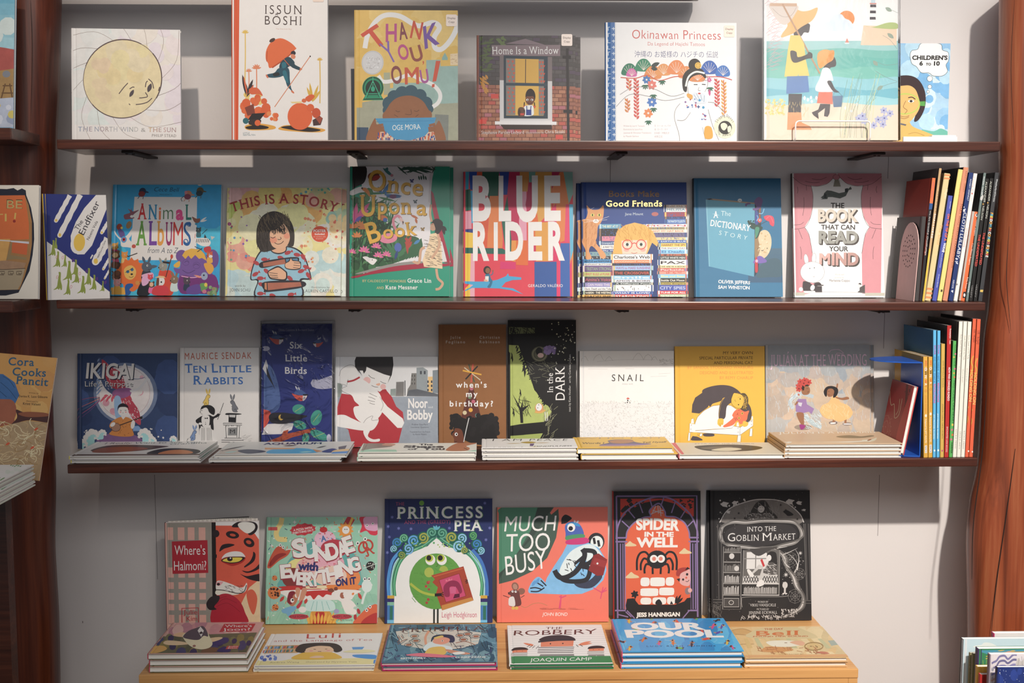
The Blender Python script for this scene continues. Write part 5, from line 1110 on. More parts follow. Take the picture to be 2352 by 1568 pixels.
# ---------------------------------------------------------------- printed art, lowest shelf
def wavecrest(a,x,y,s,f=1):
    a.P([x-60*s*f,y+60*s,x-50*s*f,y,x-10*s*f,y-40*s,x+30*s*f,y-30*s,x+40*s*f,y,x+20*s*f,y+10*s,x+10*s*f,y+60*s],'8ab0c4',1)
    for dx,dy,r in ((-48,-2,20),(-30,-28,22),(-5,-44,24),(24,-40,20),(42,-18,17),(44,6,13),(-58,24,17),(22,4,10)): a.E(x+dx*s*f,y+dy*s,r*s,r*s,'d8d6d4',n=10)
def art_ikigai(a):
    a.D((700,120,1600,1000),30,60,140,['2c3a5a','34446a','283452'],2,10,.3); a.E(1130,480,285,275,'5c667e',n=36,mot=.3); a.E(1125,480,255,250,'b4acac',n=36,mot=.3); a.E(1120,470,225,225,'cbb2b0',n=36,mot=.25); a.D((930,300,1320,650),16,14,44,['c08c94','b8808a','d4bcb8'],3,10,.3)
    a.O(1120,470,228,228,3,'a08080')
    for i in range(6): a.S([900,515+i*6,820,520+i*22,720,545+i*34,690,575+i*44],6,['8a3c50','2c3450','b85c4c','4c6480','9c4a6a','5c3c6c'][i],6,tap=1)
    a.P([900,160,950,230,960,330,1010,420,1110,450,1180,440,1160,520,1080,520,960,450,900,330,880,220],'3c4664',1); a.P([920,180,1000,240,1090,300,1130,420,1090,450,1000,420,950,330],'9c3440',1,mot=.3); a.P([1085,500,1160,490,1200,560,1250,640,1265,760,1210,730,1150,640,1100,560],'9c3644',1,mot=.3)
    a.Hh((930,220,1120,440),50,18,4,'d0b0b0',60,15,4); a.Hh((1110,520,1240,720),50,18,4,'d0b0b0',60,15,5); a.P([1030,450,1160,430,1180,480,1120,520,1020,520],'7c4a70',1,mot=.3)
    a.LL([(960+i*9,500,900+i*18,560-(i % 3)*30) for i in range(9)],10,'b04a58'); a.LL([(900+i*2,170+i*30,880-i*2,200+i*34) for i in range(10)],7,'6c7c98'); a.LL([(1210+i*6,770,1200+i*14,825) for i in range(6)],9,'6a84a8'); a.P([1030,520,1085,520,1090,690,1040,690],'7c94b0',1)
    a.S([1170,460,1240,440,1290,390,1320,355,1345,358],20,'b8b0b0',6,tap=0); a.P([1320,345,1352,362,1330,385],'b8b0b0'); a.S([1180,345,1240,350,1300,335],5,'54607c',5)
    a.P([880,915,960,850,1080,830,1200,850,1270,915],'6a4a6c',1,mot=.2); wavecrest(a,830,880,1.2); wavecrest(a,920,850,.7); wavecrest(a,1300,865,1.1,-1); wavecrest(a,740,950,.9); wavecrest(a,1560,900,.6,-1); wavecrest(a,1370,905,.6,-1); a.D((760,780,860,840),6,4,7,['d8d6d4'],3); a.D((1330,790,1480,900),8,4,9,['d8d6d4'],4)
    a.P([985,780,1000,740,1060,700,1110,690,1160,700,1210,740,1190,800,1200,860,1100,870,985,850,1010,810],'b06c34',1,mot=.1); a.P([1090,690,1108,715,1130,690],'d8d0ca'); a.Hh((1000,720,1190,860),26,16,3,'6c3c20',10,60,7)
    a.E(1108,640,46,44,'d8cec8'); a.P([1058,640,1065,590,1105,568,1150,590,1158,640,1145,605,1075,605],'262026',1); a.M([[1080,632,1095,634],[1122,632,1138,632],[1103,655,1110,655]],4,'2c2426'); a.E(1085,648,7,5,'c87070'); a.E(1132,648,7,5,'c87070')
    a.S([1070,770,1270,695],9,'3c2c28',0); a.P([1255,690,1280,684,1282,706,1262,712],'2c2426'); a.E(1042,785,42,38,'8c6450'); a.O(1042,785,42,38,4,'4a3028'); a.E(1015,760,26,16,'d0c4bc',-40); a.E(1195,760,18,40,'d0c4bc',10)
    for d,c in ((8,'1c2030'),(0,'cfc8c4')): a.T('IKIGAI',778+d,345+d,1195+d,348+d,132,c,'b',sl=.08)
    for d,c in ((4,'1c2030'),(0,'c4bebc')): a.T("Life's Purpose",768+d,420+d,1195+d,416+d,46,c,'r')
    a.Q(700,110,740,1000,'283450')
def bunny(a,x,y,s,c,f=1):
    k = '2a2628'
    a.P([x-22*s*f,y,x-26*s*f,y-30*s,x-8*s*f,y-60*s,x+6*s*f,y-90*s,x+22*s*f,y-104*s,x+40*s*f,y-92*s,x+36*s*f,y-74*s,x+24*s*f,y-60*s,x+26*s*f,y-20*s,x+12*s*f,y],c,1); a.LL([(x+18*s*f,y-98*s,x+2*s*f,y-160*s),(x+26*s*f,y-100*s,x+40*s*f,y-160*s)],9*s,c)
    a.S([x-22*s*f,y,x-26*s*f,y-30*s,x-8*s*f,y-60*s,x+6*s*f,y-90*s,x+22*s*f,y-104*s,x+40*s*f,y-92*s,x+36*s*f,y-74*s,x+24*s*f,y-60*s,x+26*s*f,y-20*s,x+12*s*f,y],3,k,5,True); a.E(x+26*s*f,y-92*s,3,3,k); a.M([[x-14*s*f,y-4*s,x-4*s*f,y-26*s,x+8*s*f,y-14*s],[x+24*s*f,y-52*s,x+34*s*f,y-46*s]],3,k,4); a.E(x-26*s*f,y-12*s,8*s,8*s,'d8d0cc')
def art_rabbits(a):
    k = '242224'
    a.T('MAURICE SENDAK',158,444,805,440,64,'b05038','s',jit=.2,sp=.12)
    for t,x0,x1,h in (('T',158,232,84),('EN',240,372,64),('L',415,480,84),('ITTLE',488,802,64)): a.T(t,x0,572,x1,570,h,'3c68a4','R')
    for t,x0,x1,h in (('R',235,325,84),('ABBITS',335,720,66)): a.T(t,x0,686,x1,686,h,'3c68a4','R')
    bunny(a,358,893,1.05,'d8a850'); bunny(a,640,955,1.1,'6a686c',-1); bunny(a,225,1232,.95,'7084a8')
    a.P([305,940,315,905,345,890,400,890,440,920,445,960,430,985,390,960,370,920,330,925],k,1); a.P([305,940,330,920,365,915,385,960,380,985,340,995,312,985,310,965],'dcd2cc',1); a.S([325,938,305,945,300,958,312,968],4,k,4); a.M([[318,925,332,922],[312,975,325,978]],3,k)
    a.P([320,995,390,985,430,1000,480,965,500,950,505,970,470,1005,430,1030,430,1130,390,1110,300,1110,290,1180,285,1080,262,1060,258,1035,290,1010],k,1); a.P([320,1000,388,995,385,1090,350,1110,318,1080],'dcd4ce',1); a.P([305,1090,345,1110,400,1080,420,1240,380,1240,355,1160,340,1240,300,1240],'d4ccc6',0); a.M([[315+i*13,1110,312+i*14,1235] for i in range(8) if i not in (3,)],3,k); a.P([345,1008,362,1018,345,1026],k); a.P([375,1006,358,1018,375,1026],k); a.D((350,1030,358,1085),4,3,4,[k]); a.E(300,1070,16,12,'dcd2cc'); a.E(492,962,14,16,'dcd2cc'); a.S([530,868,470,1030],5,k,0)
    a.P([548,972,580,966,690,972,688,982,560,986],k,1); a.P([578,980,652,980,648,1060,575,1056],k); a.P([582,984,645,984,640,1010,585,1006],'b4aca8')
    a.M([[525,1065,705,1068,705,1085,525,1082,525,1065],[548,1088,552,1210],[682,1090,676,1210],[535,1210,700,1212],[505,1230,720,1232,718,1250,505,1250],[660,1090,655,1205]],5,k); a.P([570,1110,658,1108,655,1185,568,1185],'7c7876'); a.T('M',585,1165,640,1165,38,k,'r'); a.Hh((550,1085,690,1100),20,10,2.5,k,80,20)
    a.M([[170,1225,185,1210],[165,1240,180,1222],[262,1110,270,1098]],3,k); a.Hh((710,1180,790,1250),14,40,2.5,'9a928e',-20,12,4)
def littlebird(a,x,y,s,f=1):
    a.P([x-70*s*f,y-22*s,x-30*s*f,y-10*s,x+30*s*f,y-14*s,x+64*s*f,y-4*s,x+44*s*f,y+34*s,x,y+46*s,x-40*s*f,y+20*s],'c84c3c',1); a.P([x-50*s*f,y-18*s,x-20*s*f,y-58*s,x+20*s*f,y-48*s,x+62*s*f,y-10*s,x+10*s*f,y-4*s],'3c5484',1); a.P([x+30*s*f,y-8*s,x+62*s*f,y-4*s,x+48*s*f,y+28*s,x+24*s*f,y+44*s],'d8d2cc',1); a.P([x+28*s*f,y-14*s,x+60*s*f,y-16*s,x+76*s*f,y-8*s,x+50*s*f,y,x+30*s*f,y-2*s],'24242c',1); a.LL([(x-20*s*f,y-55*s,x-40*s*f,y-90*s),(x,y-50*s,x-15*s*f,y-80*s)],7*s,'c8c2c0')
def art_birds(a):
    a.P([870,470,1010,520,1080,760,1060,930,885,960,880,700],'4c608c',1,mot=.15); a.P([920,530,955,440,972,500,960,595],'d8d2cc'); a.P([955,500,1040,740,1015,690,960,600],'282830'); a.E(955,335,38,24,'b8b0bc')
    littlebird(a,1060,250,1,1); littlebird(a,1455,290,.72,-1); littlebird(a,1275,795,1.1,1)
    a.P([1380,670,1400,635,1460,640,1500,625,1590,595,1590,720,1500,730,1440,725,1395,705],'b4acb8',0,mot=.15)
    a.P([880,940,935,930,990,960,960,1060,880,1150],'c84c3c',1); a.P([890,1140,960,1070,1215,1060,1190,1130,1080,1170,900,1175],'d8d2cc',0); a.P([970,1005,1000,965,1100,958,1200,970,1340,990,1300,1015,1200,1050,1110,1070,1000,1060],'26242a',1); a.E(1088,1006,24,28,'d8a440'); a.E(1102,998,20,24,'26242a')
    a.P([930,1250,1090,1190,1110,1140,1160,1125,1150,1165,1400,1110,1425,1110,1400,1150,1200,1200,1050,1260],'a8482c',0,mot=.3); a.Hh((1000,1150,1400,1240),40,30,3,'5c2c28',-15,10,3)
    for x,y,rx,ry,t in ((1262,925,62,48,0),(1430,1010,52,80,20),(1270,1080,66,42,20),(1455,1180,92,42,25),(1325,1210,34,50,10)): a.E(x,y,rx,ry,'3c8c78',t,mot=.12); a.S([x-rx*.6,y+ry*.5,x+rx*.6,y-ry*.5],4,'b0b060',0)
    a.E(1550,1210,22,40,'b4acb8'); a.T('Olivia Cosneau & Bernard Duisit',1080,166,1420,168,20,'b8b0b8','r')
    for t,x0,x1,y in (('Six',1185,1306,334),('Little',1138,1350,458),('Birds',1135,1345,578)): a.T(t,x0,y,x1,y+2,62,'d8d0cc','R')
def art_noor(a):
    a.Q(78,390,1025,765,'d2cac6'); a.Q(78,758,1025,1240,'8c8f96',mot=.25)
    for p,c in (([85,630,150,640,140,760,82,765],'848880'),([588,690,636,685,636,755,585,752],'8a8f88'),([640,625,712,622,710,755,636,755],'77706c'),([780,545,830,545,825,700,735,755,745,690,770,650],'7c7670'),([825,495,885,492,928,520,925,720,825,710],'8e9090'),([930,578,972,576,972,722,928,720],'d8ac70'),([972,520,1020,515,1020,730,972,725],'7c8084'),([735,755,755,700,830,690,1020,735,1020,758],'5a5a5e')): a.P(p,c,mot=.2)
    a.Q(716,612,724,752,'3c3a3a'); a.M([[865,525,865,555],[900,525,900,555]],16,'44464c',0); a.M([[x,y,x,y+22] for x in (930,963) for y in (612,650,688)],14,'44464c',0)
    a.M([[x,y,x,y+18] for x in (785,808) for y in (560,595,630)],8,'4c4844',0)
    r = 'a82c34'; w = 'd9d2cd'; k = '6a6260'
    a.P([80,920,140,730,250,745,330,800,420,720,540,690,600,760,640,850,700,900,710,980,660,1180,240,1225,200,1060,82,1000],r,0,mot=.08); a.P([480,690,545,690,600,780,560,860,490,740],r)
    a.P([310,500,365,490,430,500,540,540,600,580,560,640,520,690,490,715,440,690,350,620],w,0); a.P([262,430,275,395,610,395,615,470,600,560,560,640,585,570,530,555,470,530,400,500,370,485,365,520,345,550,335,520,305,520,330,570,300,530,265,490],'2a2627',0,mot=.3)
    a.E(373,612,34,34,'d8a49c',mot=.2); a.E(520,668,26,26,'d8a49c'); a.P([455,645,490,635,490,655,470,658],'dc9c80',1); a.M([[388,560,410,582,445,594],[495,618,520,632,548,640],[415,655,440,668,475,672]],4,'4a4040',5)
    a.P([120,570,140,510,210,470,260,480,310,580,380,630,480,720,510,800,515,890,470,960,400,1000,330,1000,270,950,248,880,260,850,300,840,260,800,230,745,150,710,145,680,190,660,130,640],w,1); a.S([120,570,140,510,210,470,260,480,300,540],3,k,5); a.S([130,640,190,660,150,680,150,710,230,745],3,k,5); a.S([192,622,250,610,308,580],16,r,5); a.S([190,650,200,600,196,630],3,k)
    a.P([385,760,400,722,470,740,490,760,560,850,700,960,712,1000,690,1045,650,1045,550,940,480,870,420,830,385,790],w,0); a.M([[395,728,430,745,465,760],[385,760,420,770,450,785],[380,790,415,800,445,805],[395,815,420,825,445,830]],4,k,4); a.S([490,760,520,830,500,890],3,k)
    a.P([80,940,160,925,240,960,350,1000,420,935,480,970,430,1060,340,1070,200,1050,80,1020],w,1); a.S([340,1000,370,960,425,935,415,975,480,970],3,k); a.P([340,1070,400,1060,380,1120,430,1150,485,1145,480,1170,400,1170,355,1130],w,1)
    a.T('Noor',750,862,928,860,85,'e0dad6','b'); a.T('and',932,863,972,863,16,'d0cac6'); a.T('Bobby',740,968,974,966,86,'e0dad6','b')
    for t,x0,x1,y in (('Praline Gay-Para',782,928,1020),('Lauranne Quentric',774,936,1045),('Translated from the French',762,950,1088),('by Alyson Waters',792,914,1110)): a.T(t,x0,y,x1,y,13,'3c3c40')
def art_bday(a):
    l = 'd8c8b8'
    for t,x0,x1,y in (('Julie',1132,1228,230),('Fogliano',1093,1270,272),('Christian',1403,1588,230),('Robinson',1403,1588,272)): a.T(t,x0,y,x1,y,25,'c4ac98','b',sp=.22)
    a.M([[1303,465,1355,630]],12,'4a5444',0); a.M([[1342,462,1325,632]],14,'c05040',0); a.M([[1262,495,1410,610]],8,'c8b89c',0); a.M([[1385,482,1274,602]],13,'2c2826',0); a.M([[1248,522,1420,560]],13,'d89c34',0)
    a.P([1310,680,1345,680,1415,950,1320,965,1232,950],'5c3028',mot=.1)
    for x,y,r,c in ((1328,688,17,'b0606c'),(1313,765,17,'6a7c5c'),(1345,806,17,'b85c6c'),(1320,883,19,'d89a38'),(1266,908,19,'c8b48c'),(1380,932,19,'5c8078')): a.E(x,y,r,r,c)
    k = '211e1e'
    a.P([1130,960,1150,925,1200,915,1240,950,1330,965,1420,930,1500,925,1560,970,1582,1050,1560,1130,1600,1190,1400,1200,1250,1150,1190,1060,1150,1030],k,1); a.D((1140,930,1570,1100),60,14,30,[k,'262222'],5,8)
    a.P([1180,1050,1240,1070,1260,1180,1250,1240,1175,1240,1168,1150,1150,1105,1168,1080],'6c3a28',1); a.E(1188,1105,14,16,'e4dcd4'); a.E(1190,1105,7,9,k); a.S([1168,1165,1180,1172,1195,1168],4,'3a1c16'); a.S([1305,955,1280,1060,1256,1175],8,'c0bab4',4)
    for t,x0,x1,y in (("when's",1185,1468,678),('my',1278,1384,762),('birthday?',1128,1525,850)): a.T(t,x0,y,x1,y,50,'e6dcd4','b',sp=.18)
def art_dark(a):
    a.P([1664,120,1900,130,1900,180,1664,185],'6c7048',0,mot=.4); a.P([1664,285,1750,290,1800,420,1840,520,1900,700,1990,800,2030,850,2060,900,1990,990,1780,1010,1664,1030],'a8ae5c',0,mot=.2); a.P([1664,1120,1980,1095,1950,1150,1664,1200],'9ca454',0); k = '1c1a1a'
    rd = random.Random(4)
    a.LL([(1740+t*30+rd.uniform(-10,30),290+t*60,1740+t*30-rd.uniform(10,40),320+t*60) for t in [i*.25 for i in range(36)]],7,k)
    a.P([1790,300,1850,330,1920,420,2000,640,2080,720,2030,840,1960,780,1900,680,1840,520],k,1,mot=.3)
    a.Hh((1664,118,2080,190),70,60,5,k,70,60,6); a.Hh((1980,850,2100,1140),40,70,3,'8a8464',120,30,7); a.Hh((1850,440,2100,620),30,60,2.5,'7c7860',30,60,9)
    a.E(1945,370,75,70,'5c5844',0,mot=.4); a.O(1945,370,62,58,5,'8a8264'); a.O(1945,372,48,46,4,'3c3a30'); a.E(1940,345,30,36,'1c181a'); a.E(1955,382,28,22,'d0a89c'); a.D((1990,305,2080,370),20,10,22,['8c74a0','7c6490'],8)
    a.E(1945,865,40,46,'c88c58'); a.E(1942,855,28,34,'d8d0c8'); a.E(1932,862,4,4,k); a.E(1940,835,4,4,k); a.S([1905,900,1960,905,2000,880],14,'d09a50',4); a.M([[1998,900,2008,985],[2018,900,2022,980]],7,'d0c8bc',0)
    a.P([1775,1000,1765,880,1700,735,1775,860,1800,770,1790,860,1855,835,1795,895,1800,1000],k); a.Hh((1720,790,1860,900),26,90,3,k,60,50,3)
    for x,y,s in ((1690,400,1),(1800,505,1.6),(1770,725,.8),(1708,905,.9)): a.P([x-8*s,y-50*s,x+6*s,y-30*s,x+14*s,y+20*s,x+6*s,y+50*s,x,y+10*s,x-10*s,y+20*s,x-2*s,y-20*s],k)
    a.P([1655,1030,1900,1000,2000,990,2010,1080,1800,1110,1655,1120],k); a.D((2050,70,2270,460),46,2.5,7,['c8c09c','d8d0b8'],3); a.P([1640,20,1660,20,1664,1200,1640,1200],k)
    a.T('In the',2070,720,2068,545,52,'e4dcd4','r'); a.T('DARK',2178,790,2174,485,84,'e4dcd4','r'); a.T('text by Kate Hoefler   art by Corinna Luyken',2232,898,2230,375,18,'c0b8b0','r')
def art_snail(a):
    g = '9a9290'
    L = []
    rd = random.Random(2)
    for x0,y0,w,h in ((120,280,80,50),(260,280,120,70),(390,278,90,40),(700,275,120,70),(820,278,100,60),(910,282,70,40)):
        a.S([(x0+i*w/8+rd.uniform(-3,3),y0-h*math.sin(math.pi*i/8)+rd.uniform(-6,6)) for i in range(9)],2.5,'aaa19c')
    a.M([[300,290,600,272,950,278],[150,340,400,350,700,345],[990,290,1150,295],[200,372,420,376],[620,372,720,376],[990,435,1120,430],[900,465,1080,460],[1000,330,1150,325]],2.2,'b8afaa',4); a.Hh((1000,270,1160,330),30,30,2.2,'a8a09a',10,60,4)
    a.T('SNAIL',468,512,825,515,76,'38322f','s',jit=.2,sp=.22); a.T('MINU KIM',588,552,702,553,13,'9a9290',sp=.1)
    a.Q(100,760,1175,1300,'e4ddd8'); a.Hh((105,750,1165,1180),520,26,2,'b6ada8',20,80,5); a.Hh((105,765,1165,1180),320,18,2,'978e8a',50,80,6); a.Hh((110,735,1160,765),60,18,2,'9a918c',80,30,7)
    a.E(650,712,16,14,'cc5444',0,a0=180,a1=360); a.Q(634,712,666,716,'cc5444'); a.E(648,730,8,10,'4a4444'); a.E(643,752,6,8,'2c2828'); a.S([660,740,668,750],4,'4a4444',0); a.E(622,757,8,4,'3c3636'); a.E(672,757,8,4,'3c3636')
    a.Q(140,165,152,1250,'e6dfda')
def art_cat(a):
    k = '3a2c14'
    for t,x0,y in (('MY VERY OWN',1712,214),('SPECIAL PARTICULAR PRIVATE',1443,270),('AND PERSONAL CAT',1607,325)): a.T(t,x0,y,2046,y+2,33,'3c2810','s',sp=.02)
    for t,x0,y in (('BY SANDOL STODDARD WARBURG',1310,376),('DESIGNED AND ILLUSTRATED',1450,436),('BY REMY CHARLIP',1675,494)): a.T(t,x0,y,2050,y+4,33,'e88c3c','s',sp=.02)
    w = 'f2ece6'; o = 'e8724c'; y_ = 'f0b840'; d = '54484a'
    a.P([1385,880,1445,880,1440,1110,1375,1110],y_); a.P([1362,870,1368,780,1400,700,1480,645,1500,680,1560,780,1545,810,1450,880],d,0,mot=.15)
    a.P([1480,620,1560,580,1680,560,1790,570,1870,610,1920,660,1960,720,2020,800,2040,880,2030,940,2000,985,1940,960,1950,890,1900,820,1820,760,1790,700,1720,705,1690,740,1600,770,1565,800,1500,690],d,1,mot=.15)
    a.P([1405,1070,1400,1000,1430,920,1500,850,1600,795,1700,785,1800,790,1860,830,1900,900,1850,1000,1820,1045,1600,1055],w,0); a.S([1405,1070,1400,1000,1430,920,1500,850,1600,795,1700,785,1800,790,1860,830],3,k)
    a.P([1340,990,1400,1000,1408,1075,1820,1045,1830,1020,1915,1035,1910,1125,1600,1105,1340,1090],w); a.P([1910,1040,2040,950,2055,945,2055,1020,1910,1125],w); a.S([1340,990,1340,1088,1908,1124,2055,1020,2055,950,1912,1035,1908,1124],3,k,0); a.S([1405,1072,1820,1045,1832,1020,1912,1035],3,k,0)
    for x,y,x1,y1 in ((1330,1095,1350,1185),(1462,1105,1485,1135),(1885,1125,1922,1200),(2022,1050,2050,1135)): a.P([x,y,x1,y,x1-4,y1,x-8,y1],w); a.S([x,y,x-8,y1,x1-4,y1,x1,y],3,k,0)
    a.P([1362,940,1385,935,1390,990,1355,990],w); a.S([1362,940,1385,935,1392,990],3,k,0); a.P([1872,985,1890,978,1900,1025,1870,1025],w); a.P([2038,915,2052,910,2055,950,2038,955],w)
    for x,y in ((1360,1010),(1355,1055),(1888,1045),(1890,1090),(2040,970),(2038,1005)): a.O(x,y,5,5,2,k)
    a.P([1820,900,1850,850,1900,830,1960,860,2008,850,1995,900,1985,950,1950,985,1910,1000,1880,960,1830,1010,1740,1035,1720,1020,1760,990,1830,930],o,1); a.P([1925,985,1930,960,1945,985],o); a.E(1932,880,11,13,'e8c050'); a.E(1932,880,5,9,k); a.E(1898,932,11,13,'e8c050'); a.E(1898,932,5,9,k); a.M([[1868,895,1882,888,1888,900],[1880,888,1885,872],[1890,850,1905,835],[1862,925,1880,950],[1850,930,1862,960]],4,'8a3424')
    a.P([1680,780,1730,705,1790,700,1830,740,1760,800,1740,930,1670,935],d,1,mot=.15); a.S([1730,705,1690,780,1668,930],2,y_)
    a.P([1665,940,1720,942,1720,1000,1700,1010,1690,1028,1665,1010,1655,990],y_,1); a.M([[1680,990,1690,1025],[1700,985,1712,1005]],2.5,k); a.P([1950,965,2000,985,1990,1020,1950,1030,1938,1000],y_,1)
    a.P([1830,660,1850,650,1900,660,1950,700,1960,760,1930,820,1870,820,1815,775,1808,720],y_,1); a.S([1808,720,1830,660,1850,650,1900,662],3,k); a.S([1808,720,1815,775,1870,820,1930,822],3,k); a.M([[1852,725,1850,740,1862,748],[1885,780,1895,788],[1905,710,1912,725]],3,k); a.E(1908,718,6,9,k); a.E(1890,782,8,6,k); a.S([1880,700,1920,698],2,k)
    a.P([1915,660,1960,655,1995,700,1998,760,1980,830,1920,830,1950,760,1945,700],'5a4c34',1); a.M([[(1930+((i*17) % 60)),670+i*6,(1930+((i*23) % 60)),700+i*6] for i in range(24)],3,'d8a848')
    a.P([1365,1150,1385,1130,1430,1140,1480,1165,1480,1182,1365,1180],d,1); a.P([1500,1105,1612,1108,1610,1135,1510,1135],d,1); a.M([[1420,1130,1440,1115,1450,1135]],3,k); a.P([1375,1090,1425,1090,1425,1138,1380,1132],y_)
    a.Q(1160,110,1178,1250,'d8a038')
def art_julian(a):
    a.Q(60,365,1100,620,'a2a5aa',mot=.15); a.D((70,640,1060,760),20,50,110,['a4a4a6','b0aaa6','9aa0a6','b4aca4'],3,10,.25); a.D((70,660,1060,1180),44,60,120,['c4ac98','ccb298','bca898','d0b49c'],4,10,.25); a.D((80,600,1060,700),16,50,80,['b4a8a0','bcaaa0','a8a8a8'],5,10,.25)
    a.Hh((90,540,1050,1150),160,50,2.5,'c4ccd0',80,18,6)
    a.T('JULIÁN AT THE WEDDING',122,565,1015,562,105,'ecc4da','r',jit=.1); a.S([670,440,690,418,760,415,800,450,740,445,750,470],4,'ecc4da')
    # one child
    s = '9c6848'
    a.E(420,1130,80,26,'9c8878',mot=.2); a.S([330,960,300,900,340,850,400,820,470,835,520,850],34,'b8c0c4',6); a.Hh((280,820,420,990),46,40,4,'d0dcde',100,40,3); a.S([420,1010,460,1050,520,1100,590,1130],36,'b4c0c2',6); a.Hh((420,1010,590,1140),50,40,4,'d4dee0',30,30,4)
    a.P([352,905,380,870,450,870,460,920,525,960,500,1010,450,960,480,985,420,1000,355,985],'9c78a8',0,mot=.1); a.P([375,900,415,905,405,940,380,930],'d0c8d0'); a.P([365,995,425,1000,430,1060,428,1110,405,1105,370,1040],s,1); a.P([390,1105,442,1115,425,1145,400,1150],'a0387c',1); a.P([345,920,360,895,385,890,355,930],s)
    a.P([410,780,440,745,480,760,488,800,470,828,430,832,412,815],s,1); a.P([405,780,420,740,470,735,480,750,440,755,430,790],'2c2420',1); a.M([[455,775,470,772],[462,808,478,802]],3,'3c2420')
    for x,y in ((400,712),(440,700),(475,715),(385,750),(385,775),(430,725)): a.flower(x,y,34,'c84840','7c2428',6)
    a.flower(382,830,12,'b84840')
    # other child
    a.E(700,1090,40,16,'7c6c68'); a.E(830,1100,44,14,'7c6c68'); a.P([700,1050,720,1060,715,1092,690,1090],s); a.P([800,1040,825,1050,822,1095,805,1095],s); a.P([675,1088,720,1085,718,1098,680,1100],'e8e0dc',1); a.P([800,1095,865,1096,860,1106,802,1106],'d8d0cc',1)
    a.P([690,850,740,842,770,900,840,930,880,990,860,1040,820,1060,760,1080,700,1060,640,1050,600,1020,578,980,600,930,660,900],'efb878',1,mot=.1); a.Hh((600,920,860,1050),40,50,3,'f2cc98',70,50,4); a.P([720,850,780,860,830,850,850,868,800,880,740,868],s,1); a.S([730,790,742,740,738,730],14,s)
    a.P([640,780,660,755,700,770,715,800,700,840,660,850,640,820],s,1); a.P([615,800,640,760,690,750,740,770,748,810,725,850,700,855,712,800,690,775,650,785,642,845,625,840],'262022',1); a.M([[655,800,668,802],[655,830,672,835]],3,'3c2420')
    a.Q(1044,365,1052,1350,'a8a09c')
# flat stacks, art given in the photo's foreshortened frame
def art_grandma(a):
    a.T('I Really Want to See You,',865,940,1790,930,14,'3c4a48','s',sl=1.0); a.T('Grandma',1490,948,1842,936,11,'3c4a48','s',sl=1.0)
    a.P([780,1000,900,955,1150,948,1470,960,1430,975,1250,1000,1000,1012],'4a3430',1); a.P([800,1010,900,972,1200,968,1300,985,1150,1005,950,1018],'7c3c28',1); a.P([1320,1030,1400,990,1560,980,1760,992,1790,1020,1650,1040],'2c2422',1); a.P([1420,1030,1500,1000,1640,996,1730,1015,1680,1030],'b0683c',1); a.P([680,1015,780,1000,820,1018,700,1025],'d8cfc6'); a.P([1790,1030,1960,905,1975,915,1830,1040],'3c5448')
    a.Q(620,1030,1800,1050,'5a463e')
def art_aquarium(a):
    a.T('AQUARIUM',855,1275,1440,1272,18,'2c3054','h',jit=.1)
    a.P([440,1340,520,1310,700,1330,660,1362,440,1364],'b4a498',1); a.P([930,1345,1000,1318,1200,1310,1350,1320,1420,1355,1000,1362],'4a94c4',1); a.P([640,1335,720,1320,860,1328,920,1345,760,1362],'3c4254',1); a.P([890,1305,1200,1310,1230,1300,1180,1320,900,1322],'c08c64'); a.P([1370,1320,1480,1340,1420,1350],'b87850'); a.P([1470,1345,1560,1315,1620,1330,1560,1355],'3c4474',1); a.P([1620,1300,1700,1285,1690,1330,1640,1345],'54505c'); a.P([1600,1330,1740,1320,1730,1345,1580,1355],'d8a878',1); a.P([1580,1350,1730,1340,1725,1362,1570,1366],'4c80b8'); a.LL([(460,1335,690,1285),(1400,1310,1500,1290),(1060,1288,1200,1284)],6,'4a4448'); a.LL([(520,1350,640,1340),(1250,1350,1380,1345)],5,'9cc8e0')
def art_shape(a):
    a.P([285,1268,300,1240,600,1245,620,1270],'9cc0a4'); a.P([290,1250,320,1190,480,1188,560,1215,400,1235],'84786c',1); a.P([470,1205,500,1190,580,1195,560,1210],'b88c74',1); a.P([1060,1240,1160,1180,1345,1182,1250,1210,1290,1230,1270,1255,1100,1258],'b07050',1); a.S([1230,1230,1275,1245],4,'3c2c28',0); a.P([1270,1262,1372,1248,1372,1275,1250,1275],'9cc0a8')
    a.T('The',790,1204,920,1204,13,'3c3230','h'); a.T('Shape',660,1227,1030,1226,20,'3c3230','h'); a.T('of',700,1245,790,1245,12,'3c3230','h'); a.T('You',830,1247,1045,1246,20,'3c3230','h')
def art_peace(a):
    k = '4a4644'
    a.T('I AM PEACE',1480,1168,2150,1160,18,k,'t',sp=.1); a.T('A BOOK of',1500,1230,1760,1228,10,k,'s'); a.T('MINDFULNESS',1860,1222,2230,1216,12,k,'s'); a.T('BY SUSAN VERDE      ART BY PETER H. REYNOLDS',1560,1246,2110,1240,6,'8a8480')
    a.P([1720,1180,1790,1170,1860,1178,1800,1188],'b08c3c',1); a.LL([(1600,1190,1740,1186),(1840,1184,1990,1180)],2.5,'b89060'); a.P([1810,1190,1850,1188,1850,1212,1820,1212],'6a4a7c'); a.LL([(1760,1228,1900,1220)],4,'d8a840')
def art_words(a):
    a.T('Words I',110,1216,330,1216,16,'5a4420','b',jit=.2); a.T('Tell Myself',745,1212,1030,1206,16,'5a4420','b',jit=.2); a.T('WHO I AM',60,1165,920,1158,14,'b08a5c','s')
    a.P([300,1235,380,1205,360,1185,430,1172,600,1172,650,1195,720,1208,860,1222,700,1238],'6a5668',1); a.P([380,1190,450,1175,600,1175,640,1195,560,1212,430,1210],'b07444',1); a.P([300,1238,400,1222,700,1220,860,1225,650,1240],'8c6a94',1); a.T('BY SUSAN VERDE     ART BY PETER H. REYNOLDS',300,1262,940,1252,10,'b07c34')
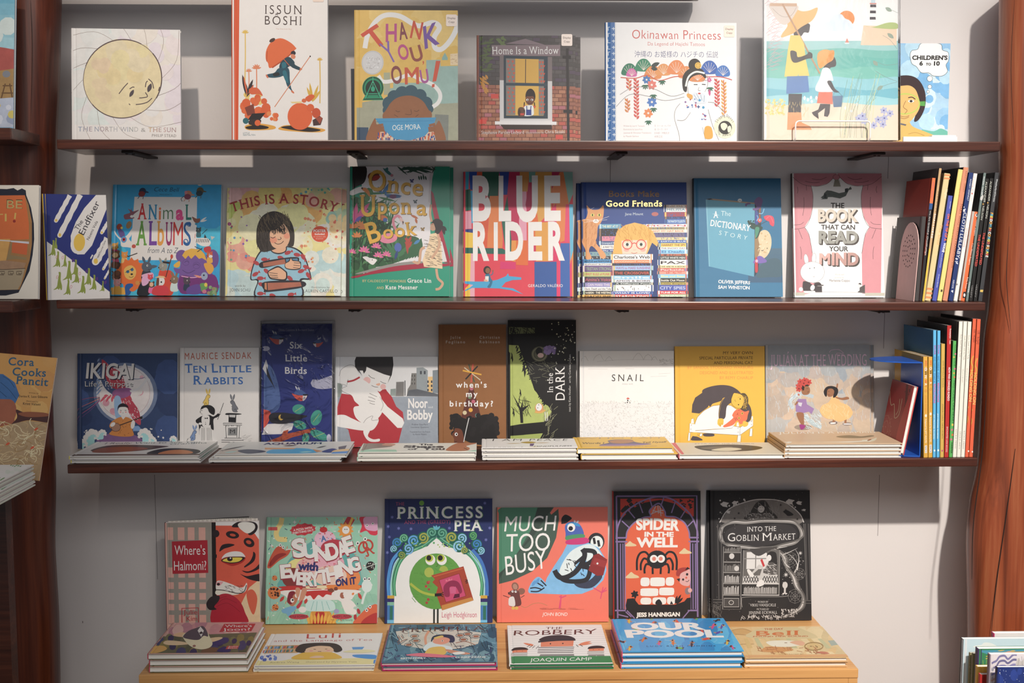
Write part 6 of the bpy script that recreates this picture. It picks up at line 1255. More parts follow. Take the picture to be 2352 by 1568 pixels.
def art_catflat(a):
    a.P([1085,1205,1150,1200,1275,1325,1215,1335],'d8646c'); a.P([1370,1250,1500,1235,1800,1230,2050,1245,2150,1270,2000,1300,1700,1305,1480,1290],'3c3428',1); a.P([1450,1262,1600,1250,1800,1255,1700,1280,1500,1278],'6a5c48',1); a.P([1560,1290,1700,1265,1850,1268,1900,1285,1750,1302],'d8c8a8',1); a.T('ETTA AND THE OCTOPUS',1370,1222,2050,1225,8,'8a7a60')
def art_mermaid(a):
    a.T('JULIÁN IS A MERMAID',165,1205,1050,1168,22,'ece2d4','r',sl=-.6); a.P([660,1215,780,1200,900,1208,1000,1195,1030,1205,900,1225,720,1228],'8a7454',1); a.P([910,1245,1010,1235,1060,1218,1040,1250,960,1262],'dccfb0',1); a.S([240,1275,600,1272,900,1258,1000,1240,985,1258],10,'e8dcc8',6); a.LL([(960,1250,1010,1236)],6,'9c5c34'); a.P([300,1270,1340,1270,1340,1285,290,1290],'ddb890')
def art_redbook(a):
    a.S([1180,690,1170,790,1190,900,1230,900,1240,980,1250,1030,1300,1000,1330,860],6,'b49c80',8); a.S([1300,860,1290,960,1260,1000],5,'b49c80'); a.Q(1370,735,1400,1060,'5a1c20'); a.D((1360,740,1450,1050),40,5,12,['5a1c20','6a2024'],3); a.O(1140,1100,30,60,3,'a86c5c'); a.O(1140,1100,55,110,3,'a86c5c'); a.D((1100,990,1210,1200),26,2,4,['b88470'],5); a.P([1390,900,1470,780,1360,1380,1280,1230],'a83030',1)
# ---------------------------------------------------------------- printed art, bench
def art_halmoni(a):
    a.P([268,150,690,150,690,1050,268,1050],'8a8074',mot=.12)
    for x in (300,388,475,570): 
        for y0,y1 in ((195,305),(545,635),(675,735),(770,830),(868,925),(965,1045)): a.Q(x,y0,x+(48 if x == 300 else 58),y1,'c89484',mot=.12)
    a.Q(268,150,290,1050,'8c7468')
    a.P([335,318,645,305,650,592,338,602],'a0202c'); a.T("Where's",358,435,626,432,82,'ece0d6','s',jit=.15); a.T('Halmoni?',352,572,634,566,82,'ece0d6','s',jit=.15)
    a.S([414,1050,414,908,560,902,560,1050],8,'a0202c',0); a.T('Julie',428,962,552,960,42,'a0202c','s',jit=.2); a.T('Kim',455,1020,548,1018,42,'a0202c','s',jit=.2)
    a.P([682,150,718,150,722,1050,686,1050],'221c1c'); a.P([718,145,1110,138,1110,1050,722,1050],'c8503a',mot=.12); a.P([718,145,1110,138,1110,320,1060,250,960,190,850,178,718,178],'d4cac6'); a.P([1010,720,1110,640,1110,1050,950,1050,930,880],'d8b088',0,mot=.2); a.P([985,770,1040,740,1080,820,1050,960,1010,900],'c4563c',1)
    k = '2a2022'
    a.P([860,190,900,150,980,140,1060,150,1085,190,1060,240,1010,260,960,200],k,1); a.P([912,165,960,145,1040,155,1062,190,1040,225,990,245,930,205],'d8ccb8',1); a.E(720,248,30,32,k); a.E(864,258,58,32,k,10); a.E(866,260,26,12,'b84630',10); a.E(1008,325,50,38,k,30); a.E(1005,322,24,16,'b84630',20)
    a.P([748,405,770,350,830,335,882,345,840,365,790,380],k,1); a.P([770,470,800,425,870,403,940,410,975,450,940,455,850,450],'d8ccc0',1); a.P([762,485,800,455,900,448,975,455,950,500,870,530,810,515],'a02420',1); a.P([764,484,800,462,870,450,970,455,930,495,860,508,800,500],k,1); a.P([775,483,810,464,880,456,948,460,920,490,860,500,805,494],'d8b43c',1); a.E(840,470,24,20,k); a.E(845,462,7,6,'ece6e0')
    a.P([1045,405,1065,430,1050,490,980,540,965,535,1015,490,1040,440],k,1); a.P([945,570,1000,578,1060,550,1110,500,1110,540,1060,575,990,592],k,1); a.P([930,600,990,620,1110,600,1110,660,1060,662,990,640],k,1); a.S([722,430,722,460],8,k,0)
    a.P([722,672,760,662,850,690,920,720,960,715,985,680,990,705,975,755,920,775,800,750,722,745],'dccdb8',1); a.P([722,745,800,752,920,775,850,790,722,785],'d8c4b0',1); a.S([722,742,800,748,900,772,960,760,985,700],7,k,5); a.P([722,675,780,670,750,705,722,700],'d89090',1); a.E(738,692,14,12,k); a.P([795,745,830,705,825,752],'e8e0d8'); a.Hh((800,700,960,760),30,22,3,'4a3c36',10,20,4); a.P([722,785,760,772,730,790],'e8e0d8')
    a.P([690,870,730,800,790,775,860,790,930,850,970,940,985,1050,686,1050],'a42030',1); a.M([[700,880,750,820,810,800],[720,870,800,820,900,860],[720,890,820,860,930,940]],3,'7c1824',5); a.P([640,840,680,800,745,795,740,840,700,890,720,915,660,920,632,880],'2c2224',1); a.O(668,880,30,34,9,'2a2022')
def art_sundae(a):
    a.D((1160,105,2140,1060),26,70,150,['8db89c','86b096','98bfa4','8ab0a0'],3,10,.15); rd = random.Random(3)
    L = [];
    a.M([[1150+i*70,1060,1500+i*30,500] for i in range(16)],2,'74a088'); a.Hh((1170,110,2130,1050),60,26,6,'cf6a44',60,60,3); a.Hh((1170,110,2130,1050),40,24,6,'2f4468',60,60,4); a.Hh((1170,110,2130,1050),40,20,6,'d8dccc',60,60,5); a.D((1170,110,2130,1050),50,3,7,['d8e0d0','d89ca4','dcc46c'],6)
    a.star(1210,355,18,'e0e4d8',4,.35); a.star(1412,148,20,'d8e0d0',4,.35)
    # sundae mass
    a.P([1340,520,1400,440,1580,300,1700,220,1760,280,1850,320,1960,470,1990,600,1960,740,1300,740,1320,600],'5c9c94',1); a.E(1678,300,95,78,'d8a8b4',mot=.12); a.D((1600,240,1760,340),16,4,8,['c84858','5a88b0'],4); a.E(1665,215,34,26,'b4282c'); a.S([1665,195,1672,175],5,'3c2c28',0)
    a.E(1480,570,150,110,'dcc87c',mot=.12); a.E(1530,560,110,100,'d8a098'); a.E(1700,520,150,120,'d89aa4',mot=.12); a.E(1870,640,120,100,'d87c44'); a.E(1400,640,100,90,'7c3430'); a.E(1760,380,120,80,'b03440'); a.E(1720,620,150,90,'e0b4a0'); a.Hh((1480,460,1850,620),30,22,6,'c84858',30,60,8)
    a.P([1300,735,1320,712,1960,700,1970,740,1940,750,1310,760],'b8302c',1); a.P([1520,712,1700,705,1770,720,1680,735,1660,760,1640,735,1520,735],'dcc49c',1); a.P([1700,705,1960,700,1970,740,1760,750],'d87838',1)
    a.P([1320,750,1950,745,1940,790,1860,830,1420,835,1330,800],'d8d4c4',1); a.P([1500,760,1720,750,1735,790,1690,785,1660,810,1620,790,1580,830,1550,795,1515,800],'b8302c',1); a.P([1540,838,1730,838,1770,905,1740,930,1640,938,1520,930,1505,900],'b8d4c4',1); a.M([[1580,845,1555,925],[1610,845,1600,930],[1650,845,1665,930],[1690,845,1720,920]],4,'6aa49c')
    a.P([1520,1060,1560,935,1720,935,1790,1060],'c88834'); a.P([1555,1060,1600,940,1670,940,1700,1060],'b03028'); a.LL([(1540+i*26,1050,1520+i*34,960-(i % 2)*20) for i in range(9)],12,'d8a040')
    # surrounding treats
    a.S([1300,110,1290,160,1265,200,1250,250,1270,295,1345,300],44,'dcbc74',6); a.S([1180,205,1260,205],30,'b84848',0); a.E(1345,290,4,4,'k'); a.E(1325,285,4,4,'k')
    a.S([1850,240,1870,180,1910,110],70,'b0343c',4); a.S([1880,200,1920,110],22,'d8a440',0); a.star(1858,220,74,'d88838',11,.7); a.E(1860,218,32,34,'e4d8c8'); a.E(1852,212,4,5,'k'); a.E(1870,212,4,5,'k')
    a.P([1985,240,2000,180,1985,105,2140,105,2140,250,2080,260,2040,225],'c83044',1); a.P([2030,200,2020,110,2140,108,2140,215,2080,225],'cc94ac',1); a.E(2046,178,11,11,'ece6e0'); a.E(2096,162,11,11,'ece6e0'); a.E(2046,178,5,5,'k'); a.E(2096,162,5,5,'k')
    a.P([1170,540,1200,450,1250,370,1300,360,1330,400,1380,380,1350,440,1270,490,1200,550],'b84c34',1); a.P([1180,530,1230,450,1290,420,1340,430,1270,470,1210,530],'8c2c28',1); a.E(1285,350,12,14,'ece6e0'); a.E(1310,368,12,14,'ece6e0'); a.E(1287,350,5,6,'k'); a.E(1312,368,5,6,'k'); a.S([1335,388,1415,385],7,'dcd4cc',0)
    a.O(2010,370,34,48,16,'b03c30',20); a.O(2055,350,40,44,16,'b03c30',-20); a.S([2030,370,2060,440,2035,445],14,'b03c30',3); a.S([2050,370,2100,420,2110,415],14,'b03c30',3); a.E(1965,335,16,18,'ece6e0'); a.E(2030,298,16,18,'ece6e0'); a.E(1965,335,7,8,'k'); a.E(2030,298,7,8,'k')
    a.E(2078,535,40,42,'2e2828'); a.D((2050,508,2108,562),12,3,5,['c8c0b4'],4); a.S([2015,555,2135,512],5,'c8c8bc',0)
    a.E(2046,712,46,56,'c8d0c4'); a.S([2040,760,2020,810,2005,870],20,'c8d0c4',4); a.E(2028,650,14,16,'e8e4dc'); a.E(2066,650,14,16,'e8e4dc'); a.E(2028,650,6,7,'k'); a.E(2066,650,6,7,'k')
    for x,y,r in ((1230,770,58),(1235,640,24),(1240,900,30)): a.E(x,y,r,r,'c8703c',n=12); a.D((x-r*.7,y-r*.7,x+r*.7,y+r*.7),int(r*.28),r*.1,r*.22,['3a2420'],4,6)
    a.P([1930,1050,1990,960,2060,900,2140,880,2140,1060],'c85c3c',1); a.P([2000,1050,2040,990,2140,950,2140,1060],'a83030',1); a.E(2046,925,13,15,'ece6e0'); a.E(2075,895,13,15,'ece6e0'); a.E(2046,925,6,7,'k'); a.E(2075,895,6,7,'k')
    # two children
    a.P([1350,850,1365,780,1400,755,1440,790,1430,850,1390,890],'b06c50',1); a.P([1345,850,1360,770,1400,755,1415,775,1395,800,1385,870],'7c2430',1); a.E(1430,795,17,20,'ece6e0'); a.E(1390,838,17,20,'ece6e0'); a.E(1434,792,8,9,'k'); a.E(1394,834,8,9,'k'); a.P([1420,730,1460,735,1450,800,1430,810],'c08468',1); a.P([1480,730,1520,740,1490,830,1450,850],'c08468',1); a.P([1420,900,1470,840,1480,850,1450,905],'b03440',1); a.P([1300,920,1380,890,1430,900,1380,950,1310,950],'6c9cb8',1); a.P([1340,920,1390,920,1365,980,1340,960],'6c9cb8',1)
    a.P([1700,745,1740,730,1760,760,1725,765],'7c4030',1); a.P([1760,725,1785,720,1790,745,1760,750],'7c4030',1); a.S([1745,770,1800,820,1850,850],30,'e0dcd4',4); a.S([1790,755,1830,790],26,'e0dcd4',3); a.P([1820,830,1900,830,1960,900,1940,940,1880,960,1850,930],'dfdbd2',1); a.P([1810,800,1820,770,1850,775,1850,815,1825,820],'9c5c48',1); a.D((1840,780,1910,820),10,12,20,['dcd8d0'],4); a.P([1935,895,1975,900,1960,950,1930,930],'a0b8a8',1); a.E(1975,935,14,26,'a83038',-20); a.E(1945,985,14,26,'a83038'); a.P([1880,910,1950,920,1950,960,1900,960],'dfdbd2',1); a.LL([(1915,790,1935,770)],10,'d87838')
    a.LL([(1280,850,1320,800),(1500,870,1520,820),(1970,770,2000,830)],14,'b83c34'); a.E(1480,920,34,28,'d8dcd0'); a.E(1780,935,24,20,'9890b0')
    # banner and lettering
    n = 22; a.P([(1485+(118 if i % 2 else 104)*math.cos(6.283*i/n),212+(56 if i % 2 else 46)*math.sin(6.283*i/n)-8*math.cos(6.283*i/n)) for i in range(n)],'b83038'); a.T('A PIZZA WITH',1402,228,1565,205,17,'ece2da','b',jit=.2); a.T('EVERYTHING ON IT',1396,254,1580,226,17,'ece2da','b',jit=.2); a.T('FROM THE TEAM BEHIND',1405,200,1560,182,10,'4a1c24','b')
    a.T('A',1645,318,1692,310,46,'4a6c98','h')
    E_ = [('S',1400,458,1525,438,150),('U',1495,462,1608,450,124),('N',1585,486,1716,480,130),('D',1710,480,1812,452,134),('A',1805,458,1890,432,126),('E',1862,420,1945,392,132),
          ('E',1290,640,1390,630,110),('V',1358,668,1455,662,102),('E',1425,695,1505,700,104),('R',1482,706,1580,708,112),('Y',1550,712,1640,700,120),('T',1628,690,1720,680,116),('H',1700,672,1800,655,120),('I',1778,632,1815,626,100),('N',1812,620,1925,598,128),('G',1906,585,1998,560,112)]
    for p in E_:
        t,x0,y0,x1,y1,h = p
        for d in (-8,8): a.T(t,x0-4,y0+d*.6+6,x1+4,y1+d*.6+6,h+4,'8c2c38','h')
    for p in E_: a.T(*p,'e6ded8','h')
    for i,(x,y) in enumerate(((1455,360),(1550,385),(1650,420),(1755,380),(1850,360))): a.S([x,y,x+26,y-14],6,'f4f0ec',0)
    a.T('with',1440,565,1618,575,66,'2f2f60','h',jit=.2); a.T('ON iT',1775,712,1955,690,58,'2f2f60','h',jit=.2)
    for x0,x1,t in ((1358,1535,'KYLE SCHEELE'),(1738,1918,'ANDY J. PIZZA')): a.E((x0+x1)/2,982,(x1-x0)/2,24,'b03c48'); a.T(t,x0+16,992,x1-14,988,20,'3c1c28','s',jit=.2)
    a.T('New York Times bestseller',1732,1016,1925,1018,12,'3c4a44','r')
def spiral(a,x,y,r,c,f=1,w=None):
    a.S([(x+r*(1-t/26)*math.cos(f*t*.5+2),y+r*(1-t/26)*math.sin(f*t*.5+2)) for t in range(24)],w or r*.3,c,2)
def art_pea(a):
    for x,y in ((150,395),(225,325),(325,330),(930,420),(960,325),(635,325),(172,235),(920,125),(140,310),(870,535),(135,520)): a.star(x,y,16,'6468a0',6,.45)
    a.P([190,1115,195,760,240,600,340,500,460,470,530,395,600,470,720,500,830,580,890,720,905,1115],'e0d9d2',0); a.D((210,620,880,1090),0,1,2,['k'])
    cols = ['3c8c60','6ab084','2c6c50','88bc98']
    for i,c in enumerate(cols):
        d = i*9
        a.S([205-d,870,200-d,760-d,235-d,620-d*.5,310-d,530-d,440-d,470-d,530,400-d*2],10,c); a.S([885+d,870,890+d,760-d,850+d,620-d*.5,770+d,530-d,640+d,470-d,532,400-d*2],10,c)
    a.S([150,870,145,740,175,590,250,500],26,'4c8cc4'); a.S([168,870,165,760,195,610,270,520],9,'9cc4dc'); a.S([940,870,935,740,895,600,820,500],26,'3f70b0'); a.S([920,870,916,760,880,630,800,520],9,'9cc4dc')
    for x,y,r,c,f in ((215,440,38,'3c78b4',1),(188,490,28,'88b8dc',1),(270,405,34,'6aac84',1),(305,490,42,'78a8d8',-1),(350,425,46,'5c98cc',1),(425,400,44,'9c9c44',-1),(495,360,40,'5c9c80',1),(250,540,30,'8c9440',-1),(575,365,42,'5c9c80',-1),(655,400,44,'9c9c44',1),(735,405,40,'88b4dc',-1),(855,455,40,'3c78b4',-1),(890,505,30,'88b8dc',-1),(715,470,46,'88b8dc',1),(825,385,32,'5c9c60',-1),(760,505,28,'9c9c44',1)): a.E(x,y,r*1.1,r*1.1,'1c5c4c'); spiral(a,x,y,r,c,f)
    a.D((250,440,800,480),26,5,9,['5c9c60','9cb45c'],4); a.LL([(528,340,505,305),(530,340,530,300),(532,340,560,308)],9,'5ca4b4')
    for x0,x1 in ((138,192),(888,942)):
        a.Q(x0,865,x1,890,'c89a34'); a.Q(x0,890,x1,918,'342c64'); a.Q(x0,918,x1,945,'7cb094'); a.Q(x0,945,x1,1062,'4478b0'); a.Q(x0+20,950,x0+44,1060,'2c6c5c'); a.Q(x0,1062,x1,1110,'6ab0d4')
    # pea
    a.E(530,752,216,224,'5e9440',n=36,mot=.12); a.Hh((350,600,700,920),60,40,4,'548838',20,40,3)
    for x,y,dx in ((483,580,-8),(575,580,-8)): a.E(x,y,40,42,'ece6e0'); a.E(x+dx,y-14,32,30,'b0b83c'); a.E(x+dx-4,y-16,20,22,'2a2424')
    a.S([528,615,545,612,538,630,528,632],3,'2c4420'); a.E(473,680,38,40,'a4ac48'); a.E(590,665,36,38,'9ca844')
    a.P([495,705,530,715,545,660,640,700,600,720,520,725],'5e9440'); a.P([490,705,750,632,832,905,580,985,530,850,545,800,500,760,520,735],'a4402c',0,mot=.12); a.P([580,985,832,905,815,880,575,945],'c0803c'); a.S([510,715,745,648],8,'c05c34',0); a.P([555,742,715,690,770,870,610,920],'c44468'); a.S([555,742,715,690,770,870,610,920],5,'7c2c28',0,True)
    a.P([600,870,590,800,620,760,670,745,715,765,740,830,720,850,690,800,640,800,640,870],'8c2848',1); a.P([640,800,690,795,690,850,645,850],'c8587c'); a.P([668,890,680,855,720,850,720,880],'5c1c34'); a.P([608,755,608,735,625,748,635,728,648,742,658,725,660,742],'d86c80')
    a.D((445,750,510,830),5,10,18,['a83c38','b8503c'],7,5); a.D((450,895,475,925),2,12,16,['a83c38'],8,5)
    a.S([322,770,400,830,470,855,520,862],20,'a4ac3c',5); a.S([520,862,575,858],24,'262022',0); a.M([[565,855,590,840],[570,860,592,858],[568,866,588,876]],6,'262022',0); a.M([[785,745,765,740],[785,752,763,755],[785,762,768,768]],6,'262022',0); a.M([[515,975,515,1110],[545,972,545,1110]],14,'2c302c',0)
    a.T('THE',200,140,270,140,26,'b04868','r'); L = 'cfd6b8'
    for d,c in ((5,'5c8c44'),(0,'d4d0c8')): 
        a.T('PRiNCESS'.replace('i','I'),210+d,246,902+d,243,92,c,'R',sp=.08); a.T('PEA',672+d,348,902+d,346,84,c,'R',sp=.05)
    a.E(410,122,20,21,'6a9c3c'); a.T('AND THE (GREEDY)',270,290,642,286,28,'b04868','r'); a.T('Leigh Hodgkinson',578,1042,858,1040,44,'c05c74','s',jit=.25)
def art_busy(a):
    a.P([1016,175,1100,158,1505,155,1512,250,1490,400,1420,560,1300,670,1150,740,1018,775],'46584c',0); a.P([1018,180,1360,158,1250,400,1150,560,1020,670],'4c8064',1); a.P([1340,158,1460,157,1300,400,1100,620,1018,770,1018,700,1130,600,1270,400],'3c4840',0); a.P([1440,200,1470,157,1520,156,1450,215],'e8705c')
    for t,x0,y0,x1,y1,h,s in (('MUCH',1075,348,1480,342,120,.12),('TOO',1090,510,1440,500,140,.05),('BUSY',1092,700,1420,640,150,.1)): a.T(t,x0,y0,x1,y1,h,'ece4dc','s',sl=s)
    k = '2e2c30'
    a.E(1810,430,66,70,k); a.E(1815,440,50,55,'e0e0e0'); a.M([[1790,400,1800,450],[1825,420,1835,470]],20,k,0)
    a.P([1580,450,1750,440,1830,480,1880,560,1895,660,1870,740,1800,810,1700,850,1560,855,1420,850,1280,845,1275,830,1400,780,1420,720,1480,620,1540,530],'7cb0d4',0,mot=.25); a.P([1545,600,1620,500,1750,450,1830,500,1875,600,1860,720,1780,660,1700,560,1600,700,1520,690],'d8dce0',1,mot=.15); a.P([1640,760,1760,740,1850,650,1860,720,1780,800,1680,800],'3c3f50',1,mot=.3)
    a.P([1560,310,1580,280,1640,272,1690,310,1705,390,1580,415,1565,360],'4a60a8',1,mot=.2); a.P([1575,385,1700,370,1710,400,1580,420],'4c8c60',1); a.P([1580,418,1720,398,1755,430,1700,452,1580,452],'c83470',1); a.P([1565,300,1600,278,1660,282,1680,310,1620,300],'3c8cc0',1); a.E(1610,318,32,34,'ece8e4'); a.E(1606,325,18,18,'26242a'); a.P([1535,285,1532,245,1560,215,1600,230,1612,250,1570,275],'2a2628',1); a.S([1530,285,1570,278,1612,240],9,'2a2628',4); a.LL([(1640,280,1635,258),(1650,282,1670,262)],8,'d8c8c8')
    a.S([1480,660,1510,710,1560,720,1640,680,1700,600,1720,530,1700,490],40,k,6); a.S([1710,500,1790,510,1800,560,1740,610,1680,600],36,k,6); a.S([1700,630,1760,650,1740,730,1660,750,1560,740,1500,690],36,k,6); a.S([1640,610,1720,540],22,k,0); a.Hh((1570,560,1720,720),16,36,6,k,40,50,4)
    a.P([1790,540,1830,525,1900,575,1870,700,1820,705,1750,660],'8c2c2c',0); a.P([1800,560,1900,590,1880,640,1780,610],'9c3434'); a.E(1822,606,8,8,'d8d0c8')
    a.P([1275,840,1290,770,1340,715,1380,730,1420,790,1380,830],'7cb0d4',1,mot=.2); a.M([[1290,830,1350,830,1400,800],[1285,805,1330,800,1380,815],[1340,760,1390,790],[1370,740,1415,785]],10,'2e2c34',4); a.LL([(1300,790,1330,740),(1330,770,1360,720)],12,'5c94c4')
    a.Hh((1380,965,1700,978),30,60,3,'c05c4c',0,4); a.M([[1535,860,1528,965],[1520,870,1540,880,1575,865],[1520,970,1530,900]],10,'d8486c',0); a.M([[1790,800,1860,840,1900,820],[1860,840,1850,890],[1860,840,1870,795],[1860,840,1895,800]],8,'d8486c',0)
    # mouse
    a.E(1165,790,28,34,'8c5c4c',-20); a.E(1215,830,30,26,'8c5c4c',-20); a.E(1165,792,18,24,'b0806c',-20); a.P([1108,850,1140,820,1190,825,1205,870,1216,930,1190,950,1125,950,1113,900,1130,865],'6c3c38',1); a.P([1120,880,1155,875,1165,945,1120,945,1112,915],'d8ccc4',1); a.E(1145,830,9,9,'ece6e0'); a.E(1170,832,9,9,'ece6e0'); a.E(1147,828,4,4,k); a.E(1172,830,4,4,k); a.M([[1068,862,1118,880],[1212,880,1240,862]],5,'5c3430',0); a.E(1150,965,14,14,'d8a84c'); a.E(1178,965,14,14,'d8a84c'); a.S([1210,945,1250,960,1310,930,1370,925,1425,945],4,'b87c54',5); a.E(1112,842,5,5,k)
    a.T('JOHN BOND',1385,1028,1585,1028,27,'ece2da','s',jit=.15,sl=.12)
    a.Q(1012,150,1018,1090,'4a5c50')
def art_spider(a):
    k = '2a2728'; p = '8a6f9a'; o = 'e2603c'
    a.P([100,125,725,125,745,1070,120,1070],k); a.S([105,130,722,130,745,1060],12,p,0); a.S([105,130,130,1070],12,p,0); a.P([135,150,700,150,702,290,640,260,560,190,440,160,320,180,220,230,150,300,138,290],'c83a2c'); a.D((150,160,330,260),16,12,26,[k],3,4); a.D((520,160,690,230),20,8,18,[k],4,3)
    a.P([180,1000,175,500,195,400,240,340,310,300,380,285,360,240,380,215,430,200,470,240,480,280,540,290,620,330,660,380,680,480,690,1000],o,0)
    a.S([110,460,120,360,170,260,260,190,350,150,430,135,520,150,600,200,680,280,725,380,735,440],12,p,6); a.S([185,450,195,395,245,335,315,295,370,285,360,245,400,200,440,190,480,250,490,285,560,292,630,335,665,400,672,450],11,p,6); a.M([[150,320,205,370],[200,240,250,300],[280,180,310,260],[360,145,380,210],[470,140,450,200],[560,170,530,260],[640,235,600,300],[700,320,650,370]],9,p,0)
    for x0,x1 in ((108,190),(668,742)): a.M([[x0,450,x1,450],[x0-4,480,x1+4,480],[x0,1010,x1,1010]],12,p,0); a.M([[x0+10,490,x0+22,1005],[x1-14,490,x1-2,1005],[(x0+x1)/2-8,495,(x0+x1)/2+4,1000],[(x0+x1)/2+12,495,(x0+x1)/2+22,1000]],8,p,0)
    a.M([[370,270,430,245,470,240],[410,205,380,268],[425,200,430,265],[440,205,450,285],[385,240,465,262]],6,'c8b4b4',3)
    w = 'ece2d8'
    for t,x0,y0,x1,y1,h in (('SPIDER',262,388,592,395,80),('IN THE',325,440,550,442,34),('WELL',265,520,582,520,68)): a.T(t,x0,y0,x1,y1,h,w,'h',bow=6 if t == 'SPIDER' else 0)
    for x,y,s in ((220,498,1),(640,555,1.1),(235,740,1.2)): a.P([x-40*s,y+16*s,x-20*s,y-10*s,x-5*s,y-22*s,x+14*s,y-8*s,x+40*s,y+4*s,x+38*s,y+16*s],'e0c090',1)
    a.E(424,618,78,70,k,n=28); a.E(400,612,30,30,w); a.E(456,612,30,30,w); a.E(402,612,15,16,'e0806c'); a.E(454,612,15,16,'e0806c')
    for f in (1,-1):
        X = lambda v: 424+f*v
        a.S([X(60),590,X(90),560,X(130),570,X(152),620,X(152),700],16,k,5); a.S([X(70),620,X(100),610,X(122),650,X(122),700],16,k,5); a.S([X(60),655,X(82),655,X(94),690,X(92),725],16,k,5); a.S([X(32),680,X(30),730],16,k,0)
    a.S([428,525,428,550],4,'c87c6c',0)
    for x0,y0,x1,y1 in ((302,757,370,822),(376,757,488,822),(496,755,558,818),(302,840,438,898),(446,835,560,892),(304,912,386,962),(396,910,500,962),(508,906,570,962)):
        r = 14; a.P([x0+r,y0,x1-r,y0,x1,y0+r,x1,y1-r,x1-r,y1,x0+r,y1,x0,y1-r,x0,y0+r],w,2)
    a.P([420,962,425,935,450,925,470,962],k,1); a.P([530,962,540,935,556,962],k)
    a.P([575,740,580,700,620,680,670,685,640,720,600,745],'a83a34',1); a.P([600,760,610,725,650,705,680,700,680,810,640,820,605,800],'e0a49c',1); a.E(658,732,9,10,k); a.E(628,772,8,9,k); a.E(652,758,8,8,'d8604c'); a.S([648,785,662,788,674,775],4,k); a.P([640,700,660,675,680,690],k); a.P([578,768,605,762,600,790],k); a.E(665,860,22,28,'8c7474'); a.E(682,855,16,18,'e0a49c')
    a.P([190,970,200,920,250,915,290,965,570,965,640,940,660,915,690,910,690,1005,195,1005],k,0); a.flower(258,885,32,k,k,6); a.S([258,890,262,960],7,k,0); a.LL([(575,962,615,885),(570,960,585,895),(580,962,630,910)],9,k)
    a.M([[130,1040,210,1060],[200,1010,260,1070],[680,1010,630,1070],[235,1060,190,1020]],9,p,0); a.T('JESS HANNIGAN',272,1058,608,1054,30,w,'h')
def art_goblin(a):
    w = 'cfc6c0'; g = '8c8580'; k = '2b2829'
    a.Q(812,80,850,1110,'232021')
    a.D((880,150,1540,330),60,4,9,[w,g],3,5); a.P([900,325,960,230,1100,170,1220,155,1380,175,1500,260,1535,330,1500,350,1450,320,960,340],'7c746f',0,mot=.4); a.S([895,330,960,230,1100,172,1220,155,1380,175,1500,262,1540,335],7,w)
    for x,y,r in ((930,190,34),(1010,180,26),(1430,175,34),(1500,185,24),(1540,240,14),(960,250,18)): a.P([x-r,y,x-r*.3,y-r*.6,x+r,y-r*.3,x+r*.5,y+r*.2,x+r*.7,y+r*.7,x-r*.4,y+r*.5],w)
    for x,y in ((1040,260),(1360,200),(1400,240),(1010,300),(1490,310)): a.star(x,y,14,k,6,.3)
    a.P([1380,250,1410,240,1460,275,1420,285,1400,270],k,1)
    a.P([1090,310,1130,250,1175,180,1240,165,1290,240,1330,310],'3a3634',1,mot=.3); a.E(1212,222,26,36,'c8beb8'); a.P([1180,230,1190,190,1220,178,1245,200,1245,240,1230,210,1200,205],k,1); a.M([[1200,218,1208,218],[1218,218,1226,218],[1208,240,1218,240]],3,k); a.P([1120,310,1160,262,1210,270,1270,260,1310,305],'5c5653',1); a.Hh((1120,260,1310,310),40,16,3,w,30,60,5); a.Hh((1080,180,1350,310),50,44,3,g,60,40,6)
    # twining branches round the title
    for i,(d,c) in enumerate(((0,w),(9,g),(-9,'6a6460'))):
        a.S([900+d,420,920+d,360,1000,325+d,1100,330+d,1220,318+d,1340,320+d,1460,330+d,1515-d,380,1528-d,440,1480,485+d,1380,510+d,1300,530+d,1180,530+d,1100,520+d,980,505+d,920+d,480,900+d,420],13,c,6)
    a.P([940,430,960,385,1040,350,1120,352,1220,362,1330,345,1440,360,1490,410,1480,460,1390,490,1280,505,1180,520,1060,490,970,480],'383435',1)
    a.T('INTO THE',1108,402,1330,398,36,'e0d8d2','r'); a.T('G',962,476,1018,474,62,'e0d8d2','r'); a.T('OBLIN',1026,474,1200,472,46,'e0d8d2','r'); a.T('M',1226,474,1300,472,60,'e0d8d2','r'); a.T('ARKET',1308,470,1480,464,46,'e0d8d2','r')
    # tree at right
    for d,c in ((0,w),(12,g),(-12,'76706c'),(22,'5c5653')): a.S([1300+d,525,1390+d,590,1420+d*.6,680,1470+d,750,1500+d,830,1550+d*.5,900,1540+d,980,1480+d,1030,1400,1060+d*.4],12,c,6)
    for p in ([1480,720,1500,660,1460,600,1400,560],[1500,700,1510,600,1480,540],[1390,580,1440,560,1500,530],[1340,530,1420,520],[1440,680,1400,640,1380,590]): a.S(p,9,w,5,tap=1)
    rd = random.Random(5)
    for cx,cy,r in ((1515,730,46),(1440,620,60),(1490,900,56)):
        for rr in (.35,.65,1): a.O(cx,cy,r*rr,r*rr,2,g,n=8)
        a.M([[cx,cy,cx+r*math.cos(t),cy+r*math.sin(t)] for t in [i*.785 for i in range(8)]],2,g)
    a.D((1380,560,1545,900),50,2,4,[w,g],8,6); a.star(1415,735,22,w,8,.3); a.star(1520,570,18,w,8,.3); a.E(1410,815,20,26,w); a.S([1410,830,1410,880],14,w,0); a.LL([(1410,880,1390,880),(1410,880,1430,880)],6,w)
    # shelves
    a.P([930,515,1060,515,1065,900,935,895],'35302f'); a.S([930,515,935,1000,1075,1000,1065,520],6,g,0); a.M([[935,y,1062,y+2] for y in (560,635,715,800,890)],9,g,0)
    for y0,y1 in ((520,555),(650,708),(735,795),(818,885)): a.M([[x,y1,x+rd.uniform(-3,3),y0+rd.uniform(0,14)] for x in range(945,1055,9)],5,w if y0 > 700 else g,0)
